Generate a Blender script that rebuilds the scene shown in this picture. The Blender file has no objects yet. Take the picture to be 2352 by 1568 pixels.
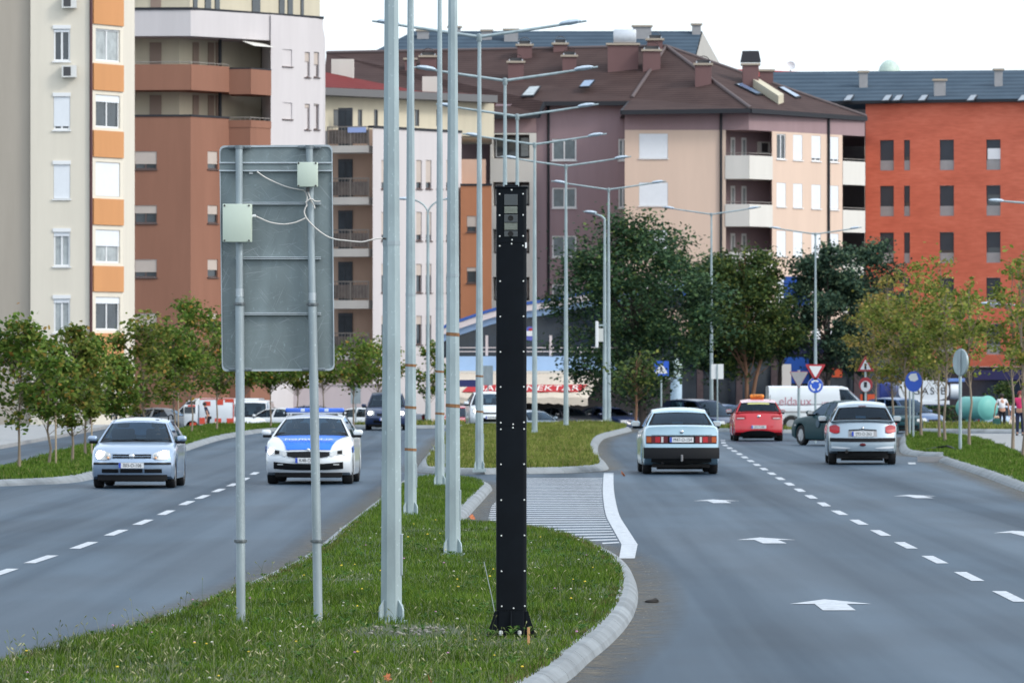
import bpy, bmesh, math, random
import numpy as np
from mathutils import Vector, Matrix, Euler
from mathutils.geometry import tessellate_polygon
R = math.radians
scene = bpy.context.scene
COL = scene.collection

# ------------------------------------------------------------------ camera
FPX, CX, HY, HC = 14000.0, 1176.0, 840.0, 2.45     # survey of the photograph: focal length and horizon on a 2352 px wide print
cam = bpy.data.cameras.new('camera')
cam.sensor_width = 36.0
cam.lens = FPX / 2352.0 * 36.0
cam.shift_y = (HY - 784.0) / 2352.0
cam.clip_start = 0.5
cam.clip_end = 6000
cam.dof.use_dof = True
cam.dof.focus_distance = 64.0
cam.dof.aperture_fstop = 10.5
camo = bpy.data.objects.new('camera', cam)
COL.objects.link(camo)
camo.location = (0, 0, HC)
camo.rotation_euler = (R(90), 0, 0)
scene.camera = camo

# ------------------------------------------------------------------ world, sun, exposure
SUN_AZ, SUN_EL = R(118), R(36)           # clockwise from +Y
world = bpy.data.worlds.new('World')
scene.world = world
world.use_nodes = True
wn, wl = world.node_tree.nodes, world.node_tree.links
bg = wn['Background']
sky = wn.new('ShaderNodeTexSky')
sky.sky_type = 'NISHITA'
sky.sun_disc = False
sky.sun_elevation = SUN_EL
sky.sun_rotation = SUN_AZ
sky.air_density = 1.0
sky.dust_density = 3.0
sky.ozone_density = 1.5
hs = wn.new('ShaderNodeHueSaturation')
hs.inputs['Saturation'].default_value = 0.55
hs.inputs['Value'].default_value = 1.1
wl.new(sky.outputs[0], hs.inputs['Color'])
veil = wn.new('ShaderNodeMix')            # thin bright cloud over the blue
veil.data_type = 'RGBA'
veil.inputs[0].default_value = 0.55
veil.inputs[7].default_value = (7.1, 8.1, 9.0, 1)
wl.new(hs.outputs[0], veil.inputs[6])
wl.new(veil.outputs[2], bg.inputs[0])
bg.inputs[1].default_value = 0.15
sun = bpy.data.lights.new('sun', 'SUN')
sun.energy = 0.95
sun.angle = R(10)
sun.color = (1.0, 0.95, 0.87)
suno = bpy.data.objects.new('sun', sun)
COL.objects.link(suno)
sd = Vector((math.sin(SUN_AZ) * math.cos(SUN_EL), math.cos(SUN_AZ) * math.cos(SUN_EL), math.sin(SUN_EL)))
suno.rotation_euler = (-sd).to_track_quat('-Z', 'Y').to_euler()
suno.location = (60, -40, 60)
scene.view_settings.view_transform = 'Standard'
scene.view_settings.look = 'None'
scene.view_settings.gamma = 1.0
scene.view_settings.exposure = 0.60
scene.cycles.max_bounces = 6
scene.cycles.transparent_max_bounces = 12
scene.cycles.use_denoising = True

# ------------------------------------------------------------------ helpers
def at(x, y, Y):
    return Vector(((x - CX) * Y / FPX, Y, HC - (y - HY) * Y / FPX))

def gp(x, y, z=0.0):
    Y = FPX * (HC - z) / (y - HY)
    return Vector(((x - CX) * Y / FPX, Y, z))

def nodes_of(m):
    m.use_nodes = True
    return m.node_tree.nodes, m.node_tree.links, m.node_tree.nodes['Principled BSDF']

def mat(name, col, rough=0.6, metal=0.0, var=0.0, vscale=3.0, vstretch=(1, 1, 1), bump=0.0, bscale=40.0, coat=0.0, spec=0.5, emis=0.0, emcol=None):
    m = bpy.data.materials.new(name)
    n, l, b = nodes_of(m)
    c = (*col, 1)
    b.inputs['Base Color'].default_value = c
    b.inputs['Roughness'].default_value = rough
    b.inputs['Metallic'].default_value = metal
    b.inputs['Coat Weight'].default_value = coat
    b.inputs['Coat Roughness'].default_value = 0.06
    b.inputs['Specular IOR Level'].default_value = spec
    if emis:
        b.inputs['Emission Color'].default_value = (*(emcol or col), 1)
        b.inputs['Emission Strength'].default_value = emis
    if var or bump:
        tc = n.new('ShaderNodeTexCoord')
        mp = n.new('ShaderNodeMapping')
        mp.inputs['Scale'].default_value = vstretch
        l.new(tc.outputs['Object'], mp.inputs['Vector'])
    if var:
        nz = n.new('ShaderNodeTexNoise')
        nz.inputs['Scale'].default_value = vscale
        nz.inputs['Detail'].default_value = 6
        nz.inputs['Roughness'].default_value = 0.65
        l.new(mp.outputs[0], nz.inputs['Vector'])
        rp = n.new('ShaderNodeValToRGB')
        rp.color_ramp.elements[0].position = 0.3
        rp.color_ramp.elements[1].position = 0.7
        rp.color_ramp.elements[0].color = (*[max(0, v * (1 - var)) for v in col], 1)
        rp.color_ramp.elements[1].color = (*[min(1, v * (1 + var)) for v in col], 1)
        l.new(nz.outputs[0], rp.inputs[0])
        l.new(rp.outputs[0], b.inputs['Base Color'])
    if bump:
        nb = n.new('ShaderNodeTexNoise')
        nb.inputs['Scale'].default_value = bscale
        nb.inputs['Detail'].default_value = 4
        l.new(mp.outputs[0], nb.inputs['Vector'])
        bp = n.new('ShaderNodeBump')
        bp.inputs['Strength'].default_value = bump
        bp.inputs['Distance'].default_value = 0.02
        l.new(nb.outputs[0], bp.inputs['Height'])
        l.new(bp.outputs[0], b.inputs['Normal'])
    return m

def tag(o, label=None, cat=None, group=None, kind=None):
    if label: o['label'] = label
    if cat: o['category'] = cat
    if group: o['group'] = group
    if kind: o['kind'] = kind
    return o

def thing(name, label, cat, loc=(0, 0, 0), rz=0.0, group=None, scale=1.0):
    o = bpy.data.objects.new(name, None)
    COL.objects.link(o)
    o.location = loc
    o.rotation_euler = (0, 0, rz)
    o.scale = (scale,) * 3
    o.empty_display_size = 0.3
    return tag(o, label, cat, group)

def fast_mesh(name, V, F):
    """V (n,3) float array, F (m,k) int array."""
    me = bpy.data.meshes.new(name)
    n, (m, k) = len(V), F.shape
    me.vertices.add(n)
    me.vertices.foreach_set('co', np.ascontiguousarray(V, dtype=np.float32).ravel())
    me.loops.add(m * k)
    me.loops.foreach_set('vertex_index', np.ascontiguousarray(F, dtype=np.int32).ravel())
    me.polygons.add(m)
    me.polygons.foreach_set('loop_start', np.arange(0, m * k, k, dtype=np.int32))
    me.polygons.foreach_set('loop_total', np.full(m, k, dtype=np.int32))
    me.update(calc_edges=True)
    me.validate()
    return me

def link_mesh(name, me, m, parent=None):
    o = bpy.data.objects.new(name, me)
    COL.objects.link(o)
    for x in (m if isinstance(m, (list, tuple)) else [m]):
        me.materials.append(x)
    if parent: o.parent = parent
    return o

class MB:
    def __init__(s):
        s.v, s.f, s.mi = [], [], []
    def add(s, vs, fs, mi=0):
        o = len(s.v)
        s.v += [tuple(v) for v in vs]
        s.f += [tuple(i + o for i in f) for f in fs]
        s.mi += [mi] * len(fs)
        return s
    def box(s, lo, hi, M=None, mi=0):
        (x0, y0, z0), (x1, y1, z1) = lo, hi
        vs = [Vector(p) for p in ((x0, y0, z0), (x1, y0, z0), (x1, y1, z0), (x0, y1, z0), (x0, y0, z1), (x1, y0, z1), (x1, y1, z1), (x0, y1, z1))]
        if M: vs = [M @ v for v in vs]
        return s.add(vs, [(0, 3, 2, 1), (4, 5, 6, 7), (0, 1, 5, 4), (1, 2, 6, 5), (2, 3, 7, 6), (3, 0, 4, 7)], mi)
    def rbox(s, lo, hi, r=0.02, M=None, mi=0):
        """box with chamfered edges"""
        bm = bmesh.new()
        bmesh.ops.create_cube(bm, size=1.0)
        for v in bm.verts:
            v.co = Vector([(lo[i] + hi[i]) / 2 + v.co[i] * (hi[i] - lo[i]) for i in range(3)])
        bmesh.ops.bevel(bm, geom=list(bm.edges), offset=r, segments=2, affect='EDGES', profile=0.5)
        bm.verts.index_update()
        vs = [(M @ v.co if M else v.co.copy()) for v in bm.verts]
        fs = [[v.index for v in f.verts] for f in bm.faces]
        bm.free()
        return s.add(vs, fs, mi)
    def tube(s, pts, r, n=8, cap=True, mi=0, phase=0.0):
        pts = [Vector(p) for p in pts]
        rs = r if isinstance(r, (list, tuple)) else [r] * len(pts)
        rings = []
        up = None
        for i, p in enumerate(pts):
            d = (pts[min(i + 1, len(pts) - 1)] - pts[max(i - 1, 0)]).normalized()
            if up is None:
                up = Vector((0, 1, 0)) if abs(d.z) > 0.7 else Vector((0, 0, 1))
            a = d.cross(up)
            if a.length < 1e-5: a = d.cross(Vector((1, 0, 0)))
            a.normalize()
            b = d.cross(a).normalized()
            up = -b if False else up
            rings.append([p + (a * math.cos(phase + 2 * math.pi * k / n) + b * math.sin(phase + 2 * math.pi * k / n)) * rs[i] for k in range(n)])
        vs = [v for rg in rings for v in rg]
        fs = []
        for i in range(len(pts) - 1):
            for k in range(n):
                k2 = (k + 1) % n
                fs.append((i * n + k, i * n + k2, (i + 1) * n + k2, (i + 1) * n + k))
        if cap:
            fs.append(tuple(reversed(range(n))))
            fs.append(tuple((len(pts) - 1) * n + k for k in range(n)))
        return s.add(vs, fs, mi)
    def prism(s, poly, z0, z1, mi=0, caps=True):
        n = len(poly)
        vs = [(p[0], p[1], z0) for p in poly] + [(p[0], p[1], z1) for p in poly]
        fs = [(i, (i + 1) % n, n + (i + 1) % n, n + i) for i in range(n)]
        if caps:
            for t in tessellate_polygon([[Vector((p[0], p[1], 0)) for p in poly]]):
                fs.append(tuple(n + i for i in t))
                fs.append(tuple(reversed(t)))
        return s.add(vs, fs, mi)
    def lathe(s, prof, n=16, M=None, mi=0):
        """prof list of (radius, height), about local Z"""
        vs, fs = [], []
        for (r, z) in prof:
            for k in range(n):
                a = 2 * math.pi * k / n
                v = Vector((r * math.cos(a), r * math.sin(a), z))
                vs.append(M @ v if M else v)
        for i in range(len(prof) - 1):
            for k in range(n):
                k2 = (k + 1) % n
                fs.append((i * n + k, i * n + k2, (i + 1) * n + k2, (i + 1) * n + k))
        if prof[0][0] > 1e-4: fs.append(tuple(reversed(range(n))))
        if prof[-1][0] > 1e-4: fs.append(tuple((len(prof) - 1) * n + k for k in range(n)))
        return s.add(vs, fs, mi)
    def grid(s, P, mi=0):
        """P rows of points"""
        a, b = len(P), len(P[0])
        vs = [p for r_ in P for p in r_]
        fs = [(i * b + j, i * b + j + 1, (i + 1) * b + j + 1, (i + 1) * b + j) for i in range(a - 1) for j in range(b - 1)]
        return s.add(vs, fs, mi)
    def build(s, name, m, parent=None, world=False, smooth=None, weld=False, recalc=True):
        off = parent.location if (world and parent) else Vector((0, 0, 0))
        me = bpy.data.meshes.new(name)
        me.from_pydata([(v[0] - off[0], v[1] - off[1], v[2] - off[2]) for v in s.v], [], s.f)
        ms = m if isinstance(m, (list, tuple)) else [m]
        for x in ms: me.materials.append(x)
        if len(ms) > 1: me.polygons.foreach_set('material_index', s.mi)
        if weld or recalc:
            bm = bmesh.new(); bm.from_mesh(me)
            if weld:
                bmesh.ops.remove_doubles(bm, verts=bm.verts, dist=0.0006)
                bmesh.ops.dissolve_degenerate(bm, edges=bm.edges, dist=0.0002)
            if recalc: bmesh.ops.recalc_face_normals(bm, faces=bm.faces)
            bm.to_mesh(me); bm.free()
        if smooth is not None:
            me.polygons.foreach_set('use_smooth', [True] * len(me.polygons))
            me.set_sharp_from_angle(angle=R(smooth))
        me.update()
        o = bpy.data.objects.new(name, me)
        COL.objects.link(o)
        if parent: o.parent = parent
        return o

def text_part(name, body, size, m, parent, M, extrude=0.004, sx=1.0, shear=0.0, spacing=1.0):
    cu = bpy.data.curves.new(name, 'FONT')
    cu.body = body
    cu.size = size
    cu.align_x = 'CENTER'
    cu.align_y = 'CENTER'
    cu.extrude = extrude
    cu.shear = shear
    cu.space_character = spacing
    tmp = bpy.data.objects.new(name + '_tmp', cu)
    COL.objects.link(tmp)
    bpy.context.view_layer.update()
    me = bpy.data.meshes.new_from_object(tmp.evaluated_get(bpy.context.evaluated_depsgraph_get()))
    bpy.data.objects.remove(tmp)
    bpy.data.curves.remove(cu)
    me.name = name
    me.transform(M @ Matrix.Diagonal((sx, 1, 1, 1)))
    me.materials.clear()
    return link_mesh(name, me, m, parent)

FACE_CAM = Matrix(((1, 0, 0, 0), (0, 0, -1, 0), (0, 1, 0, 0), (0, 0, 0, 1)))     # text plane XY -> XZ, facing -Y
def T(x, y, z): return Matrix.Translation((x, y, z))
def RZ(a): return Matrix.Rotation(a, 4, 'Z')

def catmull(P, n=8, closed=False):
    P = [Vector((p[0], p[1], 0)) for p in P]
    out = []
    N = len(P)
    rng = range(N) if closed else range(N - 1)
    for i in rng:
        if closed: p0, p1, p2, p3 = P[i - 1], P[i], P[(i + 1) % N], P[(i + 2) % N]
        else: p0, p1, p2, p3 = P[max(i - 1, 0)], P[i], P[i + 1], P[min(i + 2, N - 1)]
        # centripetal-ish spacing to avoid overshoot
        for k in range(n):
            t = k / n
            t2, t3 = t * t, t * t * t
            m1 = (p2 - p0) * 0.5; m2 = (p3 - p1) * 0.5
            L = (p2 - p1).length
            if m1.length > L: m1 *= L / m1.length
            if m2.length > L: m2 *= L / m2.length
            out.append(p1 * (2 * t3 - 3 * t2 + 1) + m1 * (t3 - 2 * t2 + t) + p2 * (-2 * t3 + 3 * t2) + m2 * (t3 - t2))
    if not closed: out.append(P[-1])
    return out

def resample(P, step, closed=False):
    Q = list(P) + ([P[0]] if closed else [])
    d = [0.0]
    for a, b in zip(Q, Q[1:]): d.append(d[-1] + (b - a).length)
    n = max(2, int(round(d[-1] / step)))
    out, j = [], 0
    for k in range(n + (0 if closed else 1)):
        t = d[-1] * k / n
        while j < len(d) - 2 and d[j + 1] < t: j += 1
        f = (t - d[j]) / max(1e-9, d[j + 1] - d[j])
        out.append(Q[j].lerp(Q[j + 1], min(1, max(0, f))))
    return out

def area2(P): return sum(a.x * b.y - b.x * a.y for a, b in zip(P, P[1:] + P[:1]))
# ------------------------------------------------------------------ setting materials
def asphalt_mat():
    m = bpy.data.materials.new('asphalt')
    n, l, b = nodes_of(m)
    tc = n.new('ShaderNodeTexCoord')
    def noise(scale, stretch, detail=5):
        mp = n.new('ShaderNodeMapping'); mp.inputs['Scale'].default_value = stretch
        l.new(tc.outputs['Object'], mp.inputs[0])
        z = n.new('ShaderNodeTexNoise'); z.inputs['Scale'].default_value = scale; z.inputs['Detail'].default_value = detail
        l.new(mp.outputs[0], z.inputs['Vector'])
        return z.outputs[0]
    def ramp(src, p0, c0, p1, c1):
        r_ = n.new('ShaderNodeValToRGB')
        r_.color_ramp.elements[0].position = p0; r_.color_ramp.elements[0].color = (*c0, 1)
        r_.color_ramp.elements[1].position = p1; r_.color_ramp.elements[1].color = (*c1, 1)
        l.new(src, r_.inputs[0]); return r_.outputs[0]
    def mix(a, b_, f, kind='MULTIPLY'):
        x = n.new('ShaderNodeMix'); x.data_type = 'RGBA'; x.blend_type = kind
        x.inputs[0].default_value = f
        l.new(a, x.inputs[6]); l.new(b_, x.inputs[7]); return x.outputs[2]
    base = ramp(noise(0.5, (1.0, 0.06, 1)), 0.3, (0.029, 0.050, 0.075), 0.7, (0.040, 0.066, 0.096))
    tracks = ramp(noise(0.8, (1.2, 0.012, 1), 4), 0.38, (0.80, 0.82, 0.85), 0.62, (1.12, 1.12, 1.12))
    grain = ramp(noise(60, (1, 1, 1), 2), 0.3, (0.72, 0.72, 0.73), 0.7, (1.2, 1.2, 1.2))
    patch = ramp(noise(0.35, (1.0, 0.25, 1), 6), 0.42, (0.74, 0.74, 0.76), 0.58, (1.10, 1.10, 1.10))
    c = mix(mix(mix(base, tracks, 0.9), grain, 0.8), patch, 0.9)
    l.new(c, b.inputs['Base Color'])
    sr = n.new('ShaderNodeMapRange'); sr.inputs[1].default_value = .40; sr.inputs[2].default_value = .60; sr.inputs[3].default_value = 0.13; sr.inputs[4].default_value = 0.38
    l.new(noise(0.8, (1.2, 0.012, 1), 4), sr.inputs[0]); l.new(sr.outputs[0], b.inputs['Specular IOR Level'])
    b.inputs['Specular Tint'].default_value = (.58, .80, 1, 1)
    rr = n.new('ShaderNodeMapRange'); rr.inputs[3].default_value = 0.46; rr.inputs[4].default_value = 0.70
    l.new(noise(0.4, (1, 0.05, 1)), rr.inputs[0]); l.new(rr.outputs[0], b.inputs['Roughness'])
    bp = n.new('ShaderNodeBump'); bp.inputs['Strength'].default_value = 0.35; bp.inputs['Distance'].default_value = 0.01
    l.new(noise(90, (1, 1, 1), 3), bp.inputs['Height']); l.new(bp.outputs[0], b.inputs['Normal'])
    return m

def leafy_mat(name, cols, rough=0.6, trans=0.3):
    """foliage: every leaf or blade its own tone"""
    m = bpy.data.materials.new(name)
    n, l, b = nodes_of(m)
    g = n.new('ShaderNodeNewGeometry')
    rp = n.new('ShaderNodeValToRGB')
    els = rp.color_ramp.elements
    while len(els) < len(cols): els.new(0.5)
    for i, c in enumerate(cols):
        els[i].position = c[0]; els[i].color = (*c[1], 1)
    l.new(g.outputs['Random Per Island'], rp.inputs[0])
    tc = n.new('ShaderNodeTexCoord')
    nz = n.new('ShaderNodeTexNoise'); nz.inputs['Scale'].default_value = 0.9; nz.inputs['Detail'].default_value = 3
    l.new(tc.outputs['Object'], nz.inputs['Vector'])
    mr = n.new('ShaderNodeMapRange'); mr.inputs[1].default_value = 0.3; mr.inputs[2].default_value = 0.7
    mr.inputs[3].default_value = 0.62; mr.inputs[4].default_value = 1.38
    l.new(nz.outputs[0], mr.inputs[0])
    mx = n.new('ShaderNodeVectorMath'); mx.operation = 'SCALE'
    l.new(rp.outputs[0], mx.inputs[0]); l.new(mr.outputs[0], mx.inputs['Scale'])
    l.new(mx.outputs[0], b.inputs['Base Color'])
    b.inputs['Roughness'].default_value = rough
    b.inputs['Specular IOR Level'].default_value = 0.08
    tr = n.new('ShaderNodeBsdfTranslucent'); l.new(mx.outputs[0], tr.inputs[0])
    ms = n.new('ShaderNodeMixShader'); ms.inputs[0].default_value = trans
    l.new(b.outputs[0], ms.inputs[1]); l.new(tr.outputs[0], ms.inputs[2])
    l.new(ms.outputs[0], n['Material Output'].inputs[0])
    return m

M_ASPH = asphalt_mat()
M_GROUND = mat('far_ground', (0.16, 0.16, 0.15), 0.9, var=0.3, vscale=0.3)
M_SOIL = mat('turf_soil', (0.045, 0.062, 0.022), 0.95, var=0.4, vscale=1.2)
M_KERB = mat('kerb_concrete', (0.20, 0.22, 0.235), 0.9, var=0.3, vscale=1.3, bump=0.12, bscale=30)
M_JOINT = mat('kerb_mortar', (0.13, 0.13, 0.125), 0.95, var=0.3)
M_PAINT = mat('road_paint', (0.42, 0.45, 0.49), 0.7, var=0.34, vscale=7, bump=0.1)
M_WALK = mat('pavement', (0.27, 0.275, 0.28), 0.85, var=0.15, vscale=1.5, bump=0.2)
M_GRASS = leafy_mat('grass_blades', [(0.0, (0.028, 0.064, 0.006)), (0.45, (0.064, 0.124, 0.012)), (0.87, (0.115, 0.185, 0.022)), (0.985, (0.17, 0.21, 0.05)), (1.0, (0.32, 0.30, 0.15))], 0.55, 0.3)
M_GRASS_DRY = leafy_mat('grass_blades_dry', [(0.0, (0.075, 0.118, 0.018)), (0.5, (0.150, 0.185, 0.036)), (0.85, (0.21, 0.22, 0.060)), (1.0, (0.33, 0.27, 0.12))], 0.6, 0.3)

# ------------------------------------------------------------------ ground, road, islands
MB().box((-600, -60, -1.6), (600, 1500, -0.86)).build('ground', M_GROUND)['kind'] = 'structure'
mb = MB()
def zg(Y): return 0.0 if Y < 246 else max(-0.8, -0.8 * (Y - 246) / 20.0)       # the car parks lie a little lower than the road
ys = [8, 60, 120, 180, 246, 266, 300, 420]
for i in range(len(ys) - 1):
    xw = -13.4 if 130 < ys[i] < 246 else -60
    mb.add([(xw, ys[i], zg(ys[i])), (60, ys[i], zg(ys[i])), (60, ys[i + 1], zg(ys[i + 1])), (xw, ys[i + 1], zg(ys[i + 1]))], [(0, 1, 2, 3)])
mb.build('road', M_ASPH, recalc=False)['kind'] = 'structure'

def inset(P, d):
    """closed CCW outline moved inwards by d"""
    out = []
    n = len(P)
    for i in range(n):
        a, b, c = P[i - 1], P[i], P[(i + 1) % n]
        t = ((b - a).normalized() + (c - b).normalized())
        if t.length < 1e-6: t = (c - b)
        t.normalize()
        out.append(b + Vector((-t.y, t.x, 0)) * d)
    return out

ISLANDS = {}
def island(name, P, h=0.12, kw=0.30, kerb_step=1.0, mask=None, grass=True, top='grass_bed'):
    """raised bed with a kerb of separate stones round it; P a smooth closed outline"""
    if area2(P) < 0: P = list(reversed(P))
    P = resample(P, kerb_step, True)
    q = kw / 0.30
    rows = [(0.0, 0.0), (0.035 * q, 0.055), (0.10 * q, h - 0.02), (0.15 * q, h), (kw, h + 0.012), (kw, 0.02)]
    mb = MB()
    rings = [inset(P, d) for d, z in rows]
    n = len(P)
    for i in range(n):
        j = (i + 1) % n
        if mask and not mask(P[i]): continue
        vs = []
        for e, tt in ((0, 0.006), (1, 0.994)):
            for (d, z), rg in zip(rows, rings):
                v = rg[i].lerp(rg[j], tt)
                vs.append((v.x, v.y, z))
        k = len(rows)
        fs = [(q, q + 1, k + q + 1, k + q) for q in range(k - 1)] + [tuple(range(k)), tuple(reversed(range(k, 2 * k)))]
        mb.add(vs, fs)
    o = mb.build('kerb', M_KERB); o['kind'] = 'structure'
    mj = MB()
    jr = [(0.012, 0.001), (0.035 * q + .01, 0.048), (0.10 * q + .012, h - 0.032), (0.15 * q + .012, h - 0.012), (kw - .01, h)]
    vs, fs = [], []
    for d, z in jr: vs += [(p.x, p.y, z) for p in inset(P, d)]
    for q in range(len(jr) - 1):
        for i in range(n):
            j = (i + 1) % n
            fs.append((q * n + i, q * n + j, (q + 1) * n + j, (q + 1) * n + i))
    mj.add(vs, fs)
    mj.build('kerb_joint', M_JOINT)['kind'] = 'structure'
    Q = inset(P, kw - 0.02)
    mt = MB()
    mt.add([(p.x, p.y, h - 0.004) for p in Q], [tuple(t) for t in tessellate_polygon([Q])])
    o = mt.build(top, M_SOIL); o['kind'] = 'structure'
    ISLANDS[name] = (inset(P, kw * 0.72 if name != 'near' else kw - 0.04), h)
    return P

def G(lst): return [gp(x, y) for x, y in lst]

# near median island: left edge along the oncoming carriageway, right edge round the nose, narrow tail beyond
near_L = [Vector((-4.6, 41, 0)), Vector((-4.30, 46, 0))] + G([(20, 1535), (350, 1440), (660, 1310), (780, 1222), (870, 1152), (925, 1112)])
near_R = G([(1128, 1120), (1122, 1135), (1100, 1160), (1082, 1180), (1063, 1203), (1080, 1213), (1150, 1217), (1240, 1226), (1330, 1248), (1400, 1276), (1436, 1298), (1458, 1330), (1466, 1370), (1458, 1408), (1438, 1442), (1405, 1478), (1355, 1520), (1300, 1568)]) + [Vector((-0.1, 42.5, 0)), Vector((-1.2, 40.6, 0)), Vector((-3.4, 39.8, 0))]
P_NEAR = catmull(near_L + [Vector((-1.65, 131, 0)), Vector((-1.0, 130, 0))] + near_R, 8, True)
island('near', P_NEAR, 0.115, 0.20, 1.25)
# second median island beyond the gap
P_MID = catmull(G([(960, 1083), (985, 1040), (1012, 1008), (1040, 993), (1075, 985), (1150, 981.5), (1260, 980), (1380, 980), (1430, 983), (1452, 989), (1420, 998), (1388, 1008), (1374, 1026), (1378, 1050), (1396, 1070), (1390, 1080), (1310, 1086), (1200, 1088), (1050, 1089)]), 6, True)
island('mid', P_MID, 0.13, 0.32, 1.2)
# planted strip on the left between the carriageway and the service road
P_LEFT = catmull([Vector((-12.1, 124.6, 0)), Vector((-11.3, 122.6, 0))] + G([(130, 1111), (205, 1102), (300, 1075), (415, 1040), (500, 1012), (570, 998), (640, 990)]) + [Vector((-6.9, 238, 0)), Vector((-6.6, 243, 0)), Vector((-9, 245.5, 0)), Vector((-11.9, 244, 0))] + G([(440, 986), (240, 1017), (100, 1053)]) + [Vector((-12.0, 140, 0)), Vector((-12.25, 129, 0))], 6, True)
island('left', P_LEFT, 0.12, 0.28, 1.1)
# verge on the right, with the dropped access between
P_RIGHT = catmull([gp(2352, 1130), gp(2250, 1092), gp(2160, 1062), gp(2150, 1055), gp(2200, 1049), gp(2120, 1049), gp(2072, 1041), gp(2066, 1020), gp(2074, 1004), gp(2120, 1003), gp(2210, 1006), gp(2270, 1018), gp(2320, 1036), Vector((13.6, 158, 0)), Vector((14.0, 130, 0)), Vector((13, 108, 0)), Vector((9.9, 108, 0))], 6, True)
island('right', P_RIGHT, 0.12, 0.30, 1.1)
# grass beyond the roundabout
P_FAR = catmull([Vector((-6.2, 240, 0)), Vector((-4.0, 238.5, 0)), Vector((-1.9, 240, 0)), Vector((-1.6, 244, 0)), Vector((-3.6, 245.8, 0)), Vector((-6.2, 245, 0))], 5, True)
island('far', P_FAR, 0.12, 0.3, 1.4)
P_FAR2 = catmull([Vector((8.2, 226, 0)), Vector((10.2, 222, 0)), Vector((12.2, 226, 0)), Vector((12.6, 233, 0)), Vector((8.0, 234, 0)), Vector((5.5, 233, 0))], 5, True)
island('far2', P_FAR2, 0.12, 0.3, 1.4)
P_FAR3 = catmull([Vector((15.2, 226, 0)), Vector((22, 224, 0)), Vector((32, 228, 0)), Vector((32, 240, 0)), Vector((22, 242, 0)), Vector((15.4, 238, 0))], 5, True)
island('far3', P_FAR3, 0.12, 0.3, 1.4)

# pavement beside the service road on the left, footpath on the right
mb = MB()
mb.prism([(-14.5, 120), (-15.0, 171), (-15.9, 243), (-40, 243), (-40, 120)], -0.95, 0.11)
mb.build('pavement', M_WALK)['kind'] = 'structure'
mb = MB()
mb.add([(-13.4, 130, -0.002), (-14.48, 130, -0.002), (-14.98, 171, -0.002), (-15.9, 246, -0.002), (-13.4, 246, -0.002)], [(0, 1, 2, 3, 4)])
mb.build('service_road', M_ASPH)['kind'] = 'structure'
mb = MB()
mb.prism([(14.1, 100), (14.2, 158), (14.0, 178), (13.4, 200), (13.6, 212), (34, 212), (34, 100)], 0.0, 0.10)
mb.build('footpath', M_WALK)['kind'] = 'structure'

# ------------------------------------------------------------------ painted markings
Zp = 0.005
def mark(name, polys, m=M_PAINT):
    b = MB()
    for P in polys: b.add([(p[0], p[1], Zp) for p in P], [tuple(range(len(P)))])
    o = b.build(name, m); o['kind'] = 'structure'; return o
def dash_line(fx, y0, y1, on, off, w):
    out, y = [], y0
    while y < y1:
        a, b = fx(y), fx(y + on)
        out.append([(a - w / 2, y), (a + w / 2, y), (b + w / 2, y + on), (b - w / 2, y + on)])
        y += on + off
    return out
def lerp_tab(tab):
    def f(y):
        for (y0, x0), (y1, x1) in zip(tab, tab[1:]):
            if y <= y1: return x0 + (x1 - x0) * (y - y0) / (y1 - y0)
        return tab[-1][1]
    return f
fR = lerp_tab([(20, 5.15), (63, 5.28), (105, 5.48), (150, 6.05), (190, 6.6), (215, 7.4)])
mark('lane_marking', dash_line(fR, 51.0, 200, 3.0, 3.15, 0.15))
def leftline():
    cs = [((0, 1316), 1), ((95, 1284), 1), ((193, 1252), 1), ((267, 1223), 1), ((329, 1199), 1), ((382, 1177), 1), ((429, 1155), 1), ((465, 1141), 1), ((502, 1126), 1), ((535, 1113), 1), ((562, 1100), 1), ((585, 1087), 1)]
    P = [gp(x, y) for (x, y), _ in cs]
    out = []
    for i, p in enumerate(P):
        q = P[min(i + 1, len(P) - 1)] - P[max(i - 1, 0)]
        q.normalize(); n_ = Vector((q.y, -q.x, 0)); L = 1.55
        out.append([(p - q * L - n_ * 0.075)[:2], (p - q * L + n_ * 0.075)[:2], (p + q * L + n_ * 0.075)[:2], (p + q * L - n_ * 0.075)[:2]])
    return out
mark('lane_marking', leftline())
# edge line and hatching beside the median
edge = [gp(1440, 1282), gp(1446, 1250), gp(1425, 1215), gp(1408, 1185), gp(1400, 1150), gp(1397, 1118), gp(1398, 1086)]
ed = resample(catmull(edge[1:], 6), 1.0)
polys = []
for a, b in zip(ed, ed[1:]):
    polys.append([(a.x - 0.11, a.y), (a.x + 0.11, a.y), (b.x + 0.11, b.y), (b.x - 0.11, b.y)])
a, b = edge[0], ed[0]
polys.append([(a.x - 0.10, a.y), (a.x + 0.10, a.y), (b.x + 0.11, b.y - 0.03), (b.x - 0.11, b.y - 0.03)])
mark('edge_marking', polys)
def xr(y):
    for a, b in zip(ed, ed[1:]):
        if a.y <= y <= b.y: return a.x + (b.x - a.x) * (y - a.y) / max(1e-6, b.y - a.y) - 0.13
    return ed[0].x - 0.13 if y < ed[0].y else ed[-1].x - 0.13
def xl(y):       # right-hand boundary of the bed (kerb) at this distance, with a gap
    if y < 92: return 1.55 - (y - 80) * 0.11
    return lerp_tab([(92, -0.10), (96, -0.50), (106, -0.48), (116, -0.28), (128, -0.2), (140, 0.1)])(y)
st, y = [], 81.0
while y < 133:
    l_, r_ = xl(y) + 0.12, xr(y + 0.9)
    if r_ - l_ > 0.2: st.append([(l_, y), (r_, y + 0.45), (r_, y + 1.02), (l_, y + 0.57)])
    y += 1.42
mark('hatch_marking', st)
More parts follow.
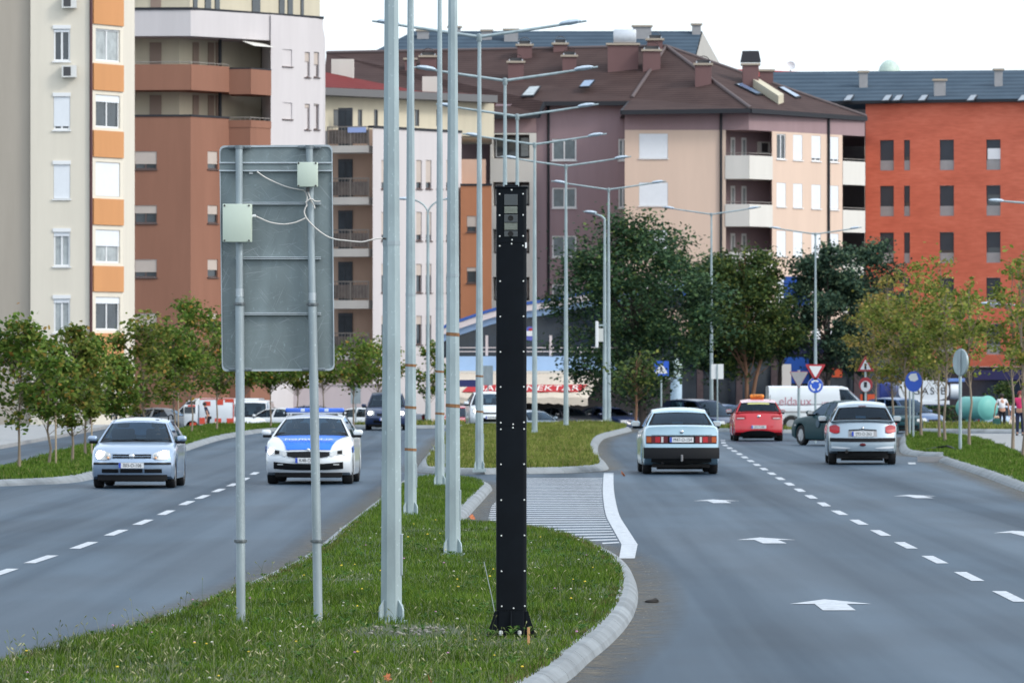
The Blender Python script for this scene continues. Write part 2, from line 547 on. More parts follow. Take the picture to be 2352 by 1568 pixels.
def arrow(x, y, tilt=0.0, k=1.0):
    """straight-on arrow 2.9 m long, pointing away from the camera"""
    P = [(-0.165, -1.4), (0.165, -1.4), (0.165, 0.25), (0.42, 0.25), (0.0, 1.5), (-0.42, 0.25), (-0.165, 0.25)]
    return [(x + px * k + tilt * py, y + py * k) for px, py in P]
for (px, py, tl) in ((1911, 1389, 0.0), (1763, 1241, -0.03), (1648, 1151, -0.03), (2106, 1140, -0.04), (2352, 1225, -0.03)):
    g = gp(px, py); mark('arrow_marking', [arrow(g.x, g.y, tl)])
mark('edge_marking', [[gp(2085, 1062)[:2], gp(2102, 1062)[:2], gp(2104, 1066)[:2], gp(2087, 1066)[:2]]])

# ------------------------------------------------------------------ grass
rng = np.random.default_rng(7)
def in_poly(X, Y, P):
    ins = np.zeros(len(X), bool)
    n = len(P)
    for i in range(n):
        x0, y0, x1, y1 = P[i].x, P[i].y, P[(i + 1) % n].x, P[(i + 1) % n].y
        c = ((y0 > Y) != (y1 > Y))
        with np.errstate(divide='ignore', invalid='ignore'):
            xi = (x1 - x0) * (Y - y0) / (y1 - y0 + 1e-12) + x0
        ins ^= c & (X < xi)
    return ins
def scatter(P, dens, ymax=None, ymin=None):
    xs = [p.x for p in P]; ysv = [p.y for p in P]
    y0, y1 = min(ysv), max(ysv)
    if ymin is not None: y0 = max(y0, ymin)
    if ymax is not None: y1 = min(y1, ymax)
    n = int((max(xs) - min(xs)) * (y1 - y0) * dens)
    X = rng.uniform(min(xs), max(xs), n); Y = rng.uniform(y0, y1, n)
    k = in_poly(X, Y, P)
    return X[k], Y[k]
def noise2(X, Y, s, seed=0):
    r_ = np.random.default_rng(seed)
    v = np.zeros(len(X))
    for i in range(6):
        a = r_.uniform(0, 6.28); f = s * r_.uniform(0.6, 1.8)
        v += np.sin((X * math.cos(a) + Y * math.sin(a)) * f + r_.uniform(0, 6.28))
    return v / 6
def blades(name, X, Y, z, hmin, hmax, w, m, lean=0.5):
    n = len(X)
    h = rng.uniform(hmin, hmax, n) * (1 + 0.7 * noise2(X, Y, 1.3, 3) + 0.6 * noise2(X, Y, 5.0, 5))
    a = rng.uniform(0, 2 * math.pi, n); b = rng.uniform(0, 2 * math.pi, n)
    ln = rng.uniform(0.1, lean, n) * h
    dx, dy = np.cos(a) * w * 0.5, np.sin(a) * w * 0.5
    lx, ly = np.cos(b) * ln, np.sin(b) * ln
    V = np.zeros((n, 5, 3))
    V[:, 0] = np.stack([X - dx, Y - dy, np.full(n, z)], 1)
    V[:, 1] = np.stack([X + dx, Y + dy, np.full(n, z)], 1)
    V[:, 2] = np.stack([X + dx * .8 + lx * .35, Y + dy * .8 + ly * .35, z + h * .6], 1)
    V[:, 3] = np.stack([X - dx * .8 + lx * .35, Y - dy * .8 + ly * .35, z + h * .6], 1)
    V[:, 4] = np.stack([X + lx, Y + ly, z + h * .97], 1)
    base = np.arange(n)[:, None] * 5
    # quad + collapsed quad for the tip keeps every face a quad
    F = np.concatenate([base + np.array([[0, 1, 2, 3]]), base + np.array([[3, 2, 4, 4]])], 1).reshape(-1, 4)
    me = bpy.data.meshes.new(name)
    tri = base + np.array([[3, 2, 4]])
    quad = base + np.array([[0, 1, 2, 3]])
    me.vertices.add(n * 5); me.vertices.foreach_set('co', V.astype(np.float32).ravel())
    loops = np.concatenate([quad, tri], 1).ravel().astype(np.int32)
    me.loops.add(len(loops)); me.loops.foreach_set('vertex_index', loops)
    me.polygons.add(2 * n)
    ls = (np.arange(n)[:, None] * 7 + np.array([[0, 4]])).ravel().astype(np.int32)
    me.polygons.foreach_set('loop_start', ls)
    me.polygons.foreach_set('loop_total', np.tile(np.array([4, 3], dtype=np.int32), n))
    me.update(calc_edges=True)
    o = link_mesh(name, me, m)
    o['kind'] = 'stuff'
    return o
P, h = ISLANDS['near']
X, Y = scatter(P, 620, ymax=70)
X2, Y2 = scatter(P, 420, ymin=70)
BARE = [(gp(930, 1450, .12).x, gp(930, 1450, .12).y, 0.55, 1.5), (gp(1180, 1448, .12).x, gp(1180, 1448, .12).y, 0.22, 0.45)]
def bare(X, Y):
    k = np.ones(len(X), bool)
    for (cx_, cy_, ax, ay) in BARE:
        d = ((X - cx_) / ax) ** 2 + ((Y - cy_) / ay) ** 2
        k &= ~((d < 1) & (rng.uniform(0, 1, len(X)) < 0.85))
    return k
k = bare(X, Y)
blades('grass', np.concatenate([X[k], X2]), np.concatenate([Y[k], Y2]), 0.115, 0.022, 0.078, 0.0075, M_GRASS, 1.0)
P, h = ISLANDS['mid']; X, Y = scatter(P, 190); blades('grass', X, Y, h - 0.01, 0.07, 0.16, 0.022, M_GRASS_DRY, 0.8)
M_GRASS_V = leafy_mat('grass_blades_verge', [(0.0, (0.034, 0.078, 0.008)), (0.45, (0.070, 0.132, 0.016)), (0.87, (0.118, 0.182, 0.028)), (0.98, (0.19, 0.21, 0.06)), (1.0, (0.32, 0.28, 0.13))], 0.6, 0.3)
P, h = ISLANDS['left']; X, Y = scatter(P, 130); blades('grass', X, Y, h - 0.01, 0.05, 0.12, 0.022, M_GRASS_V, 0.9)
P, h = ISLANDS['right']; X, Y = scatter(P, 260); blades('grass', X, Y, h - 0.01, 0.04, 0.12, 0.018, M_GRASS_V, 0.9)
for q in ('far', 'far2', 'far3'):
    P, h = ISLANDS[q]; X, Y = scatter(P, 70); blades('grass', X, Y, h - 0.01, 0.08, 0.2, 0.05, M_GRASS_DRY, 0.8)
# long seed-headed stalks in the near bed
M_STALK = leafy_mat('seed_heads', [(0.0, (0.11, 0.16, 0.05)), (0.6, (0.22, 0.24, 0.11)), (1.0, (0.42, 0.40, 0.24))], 0.7, 0.2)
P, h = ISLANDS['near']
X, Y = scatter(P, 5, ymax=66); X2, Y2 = scatter(P, 16, ymax=50.5)
X, Y = np.concatenate([X, X2]), np.concatenate([Y, Y2])
mb = MB(); r_ = random.Random(4)
for x, y in zip(X, Y):
    hh = r_.uniform(0.10, 0.24); a = r_.uniform(0, 6.28); ln = r_.uniform(0.02, 0.11)
    p0 = Vector((x, y, 0.12)); p1 = p0 + Vector((math.cos(a) * ln * .4, math.sin(a) * ln * .4, hh * .7)); p2 = p0 + Vector((math.cos(a) * ln, math.sin(a) * ln, hh))
    p3 = p2 + Vector((math.cos(a) * .028, math.sin(a) * .028, .022))
    mb.tube([p0, p1, p2], [0.0016, 0.0014, 0.0012], 3, False)
    mb.tube([p2, (p2 + p3) / 2, p3], [0.002, 0.0055, 0.002], 4, False)
mb.build('seed_grass', M_STALK)['kind'] = 'stuff'
# clover, dandelion and daisy heads
for nm, colr, dens in (('yellow_flowers', (0.65, 0.48, 0.03), 0.2), ('white_flowers', (0.42, 0.42, 0.34), 0.4), ('clover_flowers', (0.42, 0.20, 0.36), 0.12)):
    X, Y = scatter(P, dens, ymax=90)
    mb = MB()
    for x, y in zip(X, Y):
        z = 0.12 + r_.uniform(0.07, 0.115); s = r_.uniform(0.008, 0.014)
        mb.lathe([(0.001, -s * .4), (s, 0), (s * .8, s * .5), (0.001, s * .8)], 6, T(x, y, z))
    mb.build(nm, mat(nm, colr, 0.7))['kind'] = 'stuff'
# stones in the bare patch and grit along the kerb
M_STONE = mat('stone_chips', (0.24, 0.23, 0.20), 0.9, var=0.4, vscale=20)
def stones(name, pts, s0, s1, z):
    mb = MB()
    for (x, y) in pts:
        s = r_.uniform(s0, s1)
        bm = bmesh.new(); bmesh.ops.create_icosphere(bm, subdivisions=1, radius=s)
        for v in bm.verts: v.co = Vector((v.co.x * r_.uniform(.7, 1.3), v.co.y * r_.uniform(.7, 1.3), v.co.z * r_.uniform(.4, .8))) + Vector((x, y, z + s * .3))
        mb.add([v.co.copy() for v in bm.verts], [[q.index for q in f.verts] for f in bm.faces]); bm.free()
    o = mb.build(name, M_STONE); o['kind'] = 'stuff'
pts = []
for (cx_, cy_, ax, ay), n_ in zip(BARE, (60, 14)):
    for i in range(n_):
        a, q = r_.uniform(0, 6.28), math.sqrt(r_.random()); pts.append((cx_ + math.cos(a) * q * ax * .8, cy_ + math.sin(a) * q * ay * .6))
stones('stone_chips', pts, 0.008, 0.026, 0.125)
pts = []
for i in range(110):
    q = r_.random(); y = 50 + q * 40
    xk = lerp_tab([(50, .62), (58, 1.12), (64.7, 1.36), (73, 1.52), (79.8, 1.48), (90, 1.3)])(y)
    pts.append((xk + 0.02 + abs(r_.gauss(0, 0.16)), y))
stones('grit', pts, 0.003, 0.008, 0.0)

# dry, worn fringe of grass along the kerb of the near bed, and broad-leaved weeds
M_FRINGE = leafy_mat('grass_fringe_dry', [(0.0, (0.060, 0.050, 0.020)), (0.5, (0.125, 0.105, 0.045)), (0.85, (0.20, 0.17, 0.085)), (1.0, (0.075, 0.12, 0.02))], 0.7, 0.2)
P, h = ISLANDS['near']
inn_ = inset(P, 0.16)
X, Y = scatter(P, 700, ymax=92); k = ~in_poly(X, Y, inn_) & (noise2(X, Y, 2.2, 11) > -0.12)
blades('grass', X[k], Y[k], 0.112, 0.02, 0.055, 0.008, M_FRINGE, 1.2)
M_WEED = leafy_mat('weed_leaves', [(0.0, (0.030, 0.085, 0.014)), (0.6, (0.055, 0.125, 0.022)), (1.0, (0.11, 0.16, 0.04))], 0.5, 0.3)
X, Y = scatter(P, 2.2, ymax=80)
mb = MB()
for x, y in zip(X, Y):
    n_ = r_.randint(5, 9); s_ = r_.uniform(0.04, 0.085); a0 = r_.uniform(0, 6.28)
    for q in range(n_):
        a = a0 + 6.283 * q / n_ + r_.uniform(-.3, .3); c_, d_ = math.cos(a), math.sin(a); w = s_ * .2; z = .15 + r_.uniform(0, .03)
        mb.add([(x, y, z), (x + c_ * s_ * .6 - d_ * w, y + d_ * s_ * .6 + c_ * w, z + s_ * .42), (x + c_ * s_, y + d_ * s_, z + s_ * .30), (x + c_ * s_ * .6 + d_ * w, y + d_ * s_ * .6 - c_ * w, z + s_ * .42)], [(0, 1, 2, 3)])
mb.build('weeds', M_WEED, recalc=False)['kind'] = 'stuff'
# washed-in dirt on the asphalt at the foot of the kerbs
def dirt_mat():
    m = bpy.data.materials.new('road_dirt'); n, l, b = nodes_of(m)
    b.inputs['Base Color'].default_value = (.135, .120, .095, 1); b.inputs['Roughness'].default_value = .95
    tc = n.new('ShaderNodeTexCoord'); nz = n.new('ShaderNodeTexNoise'); nz.inputs['Scale'].default_value = 3.5; nz.inputs['Detail'].default_value = 9; nz.inputs['Roughness'].default_value = .75
    l.new(tc.outputs['Object'], nz.inputs[0])
    at_ = n.new('ShaderNodeAttribute'); at_.attribute_name = 'edge'
    ad = n.new('ShaderNodeMath'); ad.operation = 'MULTIPLY'; l.new(at_.outputs['Fac'], ad.inputs[0])
    rp = n.new('ShaderNodeMapRange'); rp.inputs[1].default_value = .36; rp.inputs[2].default_value = .62; l.new(nz.outputs[0], rp.inputs[0]); l.new(rp.outputs[0], ad.inputs[1])
    tr = n.new('ShaderNodeBsdfTransparent'); mx = n.new('ShaderNodeMixShader'); l.new(ad.outputs[0], mx.inputs[0]); l.new(tr.outputs[0], mx.inputs[1]); l.new(b.outputs[0], mx.inputs[2])
    l.new(mx.outputs[0], n['Material Output'].inputs[0]); return m
M_DIRT = dirt_mat()
def dirt(P, width):
    if area2(P) < 0: P = list(reversed(P))
    P = resample(P, .8, True)
    rings = [inset(P, -d) for d in (0.0, width * .35, width)]; N = len(P)
    me = bpy.data.meshes.new('road_dirt')
    me.from_pydata([(p.x, p.y, 0.004) for rg in rings for p in rg], [], [(q * N + i, q * N + (i + 1) % N, (q + 1) * N + (i + 1) % N, (q + 1) * N + i) for q in range(2) for i in range(N)])
    a = me.attributes.new('edge', 'FLOAT', 'POINT')
    a.data.foreach_set('value', [v for v in (1.0, .75, 0.0) for _ in range(N)])
    o = link_mesh('road_dirt', me, M_DIRT); o['kind'] = 'structure'
dirt(P_NEAR, .55); dirt(P_MID, .5); dirt(P_RIGHT, .6)
# ------------------------------------------------------------------ buildings
class Fac:
    """a vertical facade from print column xa at depth Ya to column xb at depth Yb; t runs along it, d outwards"""
    def __init__(s, xa, Ya, xb, Yb):
        s.P = Vector(((xa - CX) * Ya / FPX, Ya)); Q = Vector(((xb - CX) * Yb / FPX, Yb))
        s.W = (Q - s.P).length; s.u = (Q - s.P).normalized(); s.n = Vector((s.u.y, -s.u.x))
    def t(s, x):
        k = (x - CX) / FPX
        return (k * s.P.y - s.P.x) / (s.u.x - k * s.u.y)
    def Y(s, x): return s.P.y + s.u.y * s.t(x)
    def z(s, x, y): return HC - (y - HY) * s.Y(x) / FPX
    def pt(s, t, z, d=0.0):
        q = s.P + s.u * t + s.n * d
        return Vector((q.x, q.y, z))
    def hole(s, x0, x1, y0, y1):
        xm = (x0 + x1) / 2
        return (s.t(x0), s.t(x1), s.z(xm, y1), s.z(xm, y0))
    def box(s, mb, t0, t1, z0, z1, d0, d1, mi=0):
        P = [s.pt(t, z, d) for d in (d1, d0) for (t, z) in ((t0, z0), (t1, z0), (t1, z1), (t0, z1))]
        return mb.add(P, [(0, 1, 2, 3), (5, 4, 7, 6), (4, 0, 3, 7), (1, 5, 6, 2), (3, 2, 6, 7), (4, 5, 1, 0)], mi)
    def wall(s, mb, z0, z1, holes=(), depth=0.16, t0=0.0, t1=None, d=0.0, mi=0):
        t1 = s.W if t1 is None else t1
        hs_ = [h for h in holes if h[0] > t0 and h[1] < t1 and h[2] > z0 and h[3] < z1]
        ts = sorted({t0, t1} | {h[0] for h in hs_} | {h[1] for h in hs_})
        zs = sorted({z0, z1} | {h[2] for h in hs_} | {h[3] for h in hs_})
        for a, b in zip(ts, ts[1:]):
            for c, e in zip(zs, zs[1:]):
                tm, zm = (a + b) / 2, (c + e) / 2
                if any(h[0] < tm < h[1] and h[2] < zm < h[3] for h in hs_): continue
                mb.add([s.pt(a, c, d), s.pt(b, c, d), s.pt(b, e, d), s.pt(a, e, d)], [(0, 1, 2, 3)], mi)
        for (a, b, c, e) in hs_:
            f = [s.pt(a, c, d), s.pt(b, c, d), s.pt(b, e, d), s.pt(a, e, d)]
            g = [s.pt(a, c, d - depth), s.pt(b, c, d - depth), s.pt(b, e, d - depth), s.pt(a, e, d - depth)]
            mb.add(f + g, [(0, 4, 5, 1), (1, 5, 6, 2), (2, 6, 7, 3), (3, 7, 4, 0)], mi)
        return hs_

M_FRAME = mat('window_frame_white', (0.70, 0.71, 0.72), 0.4)
M_FRAMEB = mat('window_frame_brown', (0.085, 0.055, 0.05), 0.5)
M_FRAMED = mat('window_frame_dark', (0.05, 0.055, 0.065), 0.5)
M_PANE = mat('window_glass', (0.035, 0.045, 0.055), 0.06, var=0.4, vscale=1.2, spec=0.8)
M_PANEL = mat('window_glass_curtained', (0.30, 0.33, 0.34), 0.15, var=0.3, vscale=2.5, spec=0.8)
M_SHUT = mat('roller_shutter_white', (0.66, 0.69, 0.73), 0.55, bump=0.4, bscale=18, var=0.03)
M_SHUTB = mat('roller_shutter_cream', (0.45, 0.385, 0.34), 0.55, var=0.04)
M_SHUTG = mat('roller_shutter_grey', (0.022, 0.032, 0.046), 0.5, var=0.1)
M_GREYP = mat('grey_panel', (0.27, 0.27, 0.28), 0.7, var=0.08)

def window(root, F, h, depth=0.16, frame=None, pane=None, shut=0.0, smat=None, mull=1, sill=True, low=0.0, fw=0.06):
    """one window: frame > pane, shutter, sill. shut = share of the opening the blind covers from the top"""
    t0, t1, z0, z1 = h
    frame = frame or M_FRAME
    mb = MB(); d0, d1 = -depth + 0.012, -depth + 0.075
    F.box(mb, t0 + .004, t0 + fw, z0 + .004, z1 - .004, d0, d1); F.box(mb, t1 - fw, t1 - .004, z0 + .004, z1 - .004, d0, d1)
    F.box(mb, t0 + fw, t1 - fw, z0 + .004, z0 + fw, d0, d1 - .002); F.box(mb, t0 + fw, t1 - fw, z1 - fw, z1 - .004, d0, d1 - .002)
    for k in range(mull):
        tm = t0 + (t1 - t0) * (k + 1) / (mull + 1)
        F.box(mb, tm - .04, tm + .04, z0 + fw, z1 - fw, d0, d1 - .004)
    w = mb.build('window', frame, root, world=True)
    def sub(name, m, *b):
        q = MB(); F.box(q, *b); o = q.build(name, m, root, world=True); o.parent = w; return o
    sub('pane', pane or M_PANE, t0 + .02, t1 - .02, z0 + .02, z1 - .02, d0 - .01, d0 + .025)
    if shut > 0: sub('shutter', smat or M_SHUT, t0 + .012, t1 - .012, z1 - (z1 - z0 - .02) * shut, z1 - .008, d1 - .006, d1 + .03)
    if low > 0: sub('lower_panel', M_GREYP, t0 + .01, t1 - .01, z0 + .008, z0 + (z1 - z0) * low, d1 - .006, d1 + .04)
    if sill: sub('sill', frame if frame is not M_FRAME else M_FRAME, t0 - .05, t1 + .05, z0 - .055, z0 - .003, -depth + .03, .07)
    return w

def part(root, name, m, fn, smooth=None):
    mb = MB(); fn(mb)
    return mb.build(name, m, root, world=True, smooth=smooth)

def plaster(name, c, var=0.07): return mat(name, c, 0.9, spec=.15, var=var, vscale=0.9, vstretch=(1, 1, 0.14), bump=0.15, bscale=25)
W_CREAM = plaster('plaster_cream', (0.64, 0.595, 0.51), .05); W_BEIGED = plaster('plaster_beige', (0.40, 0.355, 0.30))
W_ORANGE = plaster('plaster_orange', (0.52, 0.255, 0.115), 0.06); W_MAROON = mat('maroon_pipe', (0.06, 0.012, 0.016), 0.5)
W_BROWN = plaster('plaster_brown', (0.255, 0.125, 0.086)); W_WHITE = plaster('plaster_pale', (0.53, 0.50, 0.505), 0.05)
W_LOGGIA = plaster('plaster_loggia', (0.50, 0.46, 0.36)); W_DOOR = mat('loggia_door', (0.25, 0.185, 0.15), 0.6)
W_COPING = mat('dark_coping', (0.025, 0.027, 0.033), 0.6, spec=.2)
W_PEACH = plaster('plaster_peach', (0.50, 0.35, 0.27)); W_TERRA = plaster('plaster_terracotta', (0.40, 0.175, 0.095))
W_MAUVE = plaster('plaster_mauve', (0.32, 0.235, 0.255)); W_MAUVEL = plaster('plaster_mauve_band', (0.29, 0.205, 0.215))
W_TAN = plaster('plaster_tan', (0.62, 0.475, 0.385), 0.04); W_BALC = plaster('balcony_white', (0.60, 0.58, 0.54), 0.04)
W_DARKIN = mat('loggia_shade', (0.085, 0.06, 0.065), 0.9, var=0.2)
def roofmat(name, c1, c2, pitch):
    m = bpy.data.materials.new(name); n, l, b = nodes_of(m)
    tc = n.new('ShaderNodeTexCoord'); mp = n.new('ShaderNodeMapping'); mp.inputs['Scale'].default_value = (0.6, 0.6, 1)
    l.new(tc.outputs['Object'], mp.inputs[0])
    wv = n.new('ShaderNodeTexWave'); wv.wave_type = 'BANDS'; wv.bands_direction = 'Z'; wv.inputs['Scale'].default_value = pitch; wv.inputs['Distortion'].default_value = 0.25
    l.new(tc.outputs['Object'], wv.inputs[0])
    nz = n.new('ShaderNodeTexNoise'); nz.inputs['Scale'].default_value = 1.1; nz.inputs['Detail'].default_value = 8; l.new(mp.outputs[0], nz.inputs[0])
    ad = n.new('ShaderNodeMix'); ad.inputs[0].default_value = 0.62; l.new(wv.outputs['Fac'], ad.inputs[2]); l.new(nz.outputs[0], ad.inputs[3])
    rp = n.new('ShaderNodeValToRGB'); rp.color_ramp.elements[0].position = .25; rp.color_ramp.elements[1].position = .75
    rp.color_ramp.elements[0].color = (*c1, 1); rp.color_ramp.elements[1].color = (*c2, 1)
    l.new(ad.outputs[0], rp.inputs[0]); l.new(rp.outputs[0], b.inputs['Base Color']); b.inputs['Roughness'].default_value = 0.85; b.inputs['Specular IOR Level'].default_value = 0.12
    return m
R_BROWN = roofmat('roof_shingle_brown', (0.040, 0.024, 0.023), (0.078, 0.050, 0.046), 2.2)
R_SLATE = roofmat('roof_tile_blue_grey', (0.034, 0.054, 0.078), (0.062, 0.092, 0.125), 1.1)
R_RED = roofmat('roof_sheet_dark_red', (0.12, 0.018, 0.018), (0.17, 0.03, 0.03), 2.0)
M_RAIL = mat('balcony_rail', (0.22, 0.20, 0.18), 0.5)
M_METAL = mat('chimney_metal', (0.55, 0.57, 0.60), 0.35, metal=0.8, var=0.1)
M_AC = mat('air_conditioner_case', (0.62, 0.62, 0.60), 0.5, var=0.05); M_ACF = mat('air_conditioner_fan', (0.05, 0.05, 0.055), 0.6)

def ac_unit(root, F, x, y, w=0.62, h=0.5):
    t, z = F.t(x), F.z(x, y)
    o = part(root, 'air_conditioner', M_AC, lambda b: F.box(b, t - w / 2, t + w / 2, z - h / 2, z + h / 2, .05, .36))
    f = part(root, 'fan_grille', M_ACF, lambda b: F.box(b, t - w * .38, t + w * .12, z - h * .38, z + h * .38, .355, .372)); f.parent = o

# ---- B1: tall cream block with orange bays, far left
F0 = Fac(-320, 258.2, 70, 257.2); F1 = Fac(70, 257, 211, 257); F2 = Fac(211, 257, 283, 259.2)
ZT = 21.0
b1 = thing('apartment_building', 'tall cream apartment block with stacked orange bays and a maroon downpipe at the far left', 'building', (F1.P.x, F1.P.y, 0))
rows1 = [(67, 141), (222, 299), (378, 457), (533, 612), (686, 764)]
h1 = [F1.hole(123, 161, a, b) for a, b in rows1] + [F1.hole(123, 161, -88, -14)]
def _b1(mb):
    F1.wall(mb, -1, ZT, h1)
    n0 = F1.pt(0, 0); Q = Fac(283, 259.2, 283.5, 270)
    Q.wall(mb, -1, ZT)
    mb.prism([(F0.P.x, F0.P.y + .05), (F1.P.x - .05, F1.P.y + .25), (F1.P.x + 2.3, F1.P.y + .6), (F2.P.x + .9, F2.P.y + 2.4), (F2.P.x + 1.0, 270), (F0.P.x, 270)], -1, ZT - .1)
part(b1, 'wall', W_CREAM, _b1)
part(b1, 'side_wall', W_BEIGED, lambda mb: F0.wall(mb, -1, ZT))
sh1 = [0.0, 0.9, 1.0, 0.12, 0.12, 1.0]
for i, h in enumerate(h1):
    window(b1, F1, h, .12, shut=sh1[i] or 0.1, mull=1, pane=M_PANEL if i in (3, 4) else M_PANE, fw=.075)
for h in h1: part(b1, 'shutter_box', M_FRAME, lambda mb: F1.box(mb, h[0] - .03, h[1] + .03, h[3] + .002, h[3] + .16, -.02, .05))
bands = [(-120, -60), (-20, 58), (148, 209), (301, 362), (457, 517), (611, 670), (765, 850)]
h2 = [F2.hole(220, 276, a + 6, b - 4) for a, b in ((-58, -22), (62, 146), (213, 298), (367, 455), (522, 608), (676, 762))]
part(b1, 'bay_wall', W_CREAM, lambda mb: F2.wall(mb, -1, ZT, h2, .2))
for a, b in bands: part(b1, 'orange_panel', W_ORANGE, lambda mb: F2.box(mb, .06, F2.W - .05, F2.z(247, b), F2.z(247, a), -.05, .07))
for i, h in enumerate(h2):
    window(b1, F2, h, .15, shut=[1, .03, .22, 1.0, .5, .2][i], mull=1, sill=False, pane=[M_PANEL, M_PANEL, M_PANE, M_PANE, M_PANEL, M_PANE][i], fw=.07)
part(b1, 'drainpipe', W_MAROON, lambda mb: mb.tube([F1.pt(F1.W - .03, 0, .07), F1.pt(F1.W - .03, ZT, .07)], .065, 8), 40)
for y in (6, 165): ac_unit(b1, F1, 160, y)
part(b1, 'lamp_bracket', mat('orange_bracket', (.6, .22, .08), .6), lambda mb: F1.box(mb, F1.t(183), F1.t(187), F1.z(185, 775), F1.z(185, 750), 0, .12))

# ---- B2: brown and pale grey block with loggias
p2 = lambda x, Y: Vector(((x - CX) * Y / FPX, Y))
q0, q1, q2, q3, q4, q5 = (190, 312.4), (438, 312.0), (526, 314.7), (575, 314.5), (622, 316.2), (742, 320.4)
A = [p2(*q) for q in (q0, q1, q2, q3, q4, q5)]
b2 = thing('apartment_building', 'tall brown and pale grey apartment block with corner loggias, behind the road sign back', 'building', (A[1].x, A[1].y, 0))
Fa, Fb, Fc, Fd, Fe = Fac(*q0, *q1), Fac(*q1, *q2), Fac(*q2, *q3), Fac(*q3, *q4), Fac(*q4, *q5)
zc = Fa.z(420, 268)                    # top of the brown wall
za, zb_ = Fa.z(420, 207), Fa.z(420, 148)
zw0, zw1 = Fa.z(420, 83), Fa.z(420, 23)
ra = [(348, 389), (472, 513), (596, 637), (720, 761)]
ha = [Fa.hole(309, 360, a, b) for a, b in ra]; hb = [Fb.hole(477, 500, a, b) for a, b in ra]
back = [Vector((A[5].x + .5, 334)), Vector((A[0].x, 334))]
def _w(mb):
    Fa.wall(mb, -1, zc, ha); Fb.wall(mb, -1, zc, hb); Fc.wall(mb, -1, zc - .1); Fd.wall(mb, -1, zc - .1)
    mb.add([(v.x, v.y, zc - .1) for v in (A[0], A[1], A[2], A[3], A[4], p2(622, 334), p2(190, 334))], [tuple(range(7))])
part(b2, 'brown_wall', W_BROWN, _w)
for h in ha: window(b2, Fa, h, .14, frame=M_FRAMEB, shut=[.72, .45, .72, .7][ha.index(h)], smat=M_SHUTB, mull=1)
for h in hb: window(b2, Fb, h, .14, frame=M_FRAMEB, shut=[.72, .5, .6, .3][hb.index(h)], smat=M_SHUTB, mull=0)
part(b2, 'coping', W_COPING, lambda mb: (Fa.box(mb, 0, Fa.W, zc, zc + .1, -.2, .04), Fb.box(mb, 0, Fb.W, zc, zc + .1, -.2, .04)))
# loggia core set back behind the parapets
core = [p2(190, 315.2), p2(412, 314.6), p2(560, 318.6), p2(600, 319.4), p2(600, 334), p2(190, 334)]
part(b2, 'loggia_wall', W_LOGGIA, lambda mb: mb.prism(core, zc - .2, zw0 + .2))
FC1, FC2 = Fac(190, 315.2, 412, 314.6), Fac(412, 314.6, 560, 318.6)
for (a, b) in ((98, 148), (219, 268)):
    for (F, x0, x1) in ((FC1, 344, 371), (FC2, 442, 455), (FC2, 477, 490), (FC2, 495, 506)):
        h = F.hole(x0, x1, a, b)
        part(b2, 'loggia_door', W_DOOR, lambda mb: F.box(mb, h[0], h[1], h[2] - .9, h[3], .01, .06))
part(b2, 'loggia_column', W_COPING, lambda mb: [FC2.box(mb, FC2.t(468), FC2.t(472), zc, zw0, 1.0, 1.12)])
def parapet(Fs, z0, z1, m, name='balcony_parapet', rail=0.0):
    def f(mb):
        for F in Fs:
            F.box(mb, 0, F.W, z0, z1, -.14, .03)
        P = [F.pt(0, 0, -.02) for F in Fs] + [Fs[-1].pt(Fs[-1].W, 0, -.02)]
        mb.prism([(P[0].x, 317.4)] + [(v.x, v.y) for v in P] + [(P[-1].x, 318.4)], z0 + .02, z0 + .22)
    o = part(b2, name, m, f)
    if rail:
        r = part(b2, 'handrail', M_RAIL, lambda mb: [mb.tube([F.pt(0, z1 + rail, -.05), F.pt(F.W, z1 + rail, -.05)], .025, 6) for F in Fs] + [mb.tube([F.pt(F.W * k / 4, z1 - .02, -.05), F.pt(F.W * k / 4, z1 + rail, -.05)], .015, 5) for F in Fs for k in range(5)])
        r.parent = o
parapet([Fa, Fb], za, zb_, W_BROWN, rail=.12)
parapet([Fc, Fd], za - .1, zb_ - .12, W_BROWN)
parapet([Fc, Fd], zc - .45, zc - .08, W_BROWN, rail=.14)
part(b2, 'coping', W_COPING, lambda mb: (Fc.box(mb, 0, Fc.W, zb_ - .12, zb_ - .05, -.14, .04), Fd.box(mb, 0, Fd.W, zb_ - .12, zb_ - .05, -.14, .04)))
Ft = Fac(*q1, 622.5, 316.35)
def _top(mb):
    Fa.wall(mb, zw0, zw1); Ft.wall(mb, zw0, zw1)
    P = [A[0], A[1], p2(622, 316.4), p2(620, 334), p2(190, 334)]
    for z in (zw0, zw1 - .3): mb.add([(v.x, v.y, z) for v in P], [tuple(range(5))])
part(b2, 'pale_parapet', W_WHITE, _top)
re_ = [(114, 153), (236, 274), (357, 395), (480, 518), (602, 640), (724, 762)]; rp_ = [(120, 178), (239, 298), (360, 420), (481, 541), (603, 662), (725, 782)]
he = [Fe.hole(649, 671, a, b) for a, b in re_]
hp = [Fe.hole(x0, x1, a, b) for a, b in rp_ for x0, x1 in ((700, 712), (721, 733))]
def _e(mb):
    Fe.wall(mb, -1, zw1, he + hp, .2)
    mb.prism([(A[4].x + .02, A[4].y + .04), (A[5].x - .03, A[5].y + .25), (A[5].x - .3, 334), (p2(600, 334).x, 334), (p2(602, 319).x, 319)], -1, zw1 - .3, caps=False)
    Q = Fac(742, 320.4, 734, 334); Q.wall(mb, -1, zw1)
part(b2, 'pale_wall', W_WHITE, _e)
for i, h in enumerate(he): window(b2, Fe, h, .18, frame=M_FRAMEB, shut=[.65, 1, .8, .6, 1, .7][i], smat=M_SHUTB, mull=0)
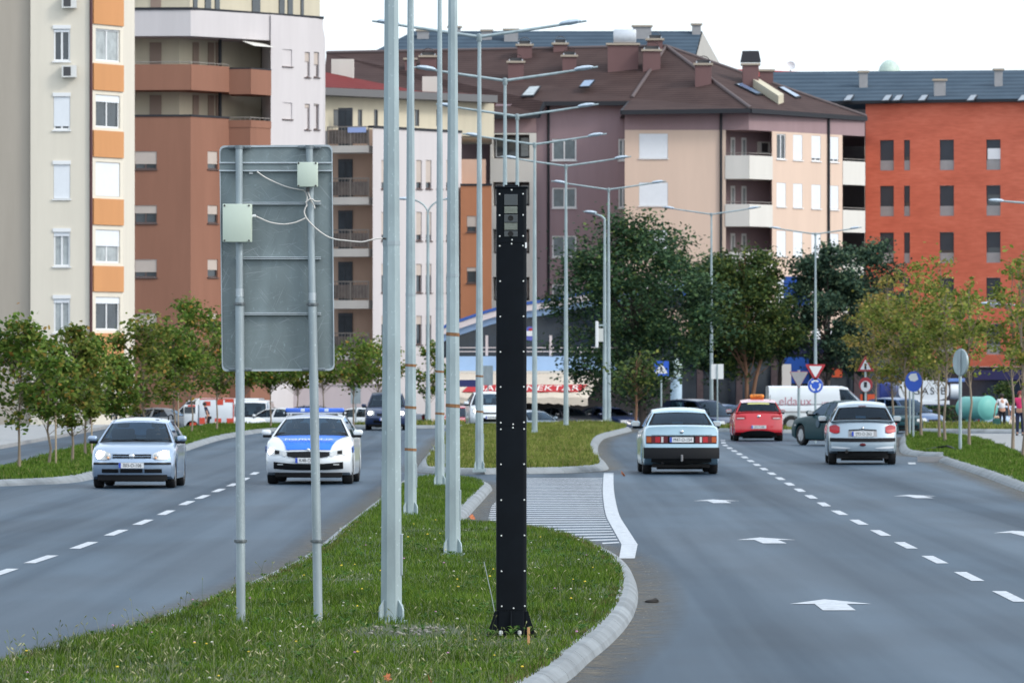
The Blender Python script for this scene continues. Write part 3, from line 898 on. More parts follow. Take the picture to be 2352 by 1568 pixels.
for i, h in enumerate(hp): window(b2, Fe, h, .18, frame=M_FRAMEB, shut=[.38, .5, .15, .05, .6, .3, .9, .9, .5, .4, .7, .2][i], smat=M_SHUTB, mull=0)
part(b2, 'loggia_end_wall', W_PEACH, lambda mb: mb.add([(p2(621, 316.25).x, 316.25, zc), (p2(612, 320).x, 320, zc), (p2(612, 320).x, 320, zw0), (p2(621, 316.25).x, 316.25, zw0)], [(0, 1, 2, 3)]))
# set-back attic storey
at_ = [p2(190, 314.2), p2(436, 313.6), p2(735, 323.2), p2(735, 334), p2(190, 334)]
part(b2, 'attic_wall', W_LOGGIA, lambda mb: mb.prism(at_, zw1 - .35, zw1 + 2.9))
FA1, FA2 = Fac(190, 314.2, 436, 313.6), Fac(436, 313.6, 735, 323.2)
part(b2, 'attic_door', W_DOOR, lambda mb: FA1.box(mb, FA1.t(346), FA1.t(370), zw1 - .3, zw1 + 2.2, 0, .05))
for x0, x1 in ((443, 452), (470, 483), (493, 503), (578, 596), (640, 652), (660, 671), (690, 696)):
    h = (FA2.t(x0), FA2.t(x1), zw1 - .05 if x0 not in (578,) else zw1, zw1 + 2.1)
    mb = MB(); FA2.box(mb, *h, -.02, .06); mb.build('attic_window', M_PANE, b2, world=True)
part(b2, 'coping', W_COPING, lambda mb: (Fa.box(mb, 0, Fa.W, zw1 + .003, zw1 + .13, -.2, .06), Fac(*q1, 742, 320.4).box(mb, 0, Fac(*q1, 742, 320.4).W, zw1 + .003, zw1 + .13, -.2, .06)))
part(b2, 'roof', W_COPING, lambda mb: mb.prism([p2(180, 312.6), p2(438, 312), p2(748, 322.2), p2(748, 335), p2(180, 335)], zw1 + 2.9, zw1 + 3.2))
part(b2, 'awning', W_BALC, lambda mb: mb.add([Fd.pt(0, Fd.z(600, 96), -.5), Fd.pt(Fd.W, Fd.z(600, 97), -.5), Fd.pt(Fd.W, Fd.z(600, 108), .25), Fd.pt(0, Fd.z(600, 108), .25)], [(0, 1, 2, 3)]))

# ---- B3: white mid block with stacked balconies, terracotta end
b3 = thing('apartment_building', 'white apartment block with a column of railed balconies, dark red roof and terracotta end bay', 'building', (p2(856, 334).x, 334, 0))
Fl, Fw = Fac(742, 336.4, 856, 335.6), Fac(856, 334, 1060, 341.2)
zt3 = Fw.z(856, 294)
rw = [(368, 434), (487, 553), (606, 672), (725, 791)]
hw = []
for x in (876, 956, 978, 1003, 1025): hw += [Fw.hole(x, x + 13, a, b) for a, b in rw]
def _w3(mb):
    Fw.wall(mb, -1, zt3, hw, .18)
    Fac(856, 335.7, 856.3, 334).wall(mb, -1, zt3)
    mb.prism([p2(742, 337.6), p2(856, 337), p2(1060, 341.4), p2(1060, 352), p2(742, 352)], -1, zt3 - .02)
part(b3, 'wall', W_WHITE, _w3)
for i, h in enumerate(hw): window(b3, Fw, h, .16, frame=M_FRAMEB, shut=[.78, .8, .4, .3][i % 4], smat=M_SHUTB, mull=0)
part(b3, 'balcony_wall', W_PEACH, lambda mb: Fl.wall(mb, -1, zt3 + .02, d=-.9))
slabs = [(336, 352), (454, 471), (572, 590), (690, 709), (808, 826)]
for a, b in slabs:
    z0, z1 = Fl.z(800, b), Fl.z(800, a)
    sl = part(b3, 'balcony', W_BALC, lambda mb: Fl.box(mb, Fl.t(763), Fl.t(858), z0, z1, -1.0, .9))
    def rail(mb):
        for t in (Fl.t(763), Fl.t(815), Fl.t(857)): Fl.box(mb, t - .03, t + .03, z1, z1 + 1.05, .80, .86)
        for k in range(13):
            t = Fl.t(763) + (Fl.t(857) - Fl.t(763)) * (k + .5) / 13; Fl.box(mb, t - .01, t + .01, z1, z1 + 1.0, .82, .84)
        Fl.box(mb, Fl.t(763), Fl.t(857), z1 + 1.0, z1 + 1.06, .80, .86)
    part(b3, 'balcony_railing', M_RAIL, rail).parent = sl
    part(b3, 'railing_panel', mat('railing_panel', (.12, .10, .09), .4, var=.4, vscale=3), lambda mb: Fl.box(mb, Fl.t(765), Fl.t(855), z1 + .1, z1 + .85, .80, .815)).parent = sl
    d = part(b3, 'balcony_door', M_FRAMED, lambda mb: Fl.box(mb, Fl.t(766), Fl.t(799), z1, z1 + 2.15, -.9, -.84))
    part(b3, 'pane', M_PANE, lambda mb: (Fl.box(mb, Fl.t(768), Fl.t(782), z1 + .1, z1 + 2.0, -.845, -.82), Fl.box(mb, Fl.t(784), Fl.t(797), z1 + .1, z1 + 2.0, -.845, -.82))).parent = d
part(b3, 'laundry', mat('blue_laundry', (.32, .42, .72), .9), lambda mb: Fl.box(mb, Fl.t(810), Fl.t(852), Fl.z(830, 306), Fl.z(830, 294), .87, .90))
# set-back upper storey and low red roof
Fu = Fac(742, 337.0, 1135, 346.5)
zu1 = Fu.z(760, 222)
hu = [Fu.hole(x0, x1, 252, 290) for x0, x1 in ((766, 799), (822, 832), (859, 868), (953, 963), (1002, 1012), (1035, 1044))]
part(b3, 'upper_wall', W_LOGGIA, lambda mb: (Fu.wall(mb, zt3 - .03, zu1, hu, .1), mb.prism([p2(745, 338), p2(1130, 347.2), p2(1130, 356), p2(745, 356)], zt3 - .1, zu1 - .01)))
for h in hu: window(b3, Fu, h, .09, frame=M_FRAMED, mull=0, sill=False)
part(b3, 'coping', W_COPING, lambda mb: Fw.box(mb, 0, Fw.W, zt3 + .003, zt3 + .13, -.3, .06))
Fr = Fac(738, 335.6, 1140, 345.4)
part(b3, 'fascia', mat('roof_fascia', (.12, .12, .125), .7), lambda mb: Fr.box(mb, 0, Fr.W, zu1 + .01, zu1 + .42, -1.4, .1))
zr0 = zu1 + .43
def _r3(mb):
    a, b_ = Fr.pt(0, zr0, .1), Fr.pt(Fr.W, zr0, .1)
    d, e, c = at(742, 165, 344), at(960, 209, 348), at(1135, 238, 351)
    bk = [Vector((p.x, 356, zr0 - .4)) for p in (d, c)]
    mb.add([a, b_, c, e, d] + bk, [(0, 1, 3), (1, 2, 3), (0, 3, 4), (4, 3, 2, 6, 5), (0, 4, 5), (1, 6, 2)])
part(b3, 'roof', R_RED, _r3)
for x0, x1, y0, y1 in ((761, 812, 136, 178), (970, 1013, 176, 224)):
    z0, z1 = HC - (y1 - HY) * 345 / FPX, HC - (y0 - HY) * 345 / FPX
    part(b3, 'chimney', W_BALC, lambda mb: mb.box((p2(x0, 345).x, 345, z0 - .6), (p2(x1, 345).x, 346.2, z1)))
# terracotta end bay and peach wall above
Ft3 = Fac(1058, 340.4, 1129, 340.2)
ht = [Ft3.hole(1072, 1094, a, b) for a, b in ((496, 533), (614, 650), (732, 768))]
zt_ = Ft3.z(1090, 427)
part(b3, 'terracotta_wall', W_TERRA, lambda mb: (Ft3.wall(mb, -1, zt_, ht), mb.prism([p2(1059, 340.7), p2(1128, 340.6), p2(1129, 350), p2(1059, 350)], -1, zt_ - .01), Fac(1129, 340.2, 1129.4, 350).wall(mb, -1, zt_)))
for i, h in enumerate(ht): window(b3, Ft3, h, .14, frame=M_FRAMEB, shut=[.68, .25, .6][i], smat=M_SHUTB, mull=0)
part(b3, 'coping', W_COPING, lambda mb: Ft3.box(mb, -.02, Ft3.W, zt_ + .003, zt_ + .12, -.25, .05))
Fp = Fac(1056, 343.5, 1116, 343.5)
part(b3, 'peach_wall', W_PEACH, lambda mb: mb.prism([p2(1056, 343.5), p2(1116, 343.5), p2(1116, 352), p2(1056, 352)], zt_ - .3, Fp.z(1080, 366)))

# ---- B4: mauve and tan block under the brown hipped roof
b4 = thing('apartment_building', 'mauve and tan apartment block under a big brown hipped roof with chimneys', 'building', (p2(1435, 352).x, 352, 0))
fl = [(308, 366), (420, 475), (530, 588), (641, 698), (751, 806)]
Fm = Fac(1231, 357.6, 1445, 357.2); Fg = Fac(1126, 356.6, 1232, 356.4)
zm = Fm.z(1300, 236)
hm = [Fm.hole(1268, 1324, a + 11, b + 3) for a, b in fl] + [Fm.hole(1420, 1441, a + 11, b + 3) for a, b in fl]
part(b4, 'mauve_wall', W_MAUVE, lambda mb: (Fm.wall(mb, -1, zm, hm), mb.prism([p2(1058, 358.4), p2(1432, 358.2), p2(1432, 380), p2(1058, 380)], -1, zm - .05)))
M_PANEB = mat('window_glass_blue_grey', (.085, .115, .13), .12, var=.35, vscale=2, spec=.7)
for h in hm: window(b4, Fm, h, .12, pane=M_PANEB, mull=1, fw=.09)
part(b4, 'mauve_band', W_MAUVEL, lambda mb: Fac(1050, 357.0, 1231, 356.9).box(mb, 0, Fac(1050, 357, 1231, 356.9).W, Fm.z(1240, 306), Fm.z(1240, 262), -1.2, 0))
# white framed loggias
gl = [(309, 364), (418, 473), (526, 582), (636, 690), (745, 800)]
hg = [(Fg.t(1132), Fg.t(1216), Fg.z(1170, b), Fg.z(1170, a)) for a, b in gl]
part(b4, 'loggia_frame', W_BALC, lambda mb: Fg.wall(mb, -1, Fg.z(1170, 306), hg, 1.3))
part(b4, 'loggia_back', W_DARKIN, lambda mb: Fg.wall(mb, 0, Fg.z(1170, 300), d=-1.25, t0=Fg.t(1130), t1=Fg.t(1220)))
for h in hg:
    w = (h[1] - h[0]) / 3
    for k in range(3): window(b4, Fg, (h[0] + k * w + .08, h[0] + (k + 1) * w - .08, h[2] + .1, h[3] - .1), 1.2, frame=M_FRAMED if k else M_FRAME, mull=0, sill=False, pane=M_PANEL if k == 2 else M_PANE)
part(b4, 'drainpipe', W_COPING, lambda mb: mb.tube([Fm.pt(Fm.t(1260), 0, .08), Fm.pt(Fm.t(1260), zm, .08)], .075, 8), 40)
# tan block with corner balconies
c1, c2, c3, c4, c5 = (1435, 352.0), (1667, 352.0), (1720, 351.8), (1773, 353.7), (1986, 361.6)
FT1 = Fac(*c1, *c2); FT2 = Fac(*c4, *c5); FB1, FB2 = Fac(*c2, *c3), Fac(*c3, *c4)
zt4 = FT1.z(1550, 299); ze4 = FT1.z(1550, 255)
hl = [FT1.hole(1468, 1534, a - 1, b - 2) for a, b in fl]
cols = [(1784, 1805), (1822, 1843), (1864, 1885), (1906, 1926)]
hr = [FT2.hole(x0, x1, a + (x0 - 1784) * .055, b + (x0 - 1784) * .055) for a, b in fl for x0, x1 in cols]
hb2 = []
for a, b in ((318, 374), (425, 480), (533, 588), (643, 697), (752, 805)):
    hb2.append((FT2.t(1937), FT2.t(1984), FT2.z(1960, b), FT2.z(1960, a)))
inner = [p2(1667, 354.6), p2(1762, 356.0)]
def _t4(mb):
    FT1.wall(mb, -1, zt4, hl, .14); FT2.wall(mb, -1, zt4, hr, .14, t1=FT2.t(1935))
    Fac(1435, 358.5, 1435.2, 352.0).wall(mb, -1, zt4)
    Fac(1986, 361.6, 1986.5, 378).wall(mb, -1, zt4)
    Fac(*c2, 1667.3, 354.7).wall(mb, -1, zt4)
part(b4, 'tan_wall', W_TAN, _t4)
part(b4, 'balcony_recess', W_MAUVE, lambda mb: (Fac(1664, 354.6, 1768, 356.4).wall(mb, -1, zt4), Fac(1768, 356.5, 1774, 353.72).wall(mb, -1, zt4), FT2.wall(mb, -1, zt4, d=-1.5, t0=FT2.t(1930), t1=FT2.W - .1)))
part(b4, 'mauve_band', W_MAUVEL, lambda mb: mb.prism([p2(*c1), p2(*c2), p2(*c3), p2(*c4), p2(*c5), p2(1986, 378), p2(1435, 378)], zt4 + .002, ze4))
for i, h in enumerate(hl): window(b4, FT1, h, .12, shut=1.0 if i < 4 else .4, mull=1)
for i, h in enumerate(hr): window(b4, FT2, h, .12, shut=[.0, .98, .9, .9][i] if i < 4 else [1, 1, 1, .97][i % 4], mull=1)
for i, (a, b) in enumerate(((357, 411), (469, 520), (579, 630), (690, 741), (800, 850))):
    z0, z1 = FB1.z(1690, b), FB1.z(1690, a)
    def bal(mb):
        FB1.box(mb, -.03, FB1.W, z0, z1, -.12, .04); FB2.box(mb, 0, FB2.W + .03, z0, z1, -.12, .04)
        mb.prism([(p2(1667, 355).x, 355), (p2(1667, 352.02).x, 352.02), (p2(1720, 351.9).x, 351.9), (p2(1773, 353.72).x, 353.72), (p2(1770, 356.4).x, 356.4)], z0 + .02, z0 + .2)
    o = part(b4, 'balcony', W_BALC, bal)
    part(b4, 'handrail', M_RAIL, lambda mb: (mb.tube([FB1.pt(0, z1 + .13, 0), FB1.pt(FB1.W, z1 + .13, 0)], .025, 6), mb.tube([FB2.pt(0, z1 + .13, 0), FB2.pt(FB2.W, z1 + .13, 0)], .025, 6))).parent = o
    FI = Fac(1664, 354.6, 1768, 356.4)
    for x0, x1 in ((1677, 1687), (1702, 1713)):
        d = part(b4, 'balcony_door', M_FRAME, lambda mb: FI.box(mb, FI.t(x0), FI.t(x1), z0 + .2, z1 + 1.15, .01, .07))
        part(b4, 'pane', M_PANEL, lambda mb: FI.box(mb, FI.t(x0) + .09, FI.t(x1) - .09, z0 + .3, z1 + 1.0, .06, .085)).parent = d
    zz0, zz1 = FT2.z(1960, b + 14), FT2.z(1960, a + 14)
    o = part(b4, 'balcony', W_BALC, lambda mb: (FT2.box(mb, FT2.t(1935), FT2.W, zz0, zz1, -.12, .04), FT2.box(mb, FT2.t(1935), FT2.W - .05, zz0 + .02, zz0 + .2, -1.5, -.12)))
    part(b4, 'handrail', M_RAIL, lambda mb: mb.tube([FT2.pt(FT2.t(1936), zz1 + .13, 0), FT2.pt(FT2.W, zz1 + .13, 0)], .025, 6)).parent = o
    part(b4, 'balcony_door', M_PANE, lambda mb: FT2.box(mb, FT2.t(1946), FT2.t(1972), zz0 + .2, zz0 + 2.4, -1.49, -1.43))
for F, x in ((FT1, 1656), (FT2, 1901)):
    part(b4, 'drainpipe', W_COPING, lambda mb: mb.tube([F.pt(F.t(x), 0, .09), F.pt(F.t(x), ze4 + .05, .09)], .075, 8), 40)
ac_unit(b4, Fac(1664, 354.6, 1768, 356.4), 1752, 340, .9, .7)
# roof
def zat(y, Y): return HC - (y - HY) * Y / FPX
def rp3(x, y, Y): return at(x, y, Y)
R1, R2 = rp3(750, 123, 372), rp3(1530, 108, 366)
E0, E1, E2 = rp3(1428, 254, 350.9), rp3(1724, 250, 351.0), rp3(1990, 269, 361.6)
V0, V1, V2 = rp3(1446, 233, 356.6), rp3(1250, 234, 356.7), rp3(1238, 262, 356.3)
V3 = rp3(1040, 266, 356.4); V4 = rp3(735, 262, 357)
BK = [Vector((E2.x + .3, 386, E2.z)), Vector((V4.x, 388, V4.z))]
valley = rp3(1452, 226, 357.2)
def _roof(mb):
    P = [R1, R2, E0, E1, E2, V0, V1, V2, V3, V4, valley] + BK
    fs = [(0, 9, 8), (0, 8, 7), (0, 7, 6), (0, 6, 10, 1), (6, 5, 10), (10, 2, 3, 1), (5, 2, 10), (1, 3, 4), (1, 4, 11), (0, 1, 11, 12), (9, 0, 12)]
    mb.add(P, fs)
    und = [E0, E1, E2, V0, V1, V2, V3, V4]
o = part(b4, 'roof', R_BROWN, _roof)
def _eave(mb):
    for a, b in ((E0, E1), (E1, E2), (V1, V0), (V3, V2), (V0, E0), (V2, V1)):
        d = (b - a).normalized(); n = Vector((d.y, -d.x, 0)).normalized() * .07
        P = [a - n + Vector((0, 0, -.24)), b - n + Vector((0, 0, -.24)), b - n + Vector((0, 0, .015)), a - n + Vector((0, 0, .015))]
        Q = [p + n * 2.2 for p in P]
        mb.add(P + Q, [(0, 1, 2, 3), (7, 6, 5, 4), (0, 4, 5, 1), (2, 6, 7, 3), (0, 3, 7, 4), (1, 5, 6, 2)])
e = part(b4, 'gutter', W_COPING, _eave)
for a, b in ((R2, E1), (R2, valley), (R1, R2), (R2, E2)):
    part(b4, 'roof_ridge', mat('ridge_tile', (.10, .075, .075), .7), lambda mb: mb.tube([a + Vector((0, 0, .04)), b + Vector((0, 0, .04))], .11, 8), 60).parent = o
part(b4, 'soffit', W_COPING, lambda mb: mb.add([E0 + Vector((0, .1, -.2)), E1 + Vector((-.1, .1, -.2)), E2 + Vector((-.1, .1, -.2)), Vector((E2.x, 372, E2.z - .2)), Vector((E0.x, 372, E0.z - .2))], [(0, 1, 2, 3, 4)]))
def rayplane(x, y, P0, P1, P2):
    n = (P1 - P0).cross(P2 - P0); o_ = Vector((0, 0, HC)); d = Vector(((x - CX) / FPX, 1, -(y - HY) / FPX))
    return o_ + d * ((P0 - o_).dot(n) / d.dot(n))
W_CHIM = plaster('chimney_plaster', (.155, .092, .092)); W_CAP = mat('chimney_slab', (.36, .31, .25), .8)
def chimney(root, par, x0, x1, y0, y1, plane, cowl='arch', depth=.9, pm=None):
    p = rayplane((x0 + x1) / 2, y1, *plane); Y = p.y
    a, b = (x0 - CX) * Y / FPX, (x1 - CX) * Y / FPX; z1 = HC - (y0 - HY) * Y / FPX
    c = part(root, 'chimney', pm or W_CHIM, lambda mb: mb.box((a, Y, p.z - .8), (b, Y + depth, z1)))
    c.parent = par
    q = part(root, 'chimney_cap', W_CAP, lambda mb: mb.box((a - .1, Y - .1, z1 + .002), (b + .1, Y + depth + .1, z1 + .12))); q.parent = c
    if cowl == 'arch':
        w = (b - a) * .42; xc = (a + b) / 2
        def arch(mb):
            pts = [(xc + w * math.cos(t), z1 + .2 + w * .9 * math.sin(t)) for t in [math.pi * k / 8 for k in range(9)]]
            mb.add([(px, Y + .05, pz) for px, pz in pts] + [(px, Y + depth - .05, pz) for px, pz in pts], [(i, i + 1, 10 + i, 9 + i) for i in range(8)])
            for sx in (a + .08, b - .08): mb.box((sx - .03, Y + .05, z1 + .1), (sx + .03, Y + depth - .05, z1 + .22))
        part(root, 'chimney_cowl', M_METAL, arch, 60).parent = c
        part(root, 'flue', M_ACF, lambda mb: mb.box((a + .12, Y + .2, z1 + .12), (b - .12, Y + depth - .2, z1 + .32))).parent = c
    elif cowl == 'hood':
        part(root, 'chimney_cowl', W_COPING, lambda mb: mb.add([(a - .12, Y - .12, z1 + .2), (b + .12, Y - .12, z1 + .2), (b + .12, Y + depth + .1, z1 + .2), (a - .12, Y + depth + .1, z1 + .2), (a, Y + .1, z1 + .85), (b, Y + .1, z1 + .85), (b, Y + depth - .1, z1 + .85), (a, Y + depth - .1, z1 + .85)], [(0, 1, 5, 4), (1, 2, 6, 5), (2, 3, 7, 6), (3, 0, 4, 7), (4, 5, 6, 7), (3, 2, 1, 0)])).parent = c
    elif cowl == 'tank':
        part(root, 'ventilator_box', M_METAL, lambda mb: mb.rbox((a + .35, Y + .1, z1 + .13), (b - .12, Y + depth - .1, z1 + .95), .08), 40).parent = c
PF = (R1, R2, V1); PH = (R2, E0, E1); PR = (R2, E1, E2)
for x0, x1, y0, y1, pl, cw in ((1167, 1203, 145, 176, PF, 'arch'), (1188, 1222, 106, 132, PF, 'arch'), (1271, 1303, 103, 118, PF, 'arch'), (1292, 1324, 131, 158, PF, 'arch'), (1396, 1466, 104, 155, PF, 'tank'), (1477, 1517, 118, 155, PF, 'arch'), (1487, 1522, 93, 118, PF, 'arch'), (965, 1002, 132, 152, PF, 'arch'), (930, 955, 138, 160, PF, 'none'), (1597, 1634, 150, 192, PH, 'arch'), (1706, 1743, 150, 200, PR, 'hood'), (1746, 1776, 164, 190, PR, 'none')):
    chimney(b4, o, x0, x1, y0, y1, pl, cw)
M_SKYL = mat('skylight_glass', (.12, .20, .34), .08, spec=1.0)
def skylight(root, par, quad, plane, m=None):
    P = [rayplane(x, y, *plane) for x, y in quad]
    n = (plane[1] - plane[0]).cross(plane[2] - plane[0]).normalized()
    if n.y > 0: n = -n
    c = sum(P, Vector()) / 4
    fr = part(root, 'skylight', W_COPING, lambda mb: mb.add([p + n * d for d in (.02, .10) for p in P], [(0, 1, 2, 3), (4, 5, 6, 7), (0, 1, 5, 4), (1, 2, 6, 5), (2, 3, 7, 6), (3, 0, 4, 7)])); fr.parent = par
    part(root, 'pane', m or M_SKYL, lambda mb: mb.add([c + (p - c) * .85 + n * .115 for p in P], [(0, 1, 2, 3)])).parent = fr
skylight(b4, o, [(1196, 225), (1216, 202), (1243, 201), (1226, 224)], PF, M_PANEL)
skylight(b4, o, [(1329, 204), (1342, 188), (1368, 187), (1354, 203)], PF)
skylight(b4, o, [(1687, 196), (1700, 193), (1752, 220), (1738, 221)], PR)
skylight(b4, o, [(1786, 203), (1797, 202), (1840, 226), (1828, 228)], PR)
part(b4, 'roof_upstand', W_LOGGIA, lambda mb: mb.add([rayplane(x, y, *PR) + Vector((0, 0, dz)) for dz in (0.0, .5) for x, y in ((1706, 186), (1718, 184), (1800, 236), (1788, 240))], [(0, 1, 2, 3), (4, 5, 6, 7), (0, 1, 5, 4), (1, 2, 6, 5), (2, 3, 7, 6), (3, 0, 4, 7)])).parent = o

# ---- B5: red brick block
def brickmat():
    m = bpy.data.materials.new('red_brick'); n, l, b = nodes_of(m)
    tc = n.new('ShaderNodeTexCoord')
    def nz(sc, st):
        mp = n.new('ShaderNodeMapping'); mp.inputs['Scale'].default_value = st; l.new(tc.outputs['Object'], mp.inputs[0])
        z = n.new('ShaderNodeTexNoise'); z.inputs['Scale'].default_value = sc; z.inputs['Detail'].default_value = 7; l.new(mp.outputs[0], z.inputs[0]); return z.outputs[0]
    mx = n.new('ShaderNodeMix'); mx.inputs[0].default_value = .5; l.new(nz(1.6, (1, 1, 5)), mx.inputs[2]); l.new(nz(.35, (1, 1, 2.5)), mx.inputs[3])
    rp = n.new('ShaderNodeValToRGB'); e = rp.color_ramp.elements; e[0].position = .34; e[1].position = .66
    e[0].color = (.45, .115, .072, 1); e[1].color = (.59, .170, .110, 1); x = e.new(.5); x.color = (.53, .140, .088, 1)
    l.new(mx.outputs[0], rp.inputs[0]); l.new(rp.outputs[0], b.inputs['Base Color']); b.inputs['Roughness'].default_value = .85; b.inputs['Specular IOR Level'].default_value = 0.15
    return m
W_BRICK = brickmat()
F5 = Fac(1988, 378, 2560, 373.5)
b5 = thing('apartment_building', 'red brick apartment block with tall dark windows under a blue-grey roof, right edge', 'building', (F5.P.x, F5.P.y, 0))
z5 = F5.z(1988, 239)
rows5 = [(322, 392), (427, 497), (534, 605), (639, 709), (745, 815)]; cols5 = [(2021, 2053), (2076, 2090), (2158, 2191), (2265, 2298), (2385, 2418), (2490, 2522)]
h5 = [F5.hole(x0, x1, a - (x0 - 2021) * .006, b - (x0 - 2021) * .006) for a, b in rows5 for x0, x1 in cols5]
zb5 = F5.z(2200, 842)
part(b5, 'brick_wall', W_BRICK, lambda mb: (F5.wall(mb, zb5, z5, h5, .2), Fac(1988, 390, 1988.2, 378).wall(mb, -1, z5)))
for i, h in enumerate(h5):
    window(b5, F5, h, .2, frame=M_FRAMED, shut=[.78, .55, .8, .3, .8, .7][i % 6] if i < 12 else [.7, .9, .75, .5, .6, .7][(i * 5) % 6], smat=M_SHUTG, mull=0, sill=False, low=.33)
part(b5, 'window_curtain', M_SHUT, lambda mb: F5.box(mb, F5.t(2268), F5.t(2298), F5.z(2280, 366), F5.z(2280, 341), -.1, -.06))
part(b5, 'ground_floor', mat('shop_glass', (.022, .03, .05), .15, var=.5, vscale=.6), lambda mb: F5.box(mb, 0, F5.W, -1, zb5 - .01, -3, -.25))
part(b5, 'shop_fascia', mat('navy_fascia', (.02, .022, .10), .4), lambda mb: F5.box(mb, F5.t(2236), F5.W, F5.z(2300, 872), F5.z(2300, 850), -.24, -.05))
part(b5, 'grey_wall', W_GREYP if False else M_GREYP, lambda mb: Fac(1770, 380.5, 1988, 378.6).box(mb, 0, 8, 0, z5 - .3, -1, -.2))
S0, S1 = F5.pt(-7.6, z5 + .02, .35), F5.pt(F5.W + 2, z5 + .02, .35)
K0, K1 = at(1770, 168, 387.5), at(2600, 152, 384)
K0.z = K1.z = at(2000, 163, 386).z
part(b5, 'fascia', W_COPING, lambda mb: F5.box(mb, -7.6, F5.W + 2, z5 + .004, z5 + .17, -.4, .33))
S0.z += .16; S1.z += .16
r5 = part(b5, 'roof', R_SLATE, lambda mb: mb.add([S0, S1, K1, K0, S0 + Vector((0, 18, 0)), S1 + Vector((0, 18, 0))], [(0, 1, 2, 3), (3, 2, 5, 4), (0, 3, 4), (1, 5, 2)]))
P5 = (S0, S1, K0)
for x in (1936, 2024, 2049, 2107, 2219, 2336, 2440):
    skylight(b5, r5, [(x, 236), (x + 11, 222), (x + 27, 221), (x + 17, 235)], P5, mat('skylight_pale', (.17, .20, .24), .2, spec=.4))
for x0, x1, y0, y1 in ((2146, 2172, 186, 216), (1974, 1993, 167, 192), (2285, 2303, 162, 184), (2400, 2424, 170, 196)):
    chimney(b5, r5, x0, x1, y0, y1, P5, 'none', .5, M_GREYP)

# ---- B6: slate roofed block standing behind the hipped roof
b6 = thing('apartment_building', 'grey gabled block with a blue-grey tiled roof, rising behind the brown hipped roof', 'building', (p2(1200, 412).x, 412, 0))
zr6 = zat(70, 420); ze6 = zat(175, 410)
K = [p2(955, 420), p2(1612, 420)]; W6 = [p2(748, 410), p2(1600, 410), p2(1690, 431), p2(748, 431)]
L6, Rr = p2(748, 410).x, p2(1585, 410).x
def _r6(mb):
    P = [(L6, 410, ze6), (Rr, 410, ze6), (p2(1612, 421).x, 421, zr6), (p2(950, 421).x, 421, zr6), (L6, 434, ze6), (p2(1690, 434).x, 434, ze6)]
    mb.add(P, [(0, 1, 2, 3), (3, 2, 5, 4), (0, 3, 4)])
r6 = part(b6, 'roof', R_SLATE, _r6)
part(b6, 'gable_wall', plaster('gable_grey', (.36, .35, .33)), lambda mb: mb.add([(Rr + .05, 410.2, ze6 - .05), (p2(1690, 433.8).x, 433.8, ze6 - .05), (p2(1612, 421).x + .05, 421, zr6 - .06), (Rr + .05, 410.2, 0), (p2(1690, 433.8).x, 433.8, 0)], [(0, 1, 2), (3, 4, 1, 0)]))
part(b6, 'wall', M_GREYP, lambda mb: mb.prism([(L6 + .3, 410.4), (Rr - .1, 410.4), (p2(1685, 433).x, 433), (L6 + .3, 433)], 0, ze6 - .1))
P6 = (Vector((L6, 410, ze6)), Vector((Rr, 410, ze6)), Vector((p2(950, 421).x, 421, zr6)))
for x0, x1, y0, y1 in ((1030, 1058, 64, 80), (1106, 1130, 72, 92), (1158, 1190, 70, 96), (1454, 1496, 62, 90), (1590, 1610, 58, 80), (958, 985, 72, 90)):
    chimney(b6, r6, x0, x1, y0, y1, P6, 'none', .7, M_GREYP)
# ---- things seen over the roofs
dm = thing('dome', 'pale green dome standing up behind the long blue-grey roof', 'dome', (p2(2043, 520).x, 520, 0))
M_DOME = mat('pale_dome', (.42, .52, .46), .5, var=.15)
z0 = zat(180, 520)
MB().lathe([(.9, 0), (.95, .35), (.92, .7), (.8, 1.05), (.58, 1.32), (.3, 1.5), (.001, 1.58)], 20, T(0, 0, z0)).build('shell', M_DOME, dm, smooth=60)
MB().lathe([(.85, 0), (.85, z0 - .01)], 16).build('drum', W_BALC, dm, smooth=60)
rr_ = thing('house', 'low house with a red tiled roof, just visible behind the black-capped chimney', 'house', (p2(1820, 470).x, 470, 0))
zz = zat(172, 470)
MB().add([(-4.4, 0, zz - .6), (4.4, 0, zz - .6), (2.6, 4, zz + .35), (-4.6, 4, zz + .65), (-4.4, 8, zz - .6), (4.4, 8, zz - .6)], [(0, 1, 2, 3), (3, 2, 5, 4), (0, 3, 4), (1, 5, 2)]).build('roof', mat('red_tile', (.30, .035, .03), .8, var=.3, vscale=2), rr_)
MB().box((-4.2, .3, 0), (4.2, 7.7, zz - .62)).build('wall', W_BALC, rr_)
M_DISH = mat('dish_white', (.6, .6, .62), .4)
ds = thing('satellite_dish', 'white satellite dish over the red roof beside the black-capped chimney', 'dish', (p2(1816, 472).x, 472, zz))
MB().lathe([(.001, 0), (.3, .04), (.55, .16), (.6, .22), (.55, .18), (.3, .06), (.001, .02)], 18, T(0, 0, .75) @ Matrix.Rotation(R(75), 4, 'X') @ Matrix.Scale(.6, 4)).build('reflector', M_DISH, ds, smooth=40)
MB().tube([(0, .15, -.2), (0, .15, 1.0)], .05, 8).build('mast', M_GREYP, ds, smooth=40)

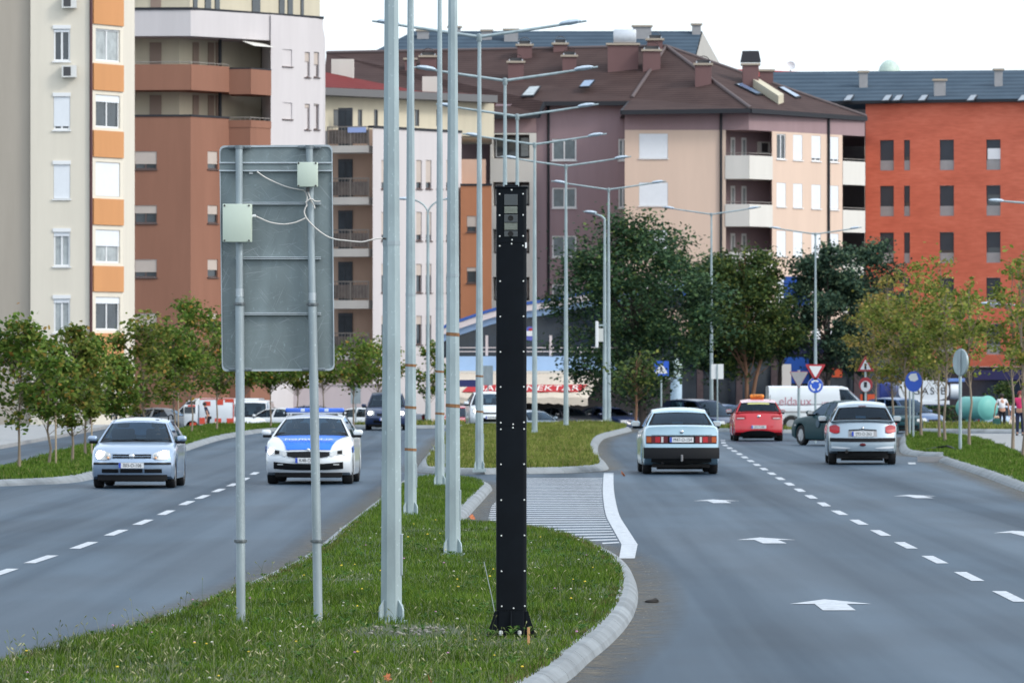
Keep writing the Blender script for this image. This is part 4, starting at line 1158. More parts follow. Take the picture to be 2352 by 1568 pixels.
# ---- B7: single pavilion with the swooping blue roof and the long awning
Y7 = 286
b7 = thing('restaurant', 'blue and white restaurant pavilion with a swooping roof and long red lettered awning', 'restaurant', (p2(1220, Y7).x, Y7, 0))
z7 = lambda y, Y=Y7: zat(y, Y)
M_LBLUE = mat('light_blue_cladding', (.34, .50, .74), .5, var=.06, vscale=1.0)
M_BLUE = mat('royal_blue_trim', (.03, .09, .34), .5); M_PINKW = mat('pale_trim', (.62, .55, .55), .7)
M_TINT = mat('tinted_glazing', (.02, .03, .045), .08, var=.4, vscale=.8, spec=.8)
x7 = lambda x, Y=Y7: (x - CX) * Y / FPX
part(b7, 'fascia_band', M_LBLUE, lambda mb: mb.box((x7(1030), Y7, z7(851)), (x7(1420), Y7 + 8, z7(818))))
part(b7, 'fascia_edge', W_BALC, lambda mb: mb.box((x7(1028), Y7 - .12, z7(857)), (x7(1424), Y7 + 8, z7(851.4))))
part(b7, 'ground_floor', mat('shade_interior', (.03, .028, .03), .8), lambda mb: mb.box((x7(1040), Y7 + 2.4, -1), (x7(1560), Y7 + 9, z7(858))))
part(b7, 'front_wall', W_BALC, lambda mb: mb.box((x7(1030), Y7 + 1.2, -1), (x7(1150), Y7 + 2.39, z7(858))))
part(b7, 'upper_glazing', M_TINT, lambda mb: mb.box((x7(1030), Y7 + 1.5, z7(817.5)), (x7(1560), Y7 + 8, z7(735))))
arc = resample(catmull([(x7(1010), z7(752)), (x7(1058), z7(733)), (x7(1150), z7(704)), (x7(1250), z7(688)), (x7(1400), z7(660)), (x7(1570), z7(628))], 8), .5)
def arcband(d0, d1, Ya, Yb):
    def f(mb):
        n = len(arc)
        vs = []
        for Yq in (Ya, Yb):
            for dz in (d0, d1): vs += [(p.x, Yq, p.y - dz) for p in arc]
        for i in range(n - 1):
            mb_f = [(i, i + 1, n + i + 1, n + i), (2 * n + i, 3 * n + i, 3 * n + i + 1, 2 * n + i + 1), (i, 2 * n + i, 2 * n + i + 1, i + 1), (n + i, n + i + 1, 3 * n + i + 1, 3 * n + i)]
            fsx.extend(mb_f)
        mb.add(vs, fsx)
    fsx = []
    return f
part(b7, 'roof', M_BLUE, arcband(-.02, .12, Y7 - .35, Y7 + 9))
part(b7, 'roof_trim', M_PINKW, arcband(.125, .42, Y7 - .3, Y7 + 8.9))
part(b7, 'roof_soffit', M_LBLUE, arcband(.425, .72, Y7 + .1, Y7 + 8.8))
part(b7, 'gable_glazing', M_TINT, arcband(.725, 1.5, Y7 + 1.45, Y7 + 8))
def _rail7(mb):
    for y in (797, 806): mb.box((x7(1035), Y7 + .2, z7(y + 2.2)), (x7(1420), Y7 + .26, z7(y)))
    for x in (1040, 1118, 1265, 1335, 1410): mb.box((x7(x - 3), Y7 + .18, z7(817)), (x7(x + 3), Y7 + .3, z7(770 if x in (1118, 1265) else 796)))
part(b7, 'terrace_railing', M_PINKW, _rail7)
for x in (1050, 1180, 1300): part(b7, 'column', W_BALC, lambda mb: mb.box((x7(x), Y7 + .5, -1), (x7(x + 10), Y7 + .8, z7(858))))
# awning: sloping sheet plus scalloped valance
aw0, aw1 = x7(1036), x7(1386); zA, zB = z7(857.5), z7(913, 283.4)
M_AWN = mat('awning_canvas', (.55, .48, .40), .9, var=.08, vscale=2)
def _awn(mb):
    n = 28
    top = [(aw0 + (aw1 - aw0) * i / n, Y7 - .13, zA) for i in range(n + 1)]
    bot = [(aw0 + (x7(1350, 283.4) - aw0) * i / n, 283.4, zB + .03 * math.sin(i * 1.3)) for i in range(n + 1)]
    val = [(p[0], 283.4 - .02, zB - .24 - .05 * abs(math.sin(i * 1.57)) - (.12 * max(0, (i - 20) / 8))) for i, p in enumerate(bot)]
    mb.grid([top, bot]); mb.grid([bot, val])
part(b7, 'awning', M_AWN, _awn)
aw = [o for o in b7.children if o.name.startswith('awning')][0]
dy, dz = 283.4 - (Y7 - .13), zB - zA
ang = math.atan2(-dz, -dy)
slope_len = math.hypot(dy, dz)
# panel frame: X right, Y up the slope
up = Vector((0, -dy, -dz)).normalized(); xx = Vector((1, 0, 0)); nn = xx.cross(up)
if nn.y > 0: nn = -nn
def awM(x, s, lift):
    """point on the awning: print column x, share s of the slope measured from its lower edge"""
    p = Vector((x7(x, 284.3), 283.4 - dy * s, zB - dz * s)) + nn * lift
    return Matrix(((xx.x, up.x, nn.x, p.x - b7.location.x), (xx.y, up.y, nn.y, p.y - b7.location.y), (xx.z, up.z, nn.z, p.z), (0, 0, 0, 1)))
M_SIGNR = mat('sign_red', (.42, .025, .03), .7); M_SIGNW = mat('sign_lettering', (.72, .68, .64), .7)
M1 = awM(1204, .36, .03)
w_, h_ = 2.75, .80
pn = MB().add([M1 @ Vector(p) for p in ((-w_ - .15, -h_ / 2, 0), (w_ - .15, -h_ / 2, 0), (w_ + .2, h_ / 2, 0), (-w_ + .2, h_ / 2, 0), (-w_ - .15, -h_ / 2, .01), (w_ - .15, -h_ / 2, .01), (w_ + .2, h_ / 2, .01), (-w_ + .2, h_ / 2, .01))], [(0, 1, 2, 3), (4, 5, 6, 7), (0, 1, 5, 4), (1, 2, 6, 5), (2, 3, 7, 6), (3, 0, 4, 7)]).build('sign_banner', M_SIGNR, b7)
pn.parent = aw; aw.location = (0, 0, 0)
t_ = text_part('lettering', 'NEKTAR', .82, M_SIGNW, aw, M1 @ T(1.30, -.02, .02), sx=.78, shear=.15, spacing=1.05)
t_ = text_part('lettering', 'BAR', .82, M_SIGNW, aw, M1 @ T(-1.62, -.02, .02), sx=.78, shear=.15, spacing=1.05)
part(b7, 'hoarding', mat('navy_hoarding', (.02, .025, .12), .5), lambda mb: mb.box((x7(1052, 283), 283, z7(888, 283)), (x7(1096, 283), 283.1, z7(872, 283))))
adv = thing('advertising_sign', 'small round blue and red advertising sign on the pavilion beside the black column', 'sign', (x7(1217), Y7 - .9, z7(766)))
MB().lathe([(.001, -.04), (.33, -.04), (.33, .04), (.001, .04)], 24, Matrix.Rotation(R(90), 4, 'X')).build('disc', mat('violet_blue', (.10, .12, .42), .4), adv, smooth=40)
MB().box((-.2, -.055, -.12), (.2, -.042, .12)).build('white_band', M_FRAME, adv)
MB().box((-.05, -.06, .13), (.24, -.044, .24)).build('red_band', M_SIGNR, adv)
MB().tube([(0, 0, 0), (0, .9, 0)], .04, 6).build('bracket', M_METAL, adv)

# ---- shops on the ground floor, behind the dark trees
Y8 = 340
x8 = lambda x: (x - CX) * Y8 / FPX
b8 = thing('shop_building', 'dark glazed row of shops with blue panels behind the big dark trees', 'shop', (x8(1700), Y8, 0))
part(b8, 'glazing', M_TINT, lambda mb: mb.box((x8(1432), Y8, -1), (x8(2120), Y8 + 8, zat(790, Y8))))
M_SHOPB = mat('shop_blue', (.015, .075, .34), .45)
for a, b, y0, y1 in ((1800, 1858, 635, 702), (1802, 1858, 820, 880), (1560, 1640, 640, 690)): part(b8, 'blue_panel', M_SHOPB, lambda mb: mb.box((x8(a), Y8 - .25, zat(y1, Y8)), (x8(b), Y8 + .1, zat(y0, Y8))))
part(b8, 'fascia', mat('shop_navy', (.015, .018, .06), .4), lambda mb: mb.box((x8(1432), Y8 - .2, zat(812, Y8)), (x8(2120), Y8 + 8.2, zat(778, Y8))))
text_part('lettering', 'OSS', .62, M_SIGNW, b8, T(x8(1762) - b8.location.x, -.24, zat(795, Y8)) @ FACE_CAM, extrude=.02, sx=1.5)
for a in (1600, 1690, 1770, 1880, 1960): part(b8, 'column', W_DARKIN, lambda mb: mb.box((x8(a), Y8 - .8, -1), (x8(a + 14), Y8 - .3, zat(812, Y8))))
M_ORS = mat('orange_sign', (.62, .09, .03), .5)
for a, b, y0, y1 in ((1910, 1933, 846, 866), (1965, 2020, 905, 935)): part(b8, 'orange_sign', M_ORS, lambda mb: mb.box((x8(a), Y8 - .5, zat(y1, Y8)), (x8(b), Y8 - .25, zat(y0, Y8))))
part(b8, 'white_panel', M_SIGNW, lambda mb: mb.box((x8(1795), Y8 - .6, zat(895, Y8)), (x8(1816), Y8 - .4, zat(836, Y8))))
part(b8, 'notice_board', mat('notice_lilac', (.36, .36, .62), .5, var=.5, vscale=6), lambda mb: mb.box((x8(1791), Y8 - .8, zat(916, Y8)), (x8(1825), Y8 - .62, zat(896, Y8))))

# ---- low wall behind the left-hand trees
YW = 318
wl_ = MB()
wl_.box(((560 - CX) * YW / FPX, YW, -1), ((905 - CX) * YW / FPX, YW + .25, zat(884, YW)))
wl_.box(((558 - CX) * YW / FPX, YW - .05, zat(884, YW) + .001), ((907 - CX) * YW / FPX, YW + .3, zat(884, YW) + .09))
tag(wl_.build('boundary_wall', plaster('wall_pink', (.50, .43, .44))), 'low pale pink boundary wall behind the row of young trees', 'wall')
# ------------------------------------------------------------------ vehicles
def paint(name, c, metal=0.0, rough=0.28, coat=0.8): return mat(name, c, rough, metal=metal, coat=coat, var=0.04, vscale=2)
P_SILVER = paint('paint_silver_blue', (.29, .38, .51), .45, .28); P_WHITE = paint('paint_white', (.62, .66, .70), 0, .3)
P_PALE = paint('paint_pale_blue_grey', (.33, .49, .59), .15, .3); P_SILVER2 = paint('paint_silver', (.31, .39, .46), .35, .3)
P_RED = paint('paint_red', (.54, .010, .022), 0, .25); P_GREEN = mat('paint_dark_green', (.005, .038, .048), .45, coat=.0, spec=.22)
P_NAVY = paint('paint_navy', (.014, .028, .080), .0, .3, .4); P_BLACK = paint('paint_black', (.010, .012, .018), .0, .3, .3)
P_BLUE = paint('paint_mid_blue', (.035, .085, .20), .0, .3, .3); P_GREY = paint('paint_grey', (.20, .22, .25), .5, .3)
M_TYRE = mat('tyre_rubber', (.012, .012, .013), .85); M_RIM = mat('wheel_rim', (.42, .43, .45), .35, metal=.7)
M_BLK = mat('black_plastic', (.007, .008, .010), .6, spec=.15); M_UND = mat('underbody', (.008, .008, .009), .9)
M_LENS = mat('headlamp_lens', (.45, .47, .48), .08, spec=.9); M_LIT = mat('headlamp_lit', (1, .93, .80), .3, emis=9, emcol=(1, .92, .78))
M_TAILR = mat('tail_lamp_red', (.36, .012, .02), .3, spec=.3); M_TAILD = mat('tail_lamp_dark_red', (.09, .006, .01), .3, spec=.3); M_AMBER = mat('tail_lamp_amber', (.34, .065, .010), .3, spec=.3); M_TAILW = mat('tail_lamp_clear', (.5, .48, .48), .15)
M_CHROME = mat('chrome', (.60, .62, .65), .15, metal=1.0); M_SEAT = mat('car_interior', (.018, .02, .024), .9)
M_PLATE = mat('plate_white', (.62, .64, .66), .5); M_PLATEB = mat('plate_blue', (.02, .06, .42), .5); M_PLATET = mat('plate_text', (.03, .03, .035), .6)
def carglass():
    m = bpy.data.materials.new('car_glass'); n, l, b = nodes_of(m)
    tr = n.new('ShaderNodeBsdfTransparent'); tr.inputs[0].default_value = (.30, .38, .41, 1)
    gl = n.new('ShaderNodeBsdfGlossy'); gl.inputs['Roughness'].default_value = .02; gl.inputs[0].default_value = (.55, .72, .92, 1)
    fr = n.new('ShaderNodeFresnel'); fr.inputs[0].default_value = 1.5
    mx = n.new('ShaderNodeMixShader'); l.new(fr.outputs[0], mx.inputs[0]); l.new(tr.outputs[0], mx.inputs[1]); l.new(gl.outputs[0], mx.inputs[2])
    l.new(mx.outputs[0], n['Material Output'].inputs[0]); return m
M_CGLASS = carglass()

def tab(t):
    def f(y):
        if y >= t[0][0]: return t[0][1]
        for (y0, a), (y1, b) in zip(t, t[1:]):
            if y >= y1:
                k = (y - y0) / (y1 - y0); return a + (b - a) * k
        return t[-1][1]
    return f

class Car:
    """one car, nose towards +Y. S holds its measurements in metres"""
    def __init__(s, name, label, cat, S, loc, rz, body, group=None, scale=1.0):
        s.S = S; s.root = thing(name, label, cat, loc, rz, group, scale); s.body = body
        s.L, s.W = S['L'], S['W']; s.top = tab(S['top']); s.plan = tab(S['plan'])
        s.fl, s.tl = tab(sorted(S['front_lean'], key=lambda q: -q[0])), tab(sorted(S['tail_lean'], key=lambda q: -q[0]))
        s.build()
    def warp(s, x, y, z):
        h = s.L / 2; w = s.W / 2
        if y > 0:
            f = max(0, min(1, (y - (h - .75)) / .75)); f = f * f
            return Vector((x, y - f * (s.S['bow_f'] * (abs(x) / w) ** 2.6 + s.fl(z)), z))
        f = max(0, min(1, (-y - (h - .65)) / .65)); f = f * f
        return Vector((x, y + f * (s.S['bow_r'] * (abs(x) / w) ** 2.6 + s.tl(z)), z))
    def ring(s, y):
        S = s.S; w = s.W / 2 * s.plan(y); zt = s.top(y); zb = S['zb'] + (max(0, min(1, (y - s.L / 2 + .45) / .3)) * S.get('lift_f', .05) if y > 0 else max(0, min(1, (-y - s.L / 2 + .5) / .3)) * S.get('lift_r', .14))
        za = zb; r = S['wr'] + .055
        for wy in S['wy']:
            d = abs(y - wy)
            if d < r: za = max(za, S['wr'] + math.sqrt(r * r - d * d))
        za = min(za, zt - .16)
        zs = zt - .10
        P = [(0, zb), (.70 * w, zb), (.70 * w, za), (.968 * w, za), (.998 * w, za + .18 * (zs - za)), (w, za + .5 * (zs - za)), (.998 * w, za + .75 * (zs - za)), (.985 * w, zs), (.955 * w, zt - .035), (.90 * w, zt - .004), (.75 * w, zt + .010), (.4 * w, zt + .022), (0, zt + .028)]
        return P
    def build(s):
        S, L = s.S, s.L
        ys = set()
        for k in range(9): ys.add(L / 2 - .75 * (1 - k / 8.0) ** 1.0 if False else L / 2 - .09 * k)
        for k in range(9): ys.add(-L / 2 + .09 * k)
        y = -L / 2
        while y < L / 2: ys.add(round(y, 3)); y += .22
        r = S['wr'] + .055
        for wy in S['wy']:
            for k in range(13): ys.add(wy + r * math.cos(math.pi * k / 12) * (1.0 if k not in (0, 12) else 1.001))
        ys = sorted(q for q in ys if -L / 2 - 1e-6 <= q <= L / 2 + 1e-6)
        yy = [ys[0]]
        for q in ys[1:]:
            if q - yy[-1] > .012: yy.append(q)
        yy[-1] = L / 2
        rows = []
        for y in yy:
            P = s.ring(y)
            full = [(-x, z) for x, z in reversed(P[1:])] + P
            # start at left top ... : order left side top->bottom centre->right
            full = [(-x, z) for x, z in reversed(P[1:-1])] + P          # left shoulder down to centre bottom, then up the right to the top centre
            full = [(0, P[-1][1])] + full
            rows.append([s.warp(x, y, z) for x, z in full])
        mb = MB(); mb.grid(rows)
        for y in (yy[0], yy[-1]):                     # nose and tail faces
            P = s.ring(y); m = 10
            g = [[s.warp(x * (2 * k / m - 1), y, z) for k in range(m + 1)] for x, z in P[1:-1]]
            mb.grid(g)
            mb.add([s.warp(-P[-2][0], y, P[-2][1])] + [s.warp(P[-2][0] * (2 * k / m - 1), y, P[-2][1]) for k in range(1, m + 1)] + [s.warp(0, y, P[-1][1])], [tuple(range(m + 2))])
        # roof and pillars, one skin with the body
        wb, wr_ = S['wbelt'], S['wroof']; yA, yF, yR, yC = S['yA'], S['yF'], S['yR'], S['yC']; zR = S['H']
        n = 9; rows = []
        for i in range(9):
            t = i / 8; y = yF + .03 + (yR - .03 - yF - .03) * t
            dz = -.055 * (2 * t - 1) ** 2 - (.012 if t in (0, 1) else 0)
            rows.append([Vector((wr_ * k, y + (.07 if i == 0 else -.05 if i == 8 else .0) * (1 - k * k), zR + dz - .05 * abs(k) ** 2.2)) for k in [2 * j / 10 - 1 for j in range(11)]])
        mb.grid(rows)
        und = [[p - Vector((0, 0, .035)) for p in r_] for r_ in rows]
        mb.grid(und)
        for i in range(8):
            for j in (0, 10): mb.add([rows[i][j], rows[i + 1][j], und[i + 1][j], und[i][j]], [(0, 1, 2, 3)])
        for i in (0, 8): mb.grid([rows[i], und[i]])
        zr_e = lambda y: zR - .05 - .055 * (2 * (y - yF) / (yR - yF) - 1) ** 2
        def side(p, q, sx):
            """p=0 front .. 1 rear as (ylow,yup) pair, q=0 belt .. 1 roof"""
            yl, yu = p
            x = (wb + (wr_ - wb) * q + .022 * math.sin(math.pi * q)) * sx
            zl = s.top(yl) - .01
            return Vector((x, yl + (yu - yl) * q, zl + (zr_e(yu) - zl) * q))
        s.side = side
        def panel(b, pa, pb, sx, q0=0.0, q1=1.0, push=0.0, nn=5):
            g = [[side(p, q0 + (q1 - q0) * k / nn, sx) + Vector((sx * push, 0, 0)) for k in range(nn + 1)] for p in (pa, pb)]
            b.grid(g)
        fA, fR = (yA, yF), (yC, yR)
        lerp2 = lambda t: tuple(fA[i] + (fR[i] - fA[i]) * t for i in (0, 1))
        cuts = S['pillars']          # list of (start, end, 'b'|'g') shares along the side
        s.sglass = []
        for (a, b, k) in cuts:
            for sx in (-1, 1):
                if k == 'b': panel(mb, lerp2(a), lerp2(b), sx); panel(mb, lerp2(a), lerp2(b), sx, push=-.03)
                else:
                    panel(mb, lerp2(a), lerp2(b), sx, 0, .05); panel(mb, lerp2(a), lerp2(b), sx, .93, 1)
                    s.sglass.append((lerp2(a), lerp2(b), sx))
        def ruled(b, lo, hi, u0, u1, v0, v1, bowl, bowh, n=8, push=0.0):
            (yl, zl, wl_), (yh, zh, wh) = lo, hi
            g = []
            for j in range(4):
                v = v0 + (v1 - v0) * j / 3
                row = []
                for k in range(n + 1):
                    u = u0 + (u1 - u0) * k / n
                    w = wl_ + (wh - wl_) * v
                    y = yl + (yh - yl) * v + (bowl + (bowh - bowl) * v) * (1 - u * u)
                    z = zl + (zh - zl) * v + .03 * (1 - u * u) * v + .012 * math.sin(math.pi * v) + (1 - v) * .018 * (1 - u * u)
                    row.append(Vector((u * w, y + push, z)))
                g.append(row)
            b.grid(g)
        zA, zC = s.top(yA), s.top(yC)
        wlo, whi = (yA, zA - .005, wb), (yF + .03, zR - .112, wr_)
        rlo, rhi = (yC, zC - .005, wb * S.get('rw', .97)), (yR - .03, zR - .112, wr_)
        s.wlo, s.whi, s.rlo, s.rhi, s.ruled = wlo, whi, rlo, rhi, ruled
        for u0, u1 in ((-1, -.93), (.93, 1)):
            ruled(mb, wlo, whi, u0, u1, 0, 1, .10, .07, 2)
            ruled(mb, rlo, rhi, u0 * 1.0, u1, 0, 1, -.06, -.05, 2)
        ruled(mb, wlo, whi, -.93, .93, .95, 1.0, .10, .07); 
        g0, g1 = S.get('rglass', (.04, .95)); gu = S.get('rglass_u', .93)
        ruled(mb, rlo, rhi, -.93, .93, 0, g0, -.06, -.05); ruled(mb, rlo, rhi, -.93, .93, g1, 1.0, -.06, -.05)
        s.body_o = mb.build('body', s.body, s.root, smooth=38, weld=True)
        # glass
        b = MB(); ruled(b, wlo, whi, -.93, .93, .0, .95, .10, .07, push=.004); b.build('windscreen', M_CGLASS, s.root, smooth=60)
        b = MB(); ruled(b, rlo, rhi, -.93, .93, g0, g1, -.06, -.05, push=-.004); rg = b.build('rear_window', M_CGLASS, s.root, smooth=60)
        b = MB()
        for u0, u1 in ((-.95, -.87), (.87, .95)): ruled(b, rlo, rhi, u0, u1, g0, g1, -.06, -.05, 2, -.008)
        ruled(b, rlo, rhi, -.9, .9, g0, g0 + .07, -.06, -.05, 8, -.008); ruled(b, rlo, rhi, -.9, .9, g1 - .06, g1, -.06, -.05, 8, -.008)
        b.build('window_seal', M_BLK, s.root, smooth=60).parent = rg
        b = MB()
        ruled(b, wlo, whi, -.95, .95, -.03, .055, .10, .07, 8, .009)
        for u0, u1 in ((-.945, -.895), (.895, .945)): ruled(b, wlo, whi, u0, u1, 0, .95, .10, .07, 2, .009)
        b.build('windscreen_trim', M_BLK, s.root, smooth=60)
        for (pa, pb, sx) in s.sglass:
            b = MB(); panel(b, pa, pb, sx, .05, .93, -.004); b.build('side_window', M_CGLASS, s.root, smooth=60)
        # cabin
        b = MB()
        zt = s.top(yA) + .012
        b.box((-wb * .9, yC + .15, min(s.top(yC), zt) - .0 + .012), (wb * .9, yA - .05, zt + .012))
        b.rbox((-wb * .9, yA - .45, zt), (wb * .9, yA - .06, zt + .07), .03)
        seat_y = yA - .45 - (yA - yC) * .22
        for sx in (-.36, .36):
            b.rbox((sx - .24, seat_y - .12, zt), (sx + .24, seat_y + .02, zt + .26), .05)
            b.rbox((sx - .13, seat_y - .13, zt + .28), (sx + .13, seat_y - .03, zt + .46), .045)
            b.rbox((sx - .20, seat_y - .95, zt), (sx + .20, seat_y - .83, zt + .14), .04)
        b.build('interior', M_SEAT, s.root, smooth=50)
        # underside
        b = MB(); b.box((-s.W * .37, -L / 2 + .25, S['zb'] - .05), (s.W * .37, L / 2 - .3, S['zb'] + .02)); b.box((-s.W * .3, S['wy'][1] - .1, S['zb'] - .1), (s.W * .3, S['wy'][1] + .1, S['zb'] - .03)); b.build('underbody', M_UND, s.root)
        # wheels
        s.wheels = []
        for wy in S['wy']:
            for sx in (-1, 1):
                x1 = s.W / 2 * s.plan(wy) - .025; tw = S.get('tw', .195); R0 = S['wr']
                Mw = T(sx * (x1 - tw), wy, R0) @ Matrix.Rotation(R(90) * sx, 4, 'Y')
                b = MB(); b.lathe([(R0 * .62, 0), (R0 * .92, 0), (R0, .03), (R0, tw - .03), (R0 * .93, tw), (R0 * .66, tw), (R0 * .62, tw - .03)], 24, Mw)
                w = b.build('wheel', M_TYRE, s.root, smooth=40)
                b = MB(); b.lathe([(R0 * .645, tw - .02), (R0 * .58, tw - .012), (R0 * .55, tw - .05), (R0 * .2, tw - .02), (R0 * .16, tw - .005), (.001, tw - .005)], 20, Mw)
                for k in range(5):
                    a = 2 * math.pi * k / 5; b.box((-.03, R0 * .15, tw - .035), (.03, R0 * .58, tw - .01), Mw @ RZ(a))
                b.build('rim', M_RIM, s.root, smooth=40).parent = w
                b = MB(); b.lathe([(.001, .0), (R0 * .6, .02), (R0 * .6, .05), (.001, .05)], 16, Mw); b.build('brake_drum', M_UND, s.root).parent = w
                s.wheels.append(w)
        # mirrors
        mz = s.top(yA) + S.get('mirror_dz', .07); my = yA - .30
        for sx in (-1, 1):
            b = MB(); x0 = wb + .03
            prof = [(.02, 0), (.075, .05), (.085, .12), (.07, .19), (.02, .22)]
            vs = []
            b.rbox((sx * x0 if sx > 0 else sx * (x0 + .20), my - .05, mz - .055), (sx * (x0 + .20) if sx > 0 else sx * x0, my + .07, mz + .065), .045)
            m_ = b.build('mirror', S.get('mirror_mat') or s.body, s.root, smooth=50)
            b = MB(); b.rbox((min(sx * (x0 - .08), sx * (x0 + .17)), my - .02, mz - .10), (max(sx * (x0 - .08), sx * (x0 + .17)), my + .05, mz - .045), .015); b.build('mirror_foot', M_BLK, s.root).parent = m_
            b = MB(); b.box((min(sx * (x0 + .02), sx * (x0 + .18)), my - .055, mz - .04), (max(sx * (x0 + .02), sx * (x0 + .18)), my - .051, mz + .05)); b.build('mirror_glass', M_CHROME if False else M_LENS, s.root).parent = m_
        # door seams
        for (a, c, k) in S['pillars']:
            if k != 'b' or a < .05 or c > .95: continue
            y = lerp2((a + c) / 2)[0]
            for sx in (-1, 1):
                P = s.ring(y)[3:8]; b = MB()
                b.grid([[s.warp(sx * (x + .004), y + dy, z) for x, z in P] for dy in (-.006, .006)])
                b.build('door_seam', M_BLK, s.root)
    def patch(s, name, m, cols, end, eps=.012, parent=None, thick=.03, smooth=50):
        """a fitting on the nose (end=1) or tail (end=-1): cols = [(x, z0, z1), ...] across the car"""
        b = MB(); y0 = s.L / 2 * end
        f, k = [], []
        for (x, z0, z1) in cols:
            f.append([s.warp(x, y0, z) + Vector((0, end * eps, 0)) for z in (z0, (z0 + z1) / 2, z1)])
            k.append([s.warp(x, y0, z) + Vector((0, end * (eps - thick), 0)) for z in (z0, (z0 + z1) / 2, z1)])
        b.grid(f); b.grid(k)
        b.grid([[r_[0] for r_ in f], [r_[0] for r_ in k]]); b.grid([[r_[2] for r_ in f], [r_[2] for r_ in k]])
        b.grid([f[0], k[0]]); b.grid([f[-1], k[-1]])
        o = b.build(name, m, s.root, smooth=smooth, weld=True)
        if parent: o.parent = parent
        return o
    def disc(s, name, m, x, z, r, end, eps=.02, parent=None, rx=None, n=18):
        c = s.warp(x, s.L / 2 * end, z); b = MB()
        rx = rx or r
        M_ = T(c.x, c.y + end * eps, z) @ Matrix.Rotation(R(-90) * end, 4, 'X') @ Matrix.Diagonal((rx / r, 1, 1, 1))
        b.lathe([(r, -.03), (r, 0), (r * .7, .012), (.001, .018)], n, M_)
        o = b.build(name, m, s.root, smooth=50)
        if parent: o.parent = parent
        return o
    def plate(s, text, end, z, x=0.0, eps=.035, y=None, lean=0.0, blur=False):
        c = s.warp(x, s.L / 2 * end, z); yy = (c.y if y is None else y) + end * eps
        Rm = Matrix.Identity(4) if end < 0 else RZ(math.pi)
        M_ = T(x, yy, z) @ Rm @ FACE_CAM
        b = MB(); b.box((-.26, -.055, -.02), (.26, .055, .004), M_); p = b.build('licence_plate', M_PLATE, s.root)
        b = MB(); b.box((-.258, -.052, .0042), (-.212, .052, .007), M_); b.build('plate_band', M_PLATEB, s.root).parent = p
        text_part('plate_lettering', text, .098, M_PLATET, s.root, M_ @ T(.022, 0, .006), extrude=.002, sx=.86, spacing=1.02).parent = p
        return p

def sym(f, xs): return [(x, *f(x)) for x in xs]
def frange(a, b, n): return [a + (b - a) * k / (n - 1) for k in range(n)]

HATCH = dict(lift_f=.06, lift_r=.12, L=4.15, W=1.735, H=1.45, zb=.19, wr=.31, wy=(1.23, -1.28), bow_f=.30, bow_r=.16, yA=.98, yF=.22, yR=-1.45, yC=-1.86, wbelt=.80, wroof=.585,
    top=[(2.08, .70), (1.98, .755), (1.7, .83), (1.35, .89), (.98, .94), (0, .955), (-1.2, .975), (-1.86, .985), (-2.08, .95)],
    plan=[(2.1, .93), (1.85, .975), (1.4, 1.0), (-1.2, 1.0), (-1.8, .965), (-2.1, .925)],
    front_lean=[(.2, .10), (.36, .0), (.52, .0), (.54, .05), (.72, .15), (.8, .2)], tail_lean=[(.2, .10), (.33, .0), (.54, .0), (.56, .05), (.75, .07), (.98, .17)],
    pillars=[(0, .045, 'b'), (.045, .40, 'g'), (.40, .45, 'b'), (.45, .78, 'g'), (.78, 1, 'b')])
SEDAN = dict(lift_f=.06, lift_r=.20, L=4.45, W=1.70, H=1.385, zb=.20, wr=.31, wy=(1.38, -1.27), bow_f=.20, bow_r=.13, yA=.90, yF=.22, yR=-.98, yC=-1.55, wbelt=.775, wroof=.585,
    top=[(2.22, .74), (2.1, .785), (1.5, .86), (.90, .91), (-.6, .93), (-1.55, .955), (-2.0, .95), (-2.22, .925)],
    plan=[(2.22, .94), (1.9, .98), (1.4, 1.0), (-1.4, 1.0), (-1.9, .98), (-2.22, .94)],
    front_lean=[(.2, .06), (.36, .0), (.55, .0), (.57, .05), (.76, .09)], tail_lean=[(.2, .14), (.34, .0), (.555, .0), (.57, .06), (.95, .09)],
    pillars=[(0, .045, 'b'), (.045, .42, 'g'), (.42, .47, 'b'), (.47, .80, 'g'), (.80, 1, 'b')], rglass=(.05, .93), mirror_dz=.10)
def spec(base, **k):
    d = dict(base); d.update(k); return d

def lit(c, x, z, r, rx=None, parent=None): return c.disc('lit_lamp', M_LIT, x, z, r, 1, eps=.035, rx=rx, parent=parent)

# ---- silver hatchback, oncoming, left
g = gp(306, 1122)
c = Car('hatchback', 'silver blue hatchback with roof rails and lit headlights, driving towards the camera', 'car', spec(HATCH, L=4.35), (g.x, g.y + 2.2, 0), math.pi + R(-1.2), P_SILVER, scale=.97)
c.patch('bumper_strip', M_BLK, sym(lambda x: (.492, .545), frange(-.80, .80, 21)), 1, .014)
c.patch('grille', M_BLK, sym(lambda x: (.625, .705), frange(-.40, .40, 13)), 1, .008)
c.patch('grille_bar', P_SILVER, sym(lambda x: (.660, .668), frange(-.40, .40, 13)), 1, .016, thick=.02)
c.disc('badge', M_CHROME, 0, .664, .058, 1, .024)
for (x0, x1) in ((-.62, -.27), (-.23, .23), (.27, .62)):
    c.patch('bumper_intake', M_BLK, sym(lambda x: (.325, .405), frange(x0, x1, 9)), 1, .010)
c.patch('lower_valance', M_UND, sym(lambda x: (.17, .285), frange(-.72, .72, 19)), 1, .006)
